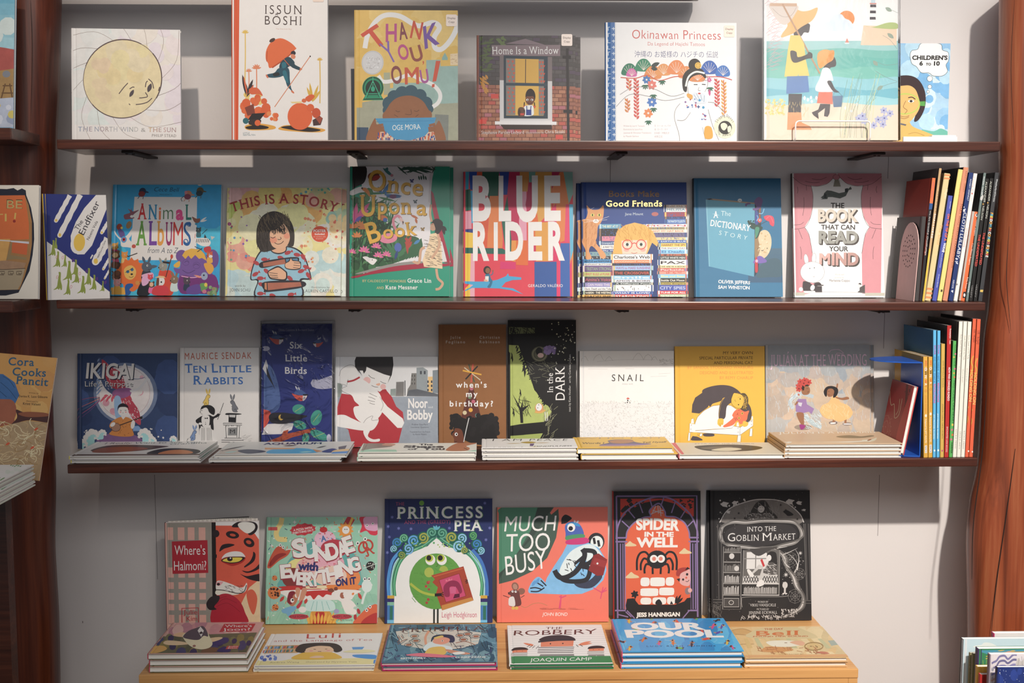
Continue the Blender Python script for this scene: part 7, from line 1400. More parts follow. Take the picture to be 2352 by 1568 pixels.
    a.E(995,590,20,22,w); a.E(1035,685,18,20,w); a.P([940,910,1060,912,1062,985,942,985],'4c4745'); a.O(1000,948,18,16,4,w); a.S([945,915,1058,916,1060,982,946,982],3,w,0,True)
    # window seat with reading girl
    a.P([1085,545,1360,545,1362,800,1085,800],'6a6460',mot=.3); a.P([1110,560,1250,555,1290,600,1260,690,1110,690],'e0d8d2',0); a.M([[1180,555,1180,690],[1090,610,1260,610],[1085,545,1085,800],[1362,545,1365,890]],8,g,0); a.P([1130,540,1200,590,1290,545,1360,520,1200,530],'4c4745',1)
    a.P([1085,745,1350,735,1355,800,1085,798],'d0c8c2'); L = []
    a.M([[1090+i*20,745,1110+i*20,795] for i in range(13)],5,k,0); a.M([[1110+i*20,745,1090+i*20,795] for i in range(13)],5,k,0); a.M([[1080,802,1365,805]],9,w,0); a.Q(1090,815,1360,885,'3a3634'); a.M([[1098+i*8,882,1098+i*8+rd.uniform(-2,2),822+rd.uniform(0,14)] for i in range(32)],4,w,0); a.M([[1080,890,1368,892]],7,w,0)
    a.P([1265,600,1270,570,1300,555,1335,570,1345,640,1340,700,1300,690,1285,640],'2f2b2b',1); a.E(1282,605,18,24,'e4dcd6'); a.P([1290,640,1330,650,1345,700,1300,735,1240,735,1250,690],'5c5653',1); a.Hh((1250,650,1340,730),30,26,3,w,20,20,4); a.P([1240,720,1290,735,1260,745,1215,740,1230,690,1215,680,1160,730,1150,720,1205,655,1240,670],'c8c0ba',0); a.P([1200,740,1240,740,1235,780,1210,785],'c8c0ba'); a.P([1115,700,1135,695,1170,740,1155,752,1135,740],'e4dcd6',1); a.P([1190,820,1215,775,1245,780,1248,810,1215,825],'e4dcd6',1); a.P([1215,620,1230,612,1252,665,1238,675],'c83a3c')
    # pillars, plinth, credits
    for x in (880,905,1552,1575): a.S([x,345,x+(35 if x > 1500 else 25),930],6,'5c5654',0)
    a.M([[845,925,930,925],[845,945,930,945],[1545,935,1615,935],[1545,955,1618,955]],5,'6a6460',0); a.Hh((850,950,930,1060),30,50,3,'6a6460',70,50,7); a.P([1080,930,1110,905,1390,905,1436,925,1420,985,1370,1055,1110,1055,1085,990],'2e2b2b',1); a.S([1085,985,1080,930,1110,905,1390,903,1440,890],5,g); a.Hh((1080,1050,1400,1072),60,24,3,w,60,60,3); a.Hh((1390,1000,1520,1060),50,16,4,w,60,80,9)
    a.T('WORDS BY',1203,950,1286,950,14,'d0c8c2','r'); a.T('VIKKI VANSICKLE',1146,978,1344,977,20,'d8d0ca','r'); a.T('PICTURES BY',1198,1007,1292,1007,14,'d0c8c2','r'); a.T('JENSINE ECKWALL',1138,1037,1356,1034,21,'d8d0ca','r')
    a.S([1540,345,1580,930],3,g,0); a.D((870,100,1560,1080),90,1.5,3,[g],12,5)
# bench stacks
def art_joon(a):
    a.P([275,1045,1115,1022,1060,1130,230,1130],'c08c84',0,mot=.2); a.D((280,1040,1080,1130),12,30,60,['b87c7c','c89c90','a87078'],3,10,.2); a.P([200,1160,1060,1120,985,1305,108,1302],'5c5840',0,mot=.4); a.D((130,1160,1010,1300),40,20,50,['4c4c38','6c6844','3c3c5c','7c6c3c','302c4c'],4,8,.3); a.P([110,1290,150,1245,230,1240,260,1270,180,1300],'c8944c',1); a.P([560,1300,600,1260,700,1260,690,1300],'6a4a34',1); a.P([700,1290,760,1250,830,1280,800,1302],'2c2c58',1); a.P([640,1230,680,1180,780,1170,790,1210,700,1240],'34305c',1)
    a.P([225,1215,260,1195,380,1205,450,1225,350,1235,260,1232],'d8ab84',1); a.P([600,1180,700,1165,735,1175,680,1200,620,1210],'d8a880',1); a.P([300,1145,360,1125,420,1140,400,1165,320,1160],'d0a078',1); a.P([380,1165,400,1130,480,1095,520,1070,570,1100,620,1170,650,1225,620,1262,540,1272,450,1240],'dcbc98',1,mot=.1); a.P([382,1165,420,1115,490,1085,540,1070,580,1110,600,1160,560,1155,520,1190,440,1185],'4a4048',1); a.P([500,1110,520,1075,555,1110,540,1165],'e0cdb8'); a.P([515,1130,535,1115,552,1132,530,1142],'2a2428'); a.E(490,1243,14,10,'8a5c50')
    a.P([730,1048,1032,1040,1000,1110,695,1120],'a82c34'); a.T("Where's",745,1078,1000,1070,22,'ece0d6','s',sl=-.3); a.T('Joon?',728,1110,990,1103,24,'ece0d6','s',sl=-.3); a.P([790,1245,900,1242,895,1270,778,1274],'b03c38'); a.T('Julie',800,1256,895,1254,10,'e8d8cc'); a.T('Kim',800,1270,885,1268,10,'e8d8cc')
def art_luli(a):
    a.T('Luli',1505,1172,1805,1172,40,'b83c34','s',sp=.1); a.T('and the Language of Tea',1210,1194,2075,1206,17,'b8605c','r')
    a.P([1060,1405,1085,1355,2135,1355,2115,1412],'e2c88c'); a.P([1120,1225,1465,1228,1440,1300,1090,1298],'c89c6c'); rd = random.Random(3)
    for i in range(26): a.P([1125+i*12,1235,1137+i*12,1235,1132+i*12,1258,1118+i*12,1258],rd.choice(['5c7c9c','b85c4c','d8b45c','4c6c5c','8c9cb0','c87c54']))
    for i in range(24): a.P([1112+i*12,1268,1124+i*12,1268,1118+i*12,1292,1104+i*12,1292],rd.choice(['5c7c9c','b85c4c','d8b45c','4c6c5c','8c9cb0','c87c54']))
    a.P([1090,1350,1110,1318,1230,1305,1350,1320,1385,1345,1300,1368,1110,1365],'e4dcd2',1); a.D((1110,1315,1250,1360),16,6,18,['4c60a8','6c80b8'],5)
    a.P([1420,1285,1450,1230,1550,1215,1720,1218,1800,1240,1830,1285,1770,1300,1700,1240,1560,1240,1520,1300],'2f2826',1); a.P([1500,1290,1520,1250,1580,1238,1690,1240,1750,1270,1745,1300,1640,1308,1540,1305],'dcb08c',1); a.P([1420,1285,1450,1232,1560,1218,1700,1222,1750,1250,1620,1242,1520,1262,1500,1290],'2f2826',1); a.M([[1580,1270,1600,1272],[1680,1272,1700,1272],[1620,1292,1650,1293]],4,'5a3428'); a.E(1560,1285,18,6,'d89484'); a.E(1710,1285,18,6,'d89484')
    a.P([1405,1355,1470,1305,1560,1298,1720,1300,1790,1320,1810,1358],'d8a83c',1); a.P([1550,1345,1600,1330,1660,1332,1680,1345,1620,1350],'dcb090',1); a.P([1910,1258,2015,1258,2000,1280,1920,1280],'5c90c0'); a.P([1840,1300,1920,1285,2050,1285,2110,1300,2000,1312],'e0cc9c',1); a.P([1930,1325,2110,1330,2115,1365,1960,1350],'4c88c0',1); a.P([2105,1375,2128,1365,2124,1400,2104,1405],'4c80c0')
    a.T('Andrea Wang',1195,1388,1465,1388,12,'8a7c60','r'); a.T('illustrated by Hyewon Yum',1525,1388,1965,1392,12,'8a7c60','r')
def art_prunella(a):
    a.D((90,1095,1010,1395),70,30,70,['4c7488','3c6074','5c8494','2f5064','6c8c94'],3,8,.4); a.P([180,1150,300,1135,700,1145,880,1170,860,1260,700,1300,400,1290,240,1260],'c8bcae',0,mot=.25); a.Hh((100,1100,1000,1390),70,70,4,'1f2c38',20,60,4); a.Hh((100,1100,1000,1390),40,60,4,'8cb0b8',20,60,5); a.Hh((120,1280,980,1390),26,40,6,'3c3060',20,60,6)
    a.T('PRUNELLA',232,1158,905,1150,34,'5c2c2c','r',jit=.2); a.S([220,1140,260,1168,300,1160],3,'5c2c2c'); a.S([880,1165,930,1168,920,1150],3,'5c2c2c')
    for x,y in ((340,1190),(355,1228),(710,1190),(740,1225),(770,1180),(300,1260),(840,1200)): a.O(x,y,34,15,4,'2c3844'); a.E(x,y,24,9,'9c5c44',mot=.2)
    a.M([[200,1190,220,1215,205,1240],[230,1185,250,1210],[680,1250,760,1240,840,1270],[210,1255,250,1225,280,1215]],5,'8c4c34',4)
    a.S([440,1260,430,1200,455,1150],20,'d89478',4); a.P([480,1240,490,1195,560,1180,650,1190,670,1235,630,1245,520,1205],'24304c',1); a.P([495,1240,505,1210,560,1200,625,1215,620,1245,560,1262,510,1255],'dc9078',1); a.P([500,1205,560,1188,575,1200,520,1215],'d8b060',1); a.E(570,1232,9,6,'ece6e0'); a.E(570,1232,4,5,'k'); a.P([420,1290,470,1240,520,1255,640,1280,640,1320,470,1320],'d0d4d4',1); a.P([440,1320,480,1285,580,1280,610,1320,580,1345,450,1340],'d8ac54',1); a.P([290,1345,380,1328,500,1335,640,1350,690,1360,560,1365],'d86c7c',1); a.P([600,1300,700,1315,800,1335,760,1345,640,1330],'c88468',1); a.P([660,1330,730,1320,760,1335,690,1345],'e0d4c8',1)
    a.T('BETH FERRY',245,1374,450,1374,11,'dce0e0','b'); a.T('CLAIRE KEANE',684,1372,928,1372,11,'dce0e0','b'); a.T('WRITTEN BY',280,1364,420,1364,6,'c0ccd0'); a.T('ILLUSTRATED BY',715,1361,895,1361,6,'c0ccd0')
def art_robbery(a):
    a.M([[1070,1110+i*17,1850+i*5,1110+i*17] for i in range(16)],3,'d4ccc6',0)
    a.T('THE',1378,1137,1512,1135,18,'5c2c28','s',jit=.2); a.T('ROBBERY',1125,1185,1792,1175,38,'5c2c28','s',jit=.3)
    def robber(x,y,s):
        a.P([x-140*s,y+30*s,x+140*s,y+25*s,x+150*s,y+90*s,x-150*s,y+92*s],'ece4de'); a.M([[x-145*s,y+(38+i*14)*s,x+145*s,y+(36+i*14)*s] for i in range(4)],5*s,'2c2626',0); a.P([x-120*s,y+92*s,x+150*s,y+90*s,x+165*s,y+138*s,x+60*s,y+138*s,x+20*s,y+108*s,x-30*s,y+140*s,x-140*s,y+140*s],'8c8480',0)
        a.P([x-130*s,y-18*s,x+135*s,y-22*s,x+135*s,y+28*s,x-125*s,y+32*s],'e0805c',0,mot=.12); a.P([x-130*s,y-15*s,x-110*s,y-48*s,x,y-62*s,x+100*s,y-52*s,x+130*s,y-22*s],'2a2424',1); a.S([x-150*s,y-8*s,x,y-20*s,x+148*s,y-22*s],12*s,'2a2424',4); a.E(x-50*s,y+8*s,6*s,5*s,'k'); a.E(x+50*s,y+6*s,6*s,5*s,'k')
    robber(1482,1245,1); robber(1190,1308,.46); robber(1805,1298,.46)
    a.LL([(1300,1270,1210,1245),(1300,1262,1230,1255),(1660,1258,1760,1235),(1650,1265,1770,1250)],8,'e0805c'); a.M([[1270,1262,1245,1278],[1290,1266,1265,1284],[1310,1268,1290,1288],[1340,1270,1320,1292],[1640,1262,1660,1278],[1670,1262,1695,1275]],4,'2c2626',0)
    a.P([1090,1352,1925,1352,1955,1412,1112,1418],'38824e'); a.T('JOAQUIN CAMP',1285,1395,1780,1388,26,'e8e8dc','s',jit=.2)
def art_pool(a):
    a.D((60,1070,1110,1330),30,40,90,['2c98d4','38a8dc','2a88c4','50b4e0'],3,10,.15); a.M([[200+i*70,1090+((i*37) % 200),260+i*70,1100+((i*37) % 200),230+i*70,1125+((i*37) % 200)] for i in range(12)],3,'8cc8e4',5)
    rd = random.Random(6)
    for x,y in ((210,1090),(385,1070),(580,1100),(735,1068),(860,1130),(930,1132),(770,1165),(500,1205),(320,1235),(440,1260),(545,1255),(690,1268),(800,1230),(970,1255),(160,1250),(220,1300),(1010,1295),(890,1085),(390,1110),(900,1180),(260,1155),(600,1300)):
        s = rd.uniform(.8,1.2); c = rd.choice(['c87040','7c4a34','d89c6c','4a2c28','c88458']); t = rd.uniform(0,3); q = rd.choice(['d84c3c','d84890','e0b83c','5cb45c','5c4ca8','2c2c3c','d8702c'])
        a.M([[x,y,x+34*s*math.cos(t+d),y+13*s*math.sin(t+d)] for d in (.5,-.5,2.6,3.6)],7,c,0); a.E(x,y,22*s,8*s,q,math.degrees(t)); a.E(x-28*s*math.cos(t),y-10*s*math.sin(t),9,7,c); a.E(x-32*s*math.cos(t),y-12*s*math.sin(t),7,5,'2a2424')
    a.T('OUR',232,1160,800,1155,50,'ece8e4','h',sl=-.3); a.T('POOL',195,1220,945,1215,54,'ece8e4','h',sl=-.35); a.T('LUCY RUTH CUMMINS',345,1290,875,1288,9,'2c3c6c','s',sp=.25)
def art_bell(a):
    a.D((960,1135,1900,1370),36,40,90,['e8c48c','e4bc80','ecd09c','dcc08c'],3,10,.15); a.P([1010,1165,1100,1150,1160,1175,1100,1195,1030,1195],'d8a868',1); a.M([[1010,1165,1090,1152,1160,1172],[1040,1195,1140,1200],[1720,1165,1800,1200],[1060,1270,1180,1268]],4,'b8905c',5)
    a.P([1140,1220,1180,1165,1260,1145,1480,1140,1560,1160,1655,1205,1600,1225],'dcc490',1); a.T('THE DAY',1255,1162,1400,1158,13,'c8683c','b',jit=.2); a.T('Bell',1195,1204,1520,1198,34,'d8743c','R'); a.T('FOUND HER SOUND',1172,1216,1588,1211,9,'c8683c','b',jit=.2)
    for i in range(9): a.P([1100+i*80,1225,1130+i*80,1225,1170+i*86,1300,1130+i*86,1300],['dcb878','c8c090','e4c48c'][i % 3])
    a.P([1270,1255,1330,1242,1430,1240,1520,1250,1560,1270,1480,1285,1400,1290,1320,1285],'efe4cc',1); a.P([1450,1255,1520,1242,1565,1258,1540,1280],'e8b08c',1); a.M([[1410,1258,1430,1258]],4,'8a5c3c'); a.P([1230,1320,1280,1290,1420,1295,1480,1315,1380,1330,1260,1330],'d8985c',1); a.O(1635,1285,70,30,8,'a8844c'); a.E(1635,1285,55,24,'dcb878'); a.M([[1605,1285,1620,1285],[1645,1280,1665,1290]],5,'7c5c34'); a.Hh((1200,1290,1700,1340),40,40,4,'b8784c',30,40,4); a.P([1740,1240,1800,1235,1830,1270,1770,1280],'a8b0a0'); a.LL([(1030,1290,1060,1260),(1660,1330,1760,1340)],10,'c8785c'); a.T('ILLUSTRATED BY',1370,1352,1560,1348,6,'b8905c')
    a.P([1110,1355,1900,1345,1905,1370,1112,1380],'e0a870')
# ---------------------------------------------------------------- spines
def down(a,t,top,bot,h,c,st='s',**k): a.T(t,top[0],top[1],bot[0],bot[1],h,c,st,**k)
def art_s_grateful(a):
    a.P([440,190,510,195,470,585,405,580],'e2703a'); a.P([405,580,470,585,455,660,400,660],'2c5488'); down(a,'SORELL · LESSAC',(466,268),(440,508),17,'8c4a78'); down(a,'We Are Grateful: Otsaliheliga',(424,675),(382,1120),17,'d8d0c8'); down(a,'Otsaliheliga',(384,920),(376,1120),14,'c85030')
def art_s_smallness(a):
    down(a,'enormous',(500,490),(470,750),15,'5a4a38',sp=.5); down(a,'SMALLNESS',(462,770),(430,1010),20,'f2e8dc','b',sp=.12); down(a,'Matthew Burgess  Kris Di Giacomo',(540,210),(512,390),13,'6a5a48'); a.P([408,1100,430,1105,390,1440,372,1440],'e0bc34')
def art_s_snailspine(a):
    for y in (165,200,1310,1350,1390): a.P([596-(y-153)*.15,y,662-(y-153)*.15,y+2,659-(y-153)*.15,y+20,592-(y-153)*.15,y+18],'e08c54')
    down(a,'Hughes',(605,325),(592,420),24,'f2e4c4','r'); down(a,'The Snail',(548,690),(515,890),26,'e89c5c','r'); down(a,'Oxford Press',(482,1140),(462,1290),12,'f0e4cc','r')
def art_s_wave(a):
    down(a,'ON THE TIP OF A',(622,580),(584,870),24,'e0683c','h'); down(a,'WAVE',(584,885),(562,980),24,'eae4e4','h'); down(a,'How Ai Weiwei',(648,440),(638,520),12,'e0dce4'); down(a,'The Art and Life of Hokusai',(562,990),(540,1130),11,'d8d8e4'); down(a,'Orchard Books',(530,1190),(512,1310),12,'d8d8e4')
def art_s_yellow(a):
    down(a,'Morley / Russell',(748,250),(728,440),14,'d8a850'); down(a,'VICTORIA MAY',(680,700),(655,880),14,'d8a44c'); a.P([560,1320,578,1322,574,1345,556,1343],'4a4030')
def art_s_mary(a):
    down(a,'BAILEY · SARDI',(812,125),(788,318),15,'8c4a34','r'); down(a,'MARY WHO WROTE FRANKENSTEIN',(764,432),(668,1070),20,'7c3a2c','r')
def art_s_lullaby(a):
    down(a,'NOVESKY / ARSENAULT',(848,215),(815,450),17,'d8dce4'); down(a,'CLOTH LULLABY',(782,575),(708,1030),32,'eae8ec','s'); a.D((775,520,800,570),12,4,7,['e0e0e8'],3); a.D((692,1035,722,1095),12,4,7,['e0e0e8'],4); down(a,'ABRAMS',(680,1235),(668,1315),15,'dcdce4'); a.P([658,1340,682,1330,680,1356],'e0e0e8')
def art_s_starflower(a):
    down(a,'Young Bolivar',(890,175),(858,430),11,'d8a49c'); a.E(872,352,7,8,'c85a50'); down(a,'STARFLOWER',(812,700),(778,890),18,'d8988c'); a.E(722,1260,8,9,'8a8480')
def art_s_orange(a):
    a.P([860,545,892,547,755,1440,722,1440],'b8aca0'); a.E(915,590,14,18,'ece4dc'); a.E(918,588,9,14,'2c2424'); down(a,'Mister Rogers',(912,640),(885,815),14,'ece0d4','r'); down(a,'I am Mister Rogers',(866,900),(832,1110),15,'ece0d4','r'); down(a,'Baby Food',(820,1230),(800,1330),13,'ece0d4','r'); a.P([782,1362,815,1360,806,1415,776,1415],'2c2426'); a.E(795,1390,10,15,'ece4dc')
def art_s_watson(a):
    down(a,'WATSON · COLLIER',(975,195),(945,440),20,'e4e0dc'); a.P([965,440,985,450,960,510,915,490],'c8c4bc'); down(a,'HARPER',(836,1290),(822,1370),14,'e4e0dc')
def art_s_undef(a):
    x = 0 if a.uv(1020,210)[0] > -.002 and a.uv(1020,210)[0] < a.w+.002 else 44
    down(a,'ALEXANDER',(1008+x,235),(985+x,445),18,'c8c8b8'); a.star(983+x,462,11,'d8a454'); down(a,'NELSON',(978+x,482),(958+x,620),18,'c8c8b8'); down(a,'THE UNDEFEATED',(938+x*.95,765),(900+x*.95,1085),21,'d2483c','b'); down(a,'VERSIFY',(866+x,1275),(852+x,1400),15,'8c8884')
def art_s_congo(a):
    down(a,'Weatherford/Christie',(1115,215),(1082,445),17,'dcdcd8'); down(a,'FREEDOM IN CONGO SQUARE',(1060,555),(1008,1000),23,['e8a03c','5cb0c4','e8d04c','d8604c','e4e0d4'],'h'); a.P([955,1325,985,1325,980,1348,952,1346],'d8b454')
def off(a,cands):
    for x in cands:
        u = a.uv(x,900)[0]
        if -.001 < u < a.w+.001: return x-cands[0]
    return 0
def art_s_own(a):
    x = off(a,[1553,1597])
    down(a,'MY',(1543+x,512),(1543+x,560),20,'d8502c','b'); down(a,'OWN',(1543+x,572),(1543+x,665),20,['d8d4e4','3c3430','e8d8d0'],'b'); down(a,'WAY',(1543+x,680),(1543+x,748),20,['d8502c','ece0d0','c8783c'],'b'); a.O(1553+x,780,9,10,3,'c8603c'); down(a,'JOANA ESTRELA',(1545+x,820),(1545+x,985),15,'d87c3c'); a.E(1553+x,1008,9,14,'ece4d0'); down(a,'Adapted by JAY HULME',(1545+x,1035),(1545+x,1265),15,'ece4d4')
    a.Q(1543+x,1290,1563+x,1362,'ece4dc'); down(a,'SIO',(1546+x,1296),(1546+x,1356),13,'3c3430')
def art_s_sylvia(a):
    x = off(a,[1634,1668])
    down(a,'SYLVIA',(1627+x,375),(1626+x,465),17,'b43c94','b'); down(a,'AND MARSHA',(1627+x,482),(1625+x,625),15,'2c78b4','b'); down(a,'START A',(1625+x,640),(1624+x,728),15,'3c68b0','b'); down(a,'REVOLUTION!',(1624+x,740),(1622+x,918),18,'d8408c','b'); down(a,'JOY MICHAEL ELLISON',(1624+x,1020),(1621+x,1240),9,'e0ecf0','b'); a.E(1633+x,1343,8,9,'e0ecf0')
def art_s_bounds(a): down(a,'LOVE WITHOUT BOUNDS',(1708,525),(1704,780),12,'5a4428'); down(a,'JOHNSON COUNCIL  CAROL LYN SMITH',(1702,935),(1698,1245),12,'6a5230'); a.E(1703,1348,7,8,'c03c7c')
def art_s_war(a): down(a,'Romanyshyn · Lesiv',(1770,225),(1766,395),15,'ecd8d0','b'); down(a,'HOW WAR CHANGED RONDO',(1757,632),(1748,945),21,'f0e0d8','b'); down(a,'ENCHANTED LION BOOKS',(1742,1165),(1736,1365),14,'e8b0a4','b')
def art_s_homes(a):
    down(a,'YOUNG  O’BYRNE',(1812,375),(1806,620),16,'24482c'); down(a,'TWO HOMES, ONE HEART',(1800,760),(1788,1150),19,'24482c','s')
    for x,y,c in ((1822,485,'d84c8c'),(1805,520,'e0b83c'),(1816,645,'d84c8c'),(1806,690,'e8a03c'),(1812,730,'e0683c'),(1796,1160,'e8c04c'),(1790,1200,'d8508c'),(1795,1240,'e0683c'),(1785,1275,'d84c8c')): a.flower(x,y,12,c)
    down(a,'HARPER',(1784,1300),(1780,1380),14,'1f3c24','b')
def art_s_duck(a):
    x = off(a,[1847,1885,1922])
    down(a,'Duck, Death and the Tulip',(1868+x,290),(1860+x,515),15,'7c7468','t'); down(a,'Wolf Erlbruch',(1850+x,600),(1845+x,725),14,'a8a090','t'); down(a,'GECKO PRESS',(1826+x,1175),(1818+x,1335),13,'6a6458','r',sp=.15)
def art_s_hold(a):
    x = off(a,[1963,2000])
    down(a,'LEE / ROJAS',(1994+x,235),(1984+x,360),21,'5c2c24'); down(a,'HOLDING ON',(1962+x,625),(1948+x,915),27,'e8d06c','s')
    for y0 in (490,960): 
        for d in (0,8): a.S([1985+x-(y0-490)*.1+d,y0,1965+x-(y0-490)*.1+d,y0+60,1980+x-(y0-490)*.1+d,y0+110,1955+x-(y0-490)*.1+d,y0+190],6,'d8a03c',5)
    a.E(1945+x,1355,7,8,'ece0d0')
# ---------------------------------------------------------------- things at the edges
def art_topleft(a):
    a.G(-75,-45,35,110,'4c9cb4','9cc0c4',6,mot=.3); a.D((-70,20,30,100),8,12,26,['c8d0c8','b0c8c4'],3,10,.2); a.P([-75,130,-10,105,10,108,32,112,32,165,-75,180],'a85048',0,mot=.3); a.P([-75,170,32,155,32,235,-75,240],'a07c4c',0,mot=.3); a.M([[0,230,10,190],[20,190,28,230],[4,195,26,195],[2,212,28,212]],3,'6a4c30',0); a.E(12,168,9,8,'7c7c80'); a.P([-75,230,33,222,33,292,-75,292],'b0b4c0',0,mot=.3); a.D((-60,235,30,285),12,5,12,['c8c8d0','9098ac','c8b45c'],5)
def art_be(a):
    k = '24242e'
    a.P([-280,270,60,285,130,275,170,300,215,280,255,300,260,350,310,480,340,640,345,800,330,960,300,1120,230,1260,190,1340,60,1370,-280,1370],k,0); a.P([-280,350,245,350,285,450,320,620,322,850,300,1010,250,1180,200,1310,-280,1320],'9c6c3c',0,mot=.2); a.P([-280,350,245,350,262,450,290,640,292,800,-280,820],'c8602c',0,mot=.1); a.P([-280,800,100,795,60,1020,-280,1030],'c89048',0,mot=.25); a.P([118,830,280,840,270,960,118,935],'c0582c'); a.P([60,1010,110,830,122,830,105,960,270,985,265,1010,150,1000],'8c7048'); a.M([[-20,808,292,830],[110,822,292,842]],9,'c8c0c4',0)
    a.P([-280,1030,60,1015,265,1040,240,1095,60,1105,-280,1105],'9c7454',0,mot=.4); a.P([-280,1105,60,1105,255,1095,215,1250,180,1310,-280,1315],'a08868',0,mot=.06); a.S([-280,1100,60,1106,258,1096],6,'4a3424',0)
    for x in (10,100,185,-70,-150): a.S([x+30,1160,x-15,1158,x-15,1125,x+35,1125,x+35,1150,x+5,1148,x+5,1138],7,'4a3828',0)
    a.T('BE',58,485,222,488,95,'5a3c24','s'); a.T('BE',62,483,218,486,84,'b89858','s'); a.T('TI',-85,618,62,615,78,'c8a04c','s'); a.M([[152,530,145,592]],16,'c8a04c',0); a.E(140,615,15,15,'8c2820'); a.S([-60,450,-20,440],10,'b89858',0)
def art_cora(a):
    a.D((0,130,480,700),14,60,110,['c88c48','d09850','c48444'],3,10,.15); a.P([-560,300,0,320,110,400,155,520,120,600,-10,560,-560,700],'3c6088',0,mot=.3); a.M([[0,340,60,380,110,450],[-20,400,60,470,130,560],[-40,470,40,540]],5,'24405c',5); a.P([-560,560,-20,560,90,570,130,640,120,740,40,810,-560,900],'9c5438',1,mot=.2)
    a.P([130,660,220,690,420,700,430,780,250,760,110,800,60,830,140,740],'4a2824',1); a.P([150,700,230,680,400,690,430,720,240,730],'8c4c30',1); a.P([-560,900,0,830,120,790,240,765,430,785,400,1060,350,1340,-560,1400],'a8845c',0,mot=.35)
    rd = random.Random(8)
    for i in range(150):
        x,y,r = rd.uniform(-300,400),rd.uniform(800,1330),rd.uniform(30,90); t0 = rd.uniform(0,360); a.O(x,y,r,r*rd.uniform(.35,.8),rd.uniform(5,9),rd.choice(['c8a474','d4b484','b89060','dcc090','9c7444']),rd.uniform(-40,40),12,t0,t0+rd.uniform(100,240))
    for x,y in ((65,985),(290,1020),(318,845)): a.LL([(x-20,y+14,x+20,y-14)],10,'c84a28')
    for t,x0,y0,x1,y1 in (('Cora',45,232,280,240),('Cooks',85,330,392,342),('Pancit',120,412,415,432)): a.T(t,x0,y0,x1,y1,74,'2f5468','R')
    for t,x0,x1,y,h,c in (('written by',240,330,502,12,'6a4c28'),('Dorina K. Lazo Gilmore',150,412,540,20,'3c2c1c'),('illustrated by',220,330,582,12,'6a4c28'),('Kristi Valiant',190,352,612,22,'3c2c1c')): a.T(t,x0,y,x1,y+8,h,c,'R')
def art_white(a):
    a.D((-900,1125,300,1310),60,10,26,['c4c8b4','d0d0c0','ccccbc'],3,8,.2); a.LL([(80+i*18,1140+(i % 3)*6,100+i*18,1128+(i % 3)*6) for i in range(6)]+[(-60+i*14,1300-(i % 3)*10,-30+i*14,1290-(i % 3)*10) for i in range(7)]+[(-600+i*60,1180+(i % 4)*20,-560+i*60,1170+(i % 4)*20) for i in range(9)],5,'5c8450')
def art_c_skyblue(a): a.Q(722,835,2900,2900,'cfe2ee'); a.P([900,960,950,940,1030,930,1080,895,1180,900,1280,950,1220,975,1000,980],'eef0f0',1); a.Q(722,835,800,2900,'e8e8e6'); a.Q(1700,1000,2900,1400,'c0d8e8')
def art_c_purple(a):
    a.Q(985,1000,1045,2900,'4a3a66'); a.P([1045,1020,2700,1000,2700,1040,1400,1060,1200,1090,1045,1050],'4c9cb0',0); a.LL([(1110,1110,1180,1095),(1105,1140,1170,1130),(1300,1030,1420,1020),(1500,1035,1600,1028)],8,'d8b44c'); a.P([1180,1100,1300,1060,1440,1045,2700,1020,2700,1300,1180,1300],'c89c48',0,mot=.2); a.E(1490,1060,50,26,'d89c84'); a.P([1780,1030,1850,1025,1850,1070],'d83c5c')
    a.M([[1070,1160,1100,1400],[1130,1150,1120,1300]],6,'a8b44c',0)
def art_c_lavender(a):
    a.Q(1178,1090,1212,2600,'8a7c88')
    for i,c in enumerate(('8a80a8','7c7498','9c94bc','e0a890','8a84b0')): a.S([1215,1200+i*70,1290,1170+i*70,1340,1120+i*60,1420,1110+i*60,1480,1150+i*50,1560,1100+i*60,1620,1100+i*60],26,c,6)
    a.P([1600,1260,1640,1140,1700,1180,1760,1120,1800,1200,1800,1300,1640,1300],'d8ccc0',1); a.M([[1640,1260,1660,1140],[1720,1240,1700,1120],[1780,1230,1740,1130]],5,'9c9088',0); a.D((1220,1250,1290,1500),6,16,30,['a8a4ac','c8c0c4'],4)
def art_c_stars(a): a.D((1330,1320,1850,1600),46,3,9,['c8d0e4','8ca0d0','e8e8ec'],4); a.D((1320,1310,1900,1650),10,40,90,['2c4490','243878'],5,10,.3); a.P([1760,1600,1830,1440,1880,1430,1840,1620],'5cb0d8')
def art_c_olive(a): a.D((850,1070,900,1800),60,3,6,['c8bc90','6a6040'],3,5)
art_c_olivetwo = art_c_olive
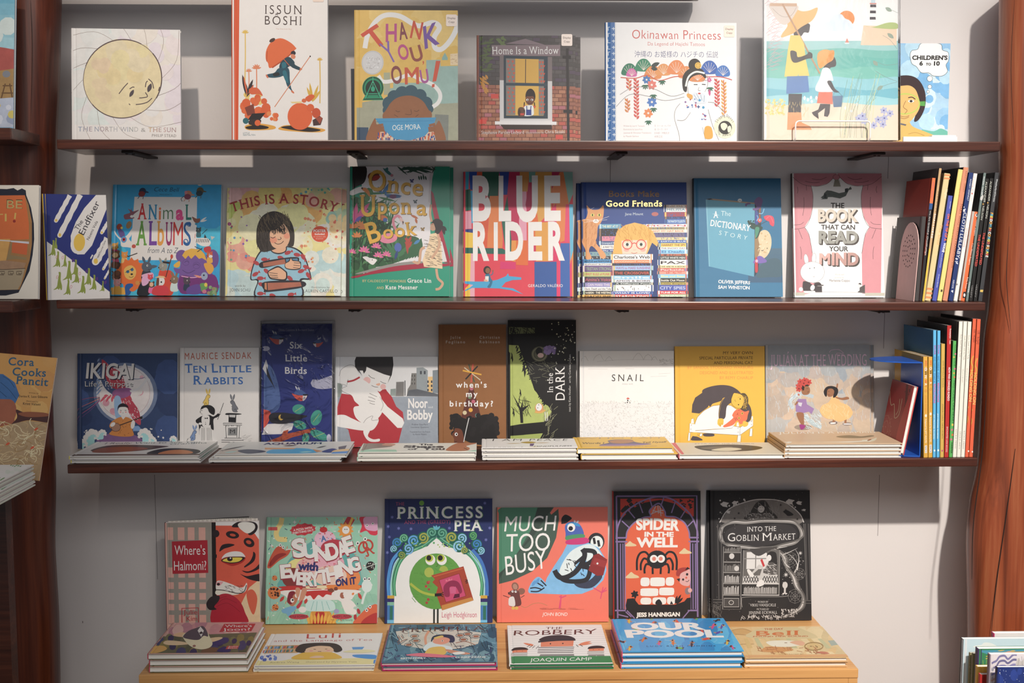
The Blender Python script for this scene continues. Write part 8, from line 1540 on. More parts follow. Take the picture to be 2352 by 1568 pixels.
# ---------------------------------------------------------------- placing everything
def AF(k): return globals().get('art_'+k)
def crop(ox, oy, s, *pts): return tuple((ox+x/s, oy+y/s) for x, y in pts)
A1 = (0, 0, 2.94); A2 = (780, 0, 2.94); A3 = (1552, 0, 2.94)
B1 = (0, 370, 4.438); B2 = (505, 370, 4.276); B3 = (1045, 370, 4.276); B4 = (1575, 370, 4.48); B5 = (2032, 360, 4.356)
C1 = (0, 780, 3.92); C2 = (390, 720, 4.238); C3 = (750, 720, 3.986); C4 = (1310, 770, 4.9); C5 = (1740, 700, 4.02)
D1 = (310, 1160, 3.844); D2 = (850, 1120, 3.5); D3 = (1380, 1100, 3.35); D4 = (2100, 1350, 7.194)
def sticker(px, py, w_mm, txt, tint):
    def go(e, w, h, t):
        inv = e.matrix_world.inverted(); n = e.matrix_world.to_3x3() @ Vector((0, 1, 0)); b = e.matrix_world.translation
        d = ray(px, py); P = inv @ (EYE+d*((b-EYE).dot(n)/d.dot(n)))
        s = w_mm/2000.0; r = 0.003; bm = bmesh.new(); vs = []
        for cx, cz, a in ((1, 1, 0), (-1, 1, 90), (-1, -1, 180), (1, -1, 270)):
            for q in range(5):
                an = R(a+q*22.5); vs.append((P.x+cx*(s-r)+r*math.cos(an), -0.0006, P.z+cz*(s*1.08-r)+r*math.sin(an)))
        f = bm.faces.new([bm.verts.new(v) for v in vs]); ex = bmesh.ops.extrude_face_region(bm, geom=[f])
        bmesh.ops.translate(bm, vec=(0, 0.0002, 0), verts=[v for v in ex['geom'] if isinstance(v, bmesh.types.BMVert)])
        for k, ln in enumerate(txt):
            pen = 0; it = []
            for ch in ln:
                ad, gv, gp, _ = glyph(ch, 's'); it.append((pen, gv, gp)); pen += ad
            k_ = s*1.5/pen if ln == txt[0] else kk; kk = k_
            for p0, gv, gp in it:
                V = [bm.verts.new((P.x+(p0+v[0]-pen/2)*k_, -0.0007, P.z+s*(.25-.7*k)+v[1]*k_)) for v in gv]
                for q in gp: bm.faces.new([V[i] for i in q]).material_index = 1
        o = mesh_obj('sticker', bm, [plain('display_sticker', tint, 0.5), plain('sticker_ink', '4a4443', 0.6)], e)
        o['label'] = 'small square display copy sticker'
    return go
def sleeve(e, w, h, t, m=0.006, mt='film'):
    bm = bmesh.new(); add_box(bm, -0.002, w+m, -0.005, t+0.001, 0.0002, h+m, 0, 0.001)
    mesh_obj('plastic_sleeve', bm, MAT[mt], e)['label'] = 'clear plastic sleeve around the book'

# -- top shelf
stand('northwind', 'square cream picture book with a round yellow sun face, leftmost on the top shelf', ((162, 60), (412, 73), (416, 320), (165, 318)), 1, 0.04, 0.011, 'efe3dc', AF('northwind'), lean=R(5), frame=A1, white='e4d8ce', yaw=R(4))
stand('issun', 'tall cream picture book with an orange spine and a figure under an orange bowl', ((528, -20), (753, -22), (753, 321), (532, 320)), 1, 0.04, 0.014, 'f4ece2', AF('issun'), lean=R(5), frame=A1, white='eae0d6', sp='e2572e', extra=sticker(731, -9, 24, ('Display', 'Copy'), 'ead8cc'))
stand('omu', 'yellow picture book showing a blue bowl held up to a smiling brown face', ((814, 18), (1055, 29), (1052, 323), (814, 320)), 1, 0.04, 0.012, 'e8bc62', AF('omu'), lean=R(5), frame=A2, white='ece2d9', mot=0.12, extra=sticker(1037, 47, 24, ('Display', 'Copy'), 'f2e6de'), mat='satin')
bm = bmesh.new(); q = atY(806, 158, 0.085); q2 = atY(835, 320, 0.085); add_box(bm, q.x, q2.x, 0.083, 0.087, shz(1, q.x, 0.19)+0.0004, q.z, 0, 0.0005)
e = empty('book_stand', Matrix.Identity(4), 'dark flat display stand peeking out left of the yellow blue-bowl book', 'stand'); mesh_obj('back_plate', bm, plain('stand_grey', '3c4350', 0.5), e)
stand('home', 'brick wall picture book with a child at a lit window and a display sticker', ((1095, 85), (1322, 78), (1322, 323), (1095, 323)), 1, 0.035, 0.010, '8a5040', AF('home'), lean=R(5), frame=A2, white='eee4dc', extra=sticker(1302, 92, 24, ('Display', 'Copy'), 'f2e6de'))
behind('home', 'second copy hidden behind the brick wall window book, only its right edge showing', 0.012, 0.0015)
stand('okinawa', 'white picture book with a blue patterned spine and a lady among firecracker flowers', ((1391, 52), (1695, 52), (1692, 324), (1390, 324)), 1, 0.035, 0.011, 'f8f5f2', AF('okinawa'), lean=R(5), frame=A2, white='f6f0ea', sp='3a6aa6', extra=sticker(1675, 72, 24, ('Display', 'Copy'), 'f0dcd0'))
def wrap(e, w, h, t): sleeve(e, w, h, t, 0.004, 'sleeve')
bz = shz(1, 0.4, 0.08)+0.0045
stand('beach', 'large seaside picture book in a clear sleeve with two figures and a lighthouse', ((1750, -6), (2049, -8), (2063, 317), (1755, 318)), 1, 0.045, 0.010, 'f6f1ec', AF('beach'), lean=R(5), frame=A3, white='f6f0ea', z=bz, extra=wrap)
# wire easel in front of and under the beach book
x0, x1 = atY(1827, 300, 0.028).x, atY(1999, 300, 0.028).x; z0 = shz(1, x0); zt = atY(1900, 278, 0.028).z
M = Matrix.Translation(((x0+x1)/2, 0.028, z0)); hw = (x1-x0)/2; zz = zt-z0
e = empty('wire_book_stand', M, 'white wire stand holding the seaside picture book on the top shelf', 'stand')
bm = bmesh.new()
lip = [(-hw, 0.085, 0.0024), (-hw, 0.02, 0.0024), (-hw, 0.003, 0.0045), (-hw, 0, 0.012)]+[(-hw+0.008-0.008*math.cos(R(a)), 0, zz-0.008+0.008*math.sin(R(a))) for a in (0, 30, 60, 90)]
add_tube(bm, lip+[(-x, y, z) for x, y, z in lip[::-1]], 0.0017, 8); mesh_obj('front_lip', bm, MAT['white_wire'], e, True)
bm = bmesh.new(); add_tube(bm, [(-hw, 0.085, 0.0024), (-hw*.8, 0.056, 0.17), (hw*.8, 0.056, 0.17), (hw, 0.085, 0.0024)], 0.0017, 8); mesh_obj('back_frame', bm, MAT['white_wire'], e, True)
# category card in its holder
def card():
    q = ((2040, 100), (2172, 100), (2176, 303), (2040, 303)); Y = 0.075
    a, b = atY(2040, 318, Y), atY(2176, 318, Y); t = atY(2100, 100, Y); z = shz(1, b.x, 0.09)
    h = t.z-z-0.004; w = b.x-a.x
    e = empty('section_sign', Matrix.Translation((a.x, Y, z+0.0045)), 'blue age section card with a masked swimmer and white thought cloud', 'sign')
    A = Art(((2040, 100), (2172, 100), (2177, 318), (2040, 318)), w, h, hexl('f2ece6'), None, A3); art_card(A)
    build_book(w, h, 0.0012, A, None, '9cc8e4', board=0.0004, hinge=False, pages=False, white=hexl('f2ece6'), root=e, inner='9cc8e4')
    e.children[0].name = 'printed_card'
card()
a, b = atY(2075, 318, 0.03), atY(2199, 318, 0.03); z = shz(1, b.x, 0.079)
e = empty('card_holder', Matrix.Translation((a.x, 0.03, z)), 'white plastic card holder block beside the age section card', 'holder')
w = b.x-a.x
bm = bmesh.new(); add_box(bm, 0, w, 0, 0.006, 0.0004, 0.013, 0, 0.001); mesh_obj('front_rail', bm, MAT['white_plastic'], e)
bm = bmesh.new(); add_box(bm, w*.55, w, 0.0065, 0.028, 0.0004, 0.017, 0, 0.002); mesh_obj('end_block', bm, MAT['white_plastic'], e)
bm = bmesh.new(); add_box(bm, 0, w*.54, 0.0065, 0.028, 0.0004, 0.003, 0, 0.0008); mesh_obj('base', bm, MAT['white_plastic'], e)

# -- middle shelf
stand('endfixer', 'navy and white comet picture book angled at the left end of the middle shelf', crop(*B1, (452, 326), (1100, 352), (1120, 1380), (476, 1413)), 2, -0.012, 0.009, '1c2a66', AF('endfixer'), frame=B1, white='c2b8b0', yaw=R(30), lean=R(2), sp='caa030', back='caa030')
stand('animal', 'blue square picture book with a parade of animals around a white panel', crop(*B1, (1100, 232), (2265, 247), (2235, 1375), (1118, 1360)), 2, 0.16, 0.011, '2a92bc', AF('animal'), frame=B1, white='c6bdb6', mot=.12, mat='gloss')
stand('story', 'watercolour picture book of a dark-haired girl hugging two books', crop(*B2, (73, 258), (1200, 266), (1185, 1330), (50, 1325)), 2, 0.16, 0.010, 'e6c784', AF('story'), frame=B2, white='d0c6bd', mot=.2)
behind('story', 'second copy behind the girl hugging books, showing along its right edge', 0.0105)
stand('once', 'tall green picture book with a jungle page and gold lettering', crop(*B2, (1283, 48), (2275, 57), (2258, 1333), (1270, 1325)), 2, 0.16, 0.010, '1d8a6c', AF('once'), frame=B2, white='d6ccc3', mat='gloss')
behind('once', 'second copy behind the tall green jungle book, its right edge showing', 0.008)
stand('rider', 'tall colour-block picture book with giant white letters and a blue horse', crop(*B3, (80, 97), (1165, 113), (1165, 1345), (80, 1333)), 2, 0.16, 0.012, 'd63a4a', AF('rider'), frame=B3, white='dcd2c9', sp='a01c3c')
stand('friends', 'navy picture book with an orange cat and blonde child behind stacked spines', crop(*B3, (1245, 203), (2277, 213), (2292, 1350), (1247, 1343)), 2, 0.16, 0.010, '20386c', AF('friends'), frame=B3, white='e0d6cd')
behind('friends', 'second copy behind the orange cat book, its navy left edge showing', -0.0105)
stand('dict', 'teal blue picture book with a pictured blue door and a moon', crop(*B4, (52, 175), (967, 177), (1000, 1415), (90, 1408)), 2, 0.16, 0.014, '2f6c8e', AF('dict'), frame=B4, white='e8ded6', sp='142a36', mat='satin')
stand('mind', 'white picture book with pink stage curtains and a rabbit magician', crop(*B4, (1086, 122), (2018, 130), (2048, 1408), (1113, 1405)), 2, 0.16, 0.011, 'f2ece8', AF('mind'), frame=B4, white='ece3dc', sp='2c2626')

# -- lowest shelf, standing
Z3 = 0.182
stand('ikigai', 'dark blue picture book with a pale moon and a seated lute player', ((179.8, 812.7), (405.6, 810), (406.9, 1035), (177, 1035)), 3, Z3, 0.012, '2c3a58', AF('ikigai'), frame=C1, white='b8aea8', mot=.15)
stand('rabbits', 'white picture book with a magician child and three rabbits', ((415.5, 797.9), (597, 799), (594.5, 1030), (412, 1030)), 3, Z3, 0.010, 'f0ebe6', AF('rabbits'), frame=C2, white='c6bcb6', mat='gloss')
def wrap2(e, w, h, t): sleeve(e, w, h, t, 0.007)
stand('birds', 'tall navy picture book of birds sealed in shiny plastic wrap', ((607, 743), (766, 743.6), (762, 1030), (599.5, 1030)), 3, Z3-.012, 0.010, '27306c', AF('birds'), frame=C2, white='ccc2bb', extra=wrap2)
stand('noor', 'grey picture book of a black-haired child in red hugging a white puppy', ((771.3, 819), (1006, 819), (1006, 1029), (769.6, 1029)), 3, Z3, 0.008, 'cfc8c4', AF('noor'), frame=C3, white='d0c6bf')
stand('bday', 'tall kraft-brown picture book with a party hat on dark curly hair', ((1007, 745), (1163.3, 745), (1163, 1029), (1007.6, 1029)), 3, Z3, 0.009, '8c5a34', AF('bday'), frame=C3, white='d6ccc4', mot=.12, mat='matte')
stand('dark', 'tall black picture book with a sideways title and yellow-green forest', ((1164.4, 734.5), (1321, 735), (1324, 1029), (1167, 1029)), 3, Z3-.008, 0.010, '1c1a1a', AF('dark'), frame=C3, white='dad0c8')
stand('snail', 'plain white picture book with a tiny figure in a red hat', ((1329.4, 804.3), (1546, 807), (1549, 1026), (1330.4, 1026)), 3, Z3, 0.009, 'f0ebe6', AF('snail'), frame=C4, white='e4dbd4', sp='2a2424')
stand('cat', 'yellow picture book of a figure in grey bending over a bed with an orange cat', ((1546.7, 794), (1754.5, 796), (1757.6, 1024), (1551, 1024)), 3, Z3, 0.010, 'f0b43c', AF('cat'), frame=C4, white='eae1da')
stand('julian', 'pale grey and peach picture book with two dancing children', crop(*C5, (75, 370), (1052, 372), (1048, 1320), (78, 1320)), 3, Z3, 0.010, 'b9b2ac', AF('julian'), frame=C5, white='ece4de', mot=.12)
behind('julian', 'second copy behind the two dancing children book, its right strip showing', 0.0115)

# -- lowest shelf, flat stacks
S = [('grandma', 2, ((199, 1011), (500, 1011), (457, 1046), (158, 1046)), 'c9c2ba', 'b4aaa4', ['grey landscape book with brown heads, top of the two-book stack at the far left', 'bottom book of the two-book stack at the far left of the lowest shelf'], dict(frame=C1, sp='d8a83a')),
     ('aquarium', 2, ((508, 1014), (806.5, 1014), (796, 1042), (491.5, 1042)), 'b8b2ac', 'c4bab3', ['landscape book with blue water art, top of the pair below the magician and bird books', 'lower book of the blue water art pair, sticking out to the left'], dict(frame=C2, offs=[(-0.012, 0)])),
     ('shape', 2, ((828, 1018.5), (1087, 1016), (1094, 1037), (821.5, 1037)), 'd8cdbc', 'cfc5bd', ['beige and mint book with a brown arm, top of the pair below the puppy book', 'lower book of the beige and mint pair below the puppy book'], dict(frame=C3, sp='a8ccb0')),
     ('peace', 3, ((1098.7, 1008.5), (1304.5, 1005.5), (1327, 1026.6), (1106, 1026.6)), 'f2ede6', 'ded5cd', ['white square book with thin lettering, top of the white three-book stack', 'middle book of the white three-book stack below the black forest book', 'bottom book of the white three-book stack below the black forest book'], dict(frame=C3)),
     ('words', 2, ((1311, 1004), (1508, 1002.7), (1547.8, 1028), (1325, 1026)), 'e0ae3e', 'e4dbd4', ['golden yellow book lying flat below the plain white red-hat book', 'lower golden yellow book of the pair, shifted to the right'], dict(frame=C4, back='w', offs=[(0.009, 0)])),
     ('catflat', 1, ((1531, 1016), (1765, 1016), (1802, 1043), (1559, 1041)), 'd8c8b0', 'e8dfd8', ['single tan book with a pink spine lying flat below the yellow cat book'], dict(frame=C4, sp='e06a72', back='w')),
     ('mermaid', 4, ((1759.4, 996), (2010, 987), (2073, 1016), (1804, 1020)), 'd4b08c', 'ece3dc', ['peach brown book with pale lettering, top of the four-book stack by the blue bookend', 'second book from the top of the peach four-book stack', 'third book from the top of the peach four-book stack', 'bottom book of the peach four-book stack by the blue bookend'], dict(frame=C5, sp='c89a6c', back='w'))]
BOT = dict(grandma=1064, aquarium=1062, shape=1058.7, peace=1056, words=1053.7, catflat=1052.6, mermaid=1052)
for i, (k, n, q, bg, wh, labs, kw) in enumerate(S):
    flat(k, labs, q, 3, 0.006, n, bg, AF(k), white=wh, group='flat stacks on the lowest shelf', seed=i+2, **kw)

# -- bench, standing
stand('halmoni', 'picture book with a red panel and an orange tiger peeking past a lattice door', crop(*D1, (272, 158), (1092, 140), (1105, 1035), (275, 1040)), 4, 0.125, 0.010, 'c89888', AF('halmoni'), frame=D1, white='c8beb6', sp='5a2430', yaw=R(3), wall=0.155)
def fan(e, w, h, t):
    for k in range(3):
        bm = bmesh.new(); a = R((4, 8, 12)[k]); vs = []
        for x, z in ((0.006, 0), (w-0.006-0.012*k, 0), (w-0.006-0.012*k, h+0.002), (0.006, h+0.002)):
            vs.append((x, t+0.0006+math.sin(a)*x, z))
        f = bm.faces.new([bm.verts.new(v) for v in vs]); ex = bmesh.ops.extrude_face_region(bm, geom=[f])
        bmesh.ops.translate(bm, vec=(0, 0.0005, 0), verts=[v for v in ex['geom'] if isinstance(v, bmesh.types.BMVert)])
        o = mesh_obj('fanned_page', bm, MAT['pages'] if k < 2 else plain('back_leaf', '4a4a4a', .6), e)
fan(*BOOK['halmoni'])
stand('sundae', 'mint green square picture book with bubbly white letters over an ice cream sundae', crop(*D1, (1165, 105), (2138, 102), (2138, 1050), (1150, 1060)), 4, 0.165, 0.011, '8fb79c', AF('sundae'), frame=D1, white='d0c6be', mot=.08)
stand('pea', 'dark blue picture book with a round green pea holding a red frame', crop(*D2, (110, 88), (980, 88), (985, 1108), (115, 1108)), 4, 0.165, 0.011, '26305e', AF('pea'), frame=D2, white='dcd2ca')
stand('busy', 'coral picture book with a blue pigeon carrying a red briefcase', crop(*D2, (1012, 157), (1898, 155), (1918, 1083), (1018, 1085)), 4, 0.165, 0.011, 'e8705c', AF('busy'), frame=D2, white='e2d8d0')
stand('spider', 'black and orange picture book with a black spider over a white well', crop(*D3, (74, 92), (750, 92), (776, 1095), (96, 1092)), 4, 0.165, 0.013, '2a2728', AF('spider'), frame=D3, white='eae1da', sp='c83028')
stand('goblin', 'black and white engraved picture book of a girl reading in a window seat', crop(*D3, (815, 85), (1578, 90), (1622, 1103), (852, 1097)), 4, 0.165, 0.010, '2b2829', AF('goblin'), frame=D3, white='ece4de', mat='satin')
behind('goblin', 'second copy behind the black engraved window seat book, its left edge showing', -0.007)
# -- bench, flat
T = [('joon', 3, crop(*D1, (275, 1045), (1115, 1022), (985, 1305), (108, 1300)), 'b08878', 'c4bab2', ['pink and green book with a masked cream rabbit, topmost at the bench left', 'middle book of the three-book stack at the bench left', 'bottom book of the three-book stack at the bench left'], dict(frame=D1, sp='a83040', back='6a6448')),
     ('luli', 2, crop(*D1, (1175, 1120), (2155, 1143), (2115, 1410), (1050, 1405)), 'efe8de', 'd2c8bf', ['white book with a black-haired girl in yellow, lying on top of its pair', 'lower book of the white pair in front of the sundae book'], dict(frame=D1, back='e8dcb0')),
     ('prunella', 2, crop(*D2, (130, 1092), (990, 1100), (1015, 1400), (85, 1395)), '4a6a7c', 'dcd2ca', ['teal blue book with a girl gardener, lying below the pea book', 'lower book with magenta boards under the teal gardener book'], dict(frame=D2, sp='b0245a', back='b0245a', inner='b0245a', mot=.2)),
     ('robbery', 2, crop(*D2, (1060, 1102), (1820, 1102), (1950, 1405), (1118, 1410)), 'f4efea', 'e2d8d0', ['white striped book with three robbers in black caps and a green band', 'lower green-edged book under the striped robber book'], dict(frame=D2, back='2f7a4e', sp='e8e2da', inner='2f7a4e')),
     ('pool', 3, crop(*D3, (75, 1080), (945, 1065), (1100, 1320), (160, 1325)), '2f9fd8', 'ece3dc', ['bright blue book full of tiny swimmers, top of the three-book stack', 'middle blue book of the swimmers stack with a pink spine corner', 'bottom blue book of the swimmers stack with a pink spine corner'], dict(frame=D3, sp='e0446a', back='2f8fc8', inner='2f8fc8', mat='gloss')),
     ('bell', 2, crop(*D3, (970, 1140), (1690, 1130), (1905, 1365), (1110, 1375)), 'e8bf84', 'eee6de', ['pale orange book with a sleeping white animal at the bench right end', 'lower pale orange book of the pair at the bench right end'], dict(frame=D3, sp='e0a868', back='e6b47c', inner='e6b47c'))]
for i, (k, n, q, bg, wh, labs, kw) in enumerate(T):
    flat(k, labs, q, 4, BY+0.008, n, bg, AF(k), white=wh, group='flat stacks on the bench', seed=i+20, **kw)

# -- middle shelf, spine-out row
U = [('dark grey book without visible lettering, leftmost spine beside the mauve bookend', (382, 590), (418, 590), (343, 1435), (300, 1430), '3a3434', '45403e', 'grey0'),
     ('orange, blue and black spine, second in the leaning row on the middle shelf', (452, 200), (507, 205), (375, 1435), (343, 1435), 'a03426', '2a2628', 'grateful'),
     ('tan spine with widely spaced white letters in the leaning row', (520, 103), (572, 108), (402, 1435), (375, 1435), '4a4240', 'c8a070', 'smallness'),
     ('beige spine with orange stripes at both ends in the leaning row', (593, 153), (658, 158), (462, 1432), (402, 1430), '7a5a3c', 'dcc48c', 'snailspine'),
     ('short violet blue spine with orange letters in the leaning row', (628, 370), (685, 375), (523, 1427), (475, 1425), '8a8478', '4c55a8', 'wave'),
     ('pale yellow spine beside the short violet one in the leaning row', (735, 113), (787, 118), (574, 1432), (525, 1427), '24201f', 'f2d478', 'yellow'),
     ('salmon pink tall spine in the leaning row on the middle shelf', (795, 88), (843, 95), (632, 1430), (579, 1427), '1c1a1c', 'd88a66', 'mary'),
     ('navy spine with white capital letters in the leaning row', (838, 142), (891, 145), (685, 1428), (638, 1428), '22366c', '22366c', 'lullaby'),
     ('cream white spine with faint red letters in the leaning row', (890, 148), (931, 150), (730, 1425), (690, 1422), 'e6dcd2', 'eee2d8', 'starflower'),
     ('short orange spine with a penguin badge in the leaning row', (862, 548), (934, 550), (803, 1443), (743, 1435), 'b8aca0', 'ea6a34', 'orange'),
     ('grey green spine with white letters in the leaning row', (978, 145), (1018, 150), (838, 1432), (810, 1430), '2a2a2a', '6c7a74', 'watson'),
     ('black spine with red capitals, third from the right in the leaning row', (1012, 203), (1050, 208), (882, 1432), (844, 1432), '1a1818', '1e1c1d', 'undef'),
     ('black spine with red capitals, second from the right in the leaning row', (1052, 203), (1092, 208), (927, 1435), (889, 1435), '1a1818', '1e1c1d', 'undef'),
     ('charcoal spine with rainbow capitals, rightmost of the leaning row', (1105, 150), (1148, 152), (978, 1437), (936, 1435), '262424', '3c3c3e', 'congo')]
for i, (lab, a, b, c, d, bg, sp, k) in enumerate(U):
    upright(lab, crop(*B5, a, b, c, d), 2, 0.035, 0.155, bg, sp, AF('s_'+k), white='ece4dc', frame=B5, group='leaning books on the middle shelf')
V = [('yellow spine with orange and white letters, left one of the yellow pair', (1532, 475), (1572, 475), (1575, 1405), (1533, 1405), 'd09c34', 'e2a838', 'own'),
     ('yellow spine with orange and white letters, right one of the yellow pair', (1576, 475), (1616, 478), (1616, 1405), (1577, 1405), 'd09c34', 'e2a838', 'own'),
     ('sky blue spine with pink letters, left one of the blue pair', (1620, 228), (1652, 230), (1648, 1402), (1618, 1402), '3a6f8c', '5ab4e0', 'sylvia'),
     ('sky blue spine with pink letters, right one of the blue pair', (1657, 232), (1690, 234), (1682, 1402), (1652, 1402), '3a6f8c', '5ab4e0', 'sylvia'),
     ('mustard yellow spine with small dark letters right of the sky blue pair', (1692, 355), (1733, 357), (1722, 1403), (1685, 1403), 'b08a30', 'd8ac4c', 'bounds'),
     ('red spine with white letters on the lowest shelf', (1742, 187), (1792, 188), (1765, 1403), (1725, 1403), '4a4846', 'c02824', 'war'),
     ('green spine with small flowers on the lowest shelf', (1795, 335), (1838, 335), (1800, 1407), (1767, 1405), '3a6a34', '58b054', 'homes'),
     ('cream spine, left one of three alike on the lowest shelf', (1856, 157), (1897, 157), (1838, 1408), (1802, 1408), '5a5048', 'eee6d4', 'duck'),
     ('cream spine, middle one of three alike on the lowest shelf', (1900, 157), (1938, 158), (1877, 1408), (1840, 1408), 'e4dac8', 'eee6d4', 'duck'),
     ('cream spine, right one of three alike on the lowest shelf', (1941, 158), (1978, 160), (1914, 1408), (1879, 1408), 'e4dac8', 'eee6d4', 'duck'),
     ('orange red spine with yellow waves, left one of the orange pair', (1985, 130), (2022, 130), (1950, 1405), (1916, 1405), '2a2422', 'e8603a', 'hold'),
     ('orange red spine with yellow waves, rightmost book on the lowest shelf', (2028, 130), (2063, 132), (1988, 1403), (1953, 1403), 'd8502c', 'e8603a', 'hold')]
for i, (lab, a, b, c, d, bg, sp, k) in enumerate(V):
    upright(lab, crop(*C5, a, b, c, d), 3, 0.008, 0.18, bg, sp, AF('s_'+k), white='eee6de', frame=C5, group='upright books on the lowest shelf')

# -- bookends
def bookend_mauve():
    a = atY(2100, 690, 0.030); z = shz(2, a.x); tp = atY(2101, 510, 0.06)
    M = Matrix.Translation((a.x, 0.030, z+0.0003)) @ Matrix.Rotation(R(3.5), 4, 'Y')
    e = empty('metal_bookend', M, 'mauve brown metal bookend with a round perforated top', 'bookend', None)
    H = tp.z-z; D = 0.112
    prof = [(0, 0), (D, 0)]+[(D/2+D/2*math.cos(R(q)), H-D*.62+D*.62*math.sin(R(q))) for q in range(0, 181, 12)]
    bm = bmesh.new(); f = bm.faces.new([bm.verts.new((0, y, zz)) for y, zz in prof])
    ex = bmesh.ops.extrude_face_region(bm, geom=[f]); bmesh.ops.translate(bm, vec=(-0.0016, 0, 0), verts=[v for v in ex['geom'] if isinstance(v, bmesh.types.BMVert)])
    bmesh.ops.recalc_face_normals(bm, faces=bm.faces)
    for rr, n in ((0.012, 7), (0.024, 13), (0.036, 19)):
        for q in range(n):
            an = 2*math.pi*q/n; cy, cz = D/2+rr*math.cos(an), H-D*.62+0.004+rr*math.sin(an)
            c = [bm.verts.new((-0.0018, cy+0.0022*math.cos(j*1.0472), cz+0.0022*math.sin(j*1.0472))) for j in range(6)]
            bm.faces.new(c[::-1]).material_index = 1
    mesh_obj('upright_plate', bm, [plain('mauve_metal', 'd4b2ae', 0.5), plain('punched_hole', '2a1e20', 0.8)], e)
bookend_mauve()
def bookend_blue():
    Y = 0.012; a = atY(2114, 1047, Y); z = shz(3, a.x); tz = atY(2117, 832, Y).z-z; lx = a.x-atY(2004, 826, Y+0.06).x
    e = empty('metal_bookend', Matrix.Translation((a.x, Y, z+0.0006)), 'glossy blue metal bookend with half-round flanges on the lowest shelf', 'bookend')
    mt = plain('blue_enamel', '2458b4', 0.3); D = 0.13; th = 0.0026
    bm = bmesh.new(); add_box(bm, -th, 0, 0, D, 0, tz, 0, 0.0008); mesh_obj('upright_plate', bm, mt, e)
    for nm, zz, r in (('top_flange', tz-th, lx), ('base_flange', 0, lx*.8)):
        pr = [(-th*.5, 0), (-th*.5, D)]+[(-th-r*math.sin(R(q)), D/2+D/2*math.cos(R(q))) for q in range(8, 173, 12)]
        bm = bmesh.new(); f = bm.faces.new([bm.verts.new((x, y, zz)) for x, y in pr])
        ex = bmesh.ops.extrude_face_region(bm, geom=[f]); bmesh.ops.translate(bm, vec=(0, 0, th), verts=[v for v in ex['geom'] if isinstance(v, bmesh.types.BMVert)])
        bmesh.ops.recalc_face_normals(bm, faces=bm.faces); mesh_obj(nm, bm, mt, e)
    # small red book leaning on it, cover to the left
    p = atY(2074, 1046, 0.016); u = atY(2107, 889, 0.016)
    zt = z+0.0035; tilt = math.atan2(u.x-p.x, u.z-zt); h = math.hypot(u.x-p.x, u.z-zt); t = 0.011; wd_ = 0.135
    M = Matrix.Translation((p.x+t*.2, 0.016, zt+0.0004)) @ Matrix.Rotation(tilt, 4, 'Y') @ Matrix.Rotation(-math.pi/2, 4, 'Z') @ Matrix.Translation((-wd_, -t, 0))
    b = empty('picture_book', M, 'small dark red book leaning against the blue bookend', 'book')
    wl = hexl('e6dcd4'); A = Art(crop(*C5, (1187, 668), (1470, 762), (1335, 1385), (1060, 1240)), wd_, h, wl, None, C5)
    if AF('redbook'): AF('redbook')(A)
    build_book(wd_, h, t, A, None, '8c2428', 'c83430', white=wl, root=b, hinge=False, back='c83430')
bookend_blue()

# -- left bay: shelf ends, books and the flat stack nearer the camera
def side_shelf(px, py, Y0, Y1, label):
    a = atY(px, py, Y0); bm = bmesh.new(); add_box(bm, -0.6, 0, 0, Y1-Y0, -0.024, 0, 0, 0.002)
    o = mesh_obj('wall_shelf', bm, MAT['shelf']); o.matrix_world = Matrix.Translation((a.x, Y0, a.z)); tag(o, label, 'shelf'); return a.z
zt1 = side_shelf(25, 293, -0.15, -0.0005, 'dark shelf end at the upper left edge in front of the post')
zt2 = side_shelf(28, 691, -0.15, -0.0005, 'dark shelf end at the left edge under the noodle bowl book')
stand('topleft', 'book with a blue sky and red roofs cut off at the upper left edge', ((-75, -45), (27, -45), (30, 290), (-75, 291)), 1, -0.10, 0.010, '7fb0c8', AF('topleft'), white='d8d0c8', z=zt1, lean=R(7), mot=.25)
stand('be', 'cream book with an orange bowl drawing cut off at the left edge', ((-62, 424), (88, 426), (87, 689), (-62, 689)), 2, -0.10, 0.010, 'd8c6b0', AF('be'), frame=B1, white='d0c4b8', z=zt2, lean=R(7), mat='gloss')
ZT = 0.871
e = empty('display_table', Matrix.Translation((-0.94, -0.75, 0)), 'dark display table beyond the left edge under the white books', 'table')
bm = bmesh.new(); add_box(bm, -0.6, 0, 0, 0.53, ZT-0.02, ZT, 0, 0.002); mesh_obj('table_top', bm, MAT['shelf'], e)
for x in (-0.58, -0.04):
    for y in (0.02, 0.48):
        bm = bmesh.new(); add_box(bm, x, x+0.03, y, y+0.03, 0, ZT-0.0202); mesh_obj('leg', bm, MAT['shelf'], e)
stand('cora', 'orange and blue noodle picture book leaning at the left edge before the post', ((-112, 801), (125, 821), (91, 1120), (-146, 1100)), 3, -0.268, 0.005, 'c88a44', AF('cora'), frame=C1, white='d2c4b6', z=ZT+0.0215, lean=R(14), roll=R(5.2), mat='gloss')
flat('white', ['white book with green leaf print, topmost of the stack at the left edge']+['%s book of the white leaf-print stack at the left edge' % s for s in ('second', 'third', 'fourth', 'lowest')],
     ((-244, 1067), (78, 1068), (-87, 1163), (-440, 1163)), 3, -0.60, 5, 'd8d4c6', AF('white'), white='d0c8be', frame=C1, zb=ZT, t=0.0084, group='white leaf-print books stacked at the left edge', artquad=((-244, 1067), (78, 1068), (-87, 1163), (-440, 1163)), back='c8ccb8')

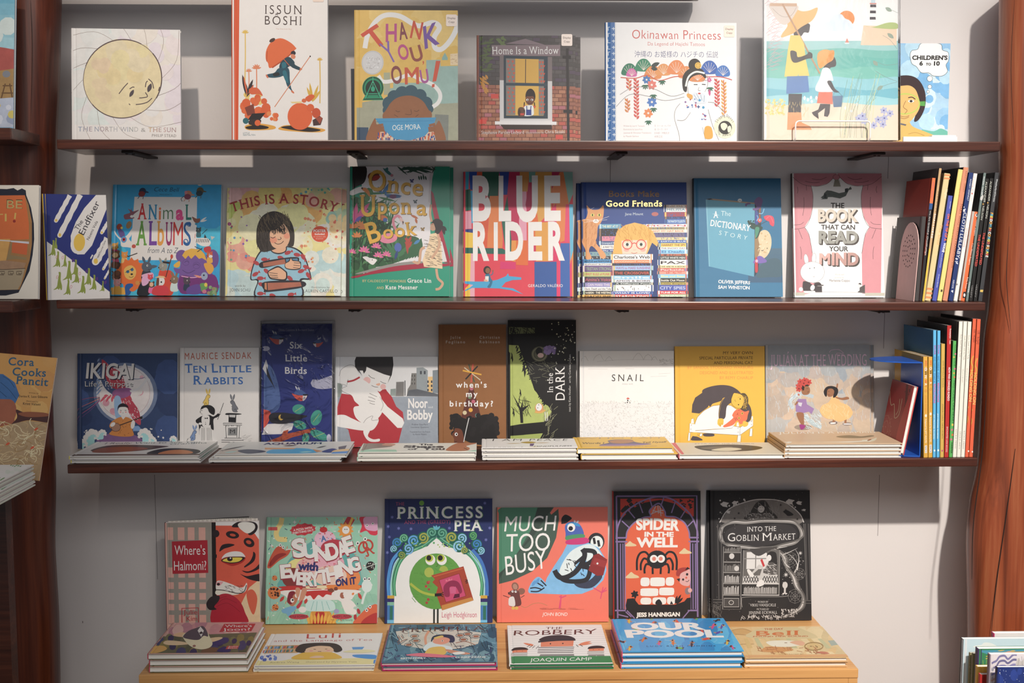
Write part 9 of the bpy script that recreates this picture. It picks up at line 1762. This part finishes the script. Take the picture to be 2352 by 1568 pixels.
# -- lower right: books standing on a low table, nearer the camera
e = empty('display_table', Matrix.Translation((0.86, -0.56, 0)), 'low wooden table below the lower right corner under the standing books', 'table')
bm = bmesh.new(); add_box(bm, 0, 0.9, 0, 0.5, 0.19, 0.21, 0, 0.002); mesh_obj('table_top', bm, MAT['maple'], e)
for x in (0.01, 0.84):
    for y in (0.01, 0.45):
        bm = bmesh.new(); add_box(bm, x, x+0.04, y, y+0.04, 0, 0.1898); mesh_obj('leg', bm, MAT['maple'], e)
def corner(key, label, x0, y0, x1, Y, t, bg, sp, **kw):
    p = crop(*D4, (x0, y0), (x1, y0), (x1, 2900), (x0, 2900))
    return stand(key, label, p, 4, Y, t, bg, AF('c_'+key), white='eee6de', z=0.21, lean=0.0, frame=D4, sp=sp, yaw=0, artquad=p, **kw)
corner('pinkwhite', 'white-edged book standing at the back of the lower right corner', 1228, 745, 3000, -0.105, 0.014, 'e9dfd6', 'c83068')
corner('greythin', 'thin grey book at the left of the lower right corner group', 695, 885, 2600, -0.122, 0.004, '8a8a84', '77776f')
corner('skyblue', 'light blue book with a white cloud in the lower right corner', 722, 838, 2900, -0.145, 0.012, 'cfe2ee', '3a2c30')
corner('olive', 'olive speckled thin book, left one of the pair before the light blue book', 852, 1068, 2400, -0.165, 0.007, '9a8f64', '8c835a')
corner('olivetwo', 'olive speckled thin book, right one of the pair before the light blue book', 900, 1078, 2440, -0.180, 0.007, '9a8f64', '8c835a')
corner('purple', 'green and teal book with a dark purple spine in the lower right corner', 985, 1003, 2700, -0.215, 0.016, '3c8a5c', '4a3a66')
corner('gold', 'short golden yellow book in the lower right corner', 985, 1298, 2300, -0.245, 0.012, 'e8b044', 'e8b848')
corner('red', 'short red book peeking up in the lower right corner', 1040, 1430, 2200, -0.270, 0.012, '9c2420', 'd82c2c')
corner('lavender', 'lavender and cream wavy-pattern book in the lower right corner', 1178, 1095, 2600, -0.300, 0.012, 'eee0dc', '8a7c88')
corner('stars', 'navy starry book at the front of the lower right corner', 1308, 1308, 2600, -0.330, 0.010, '24387a', '1c2450')
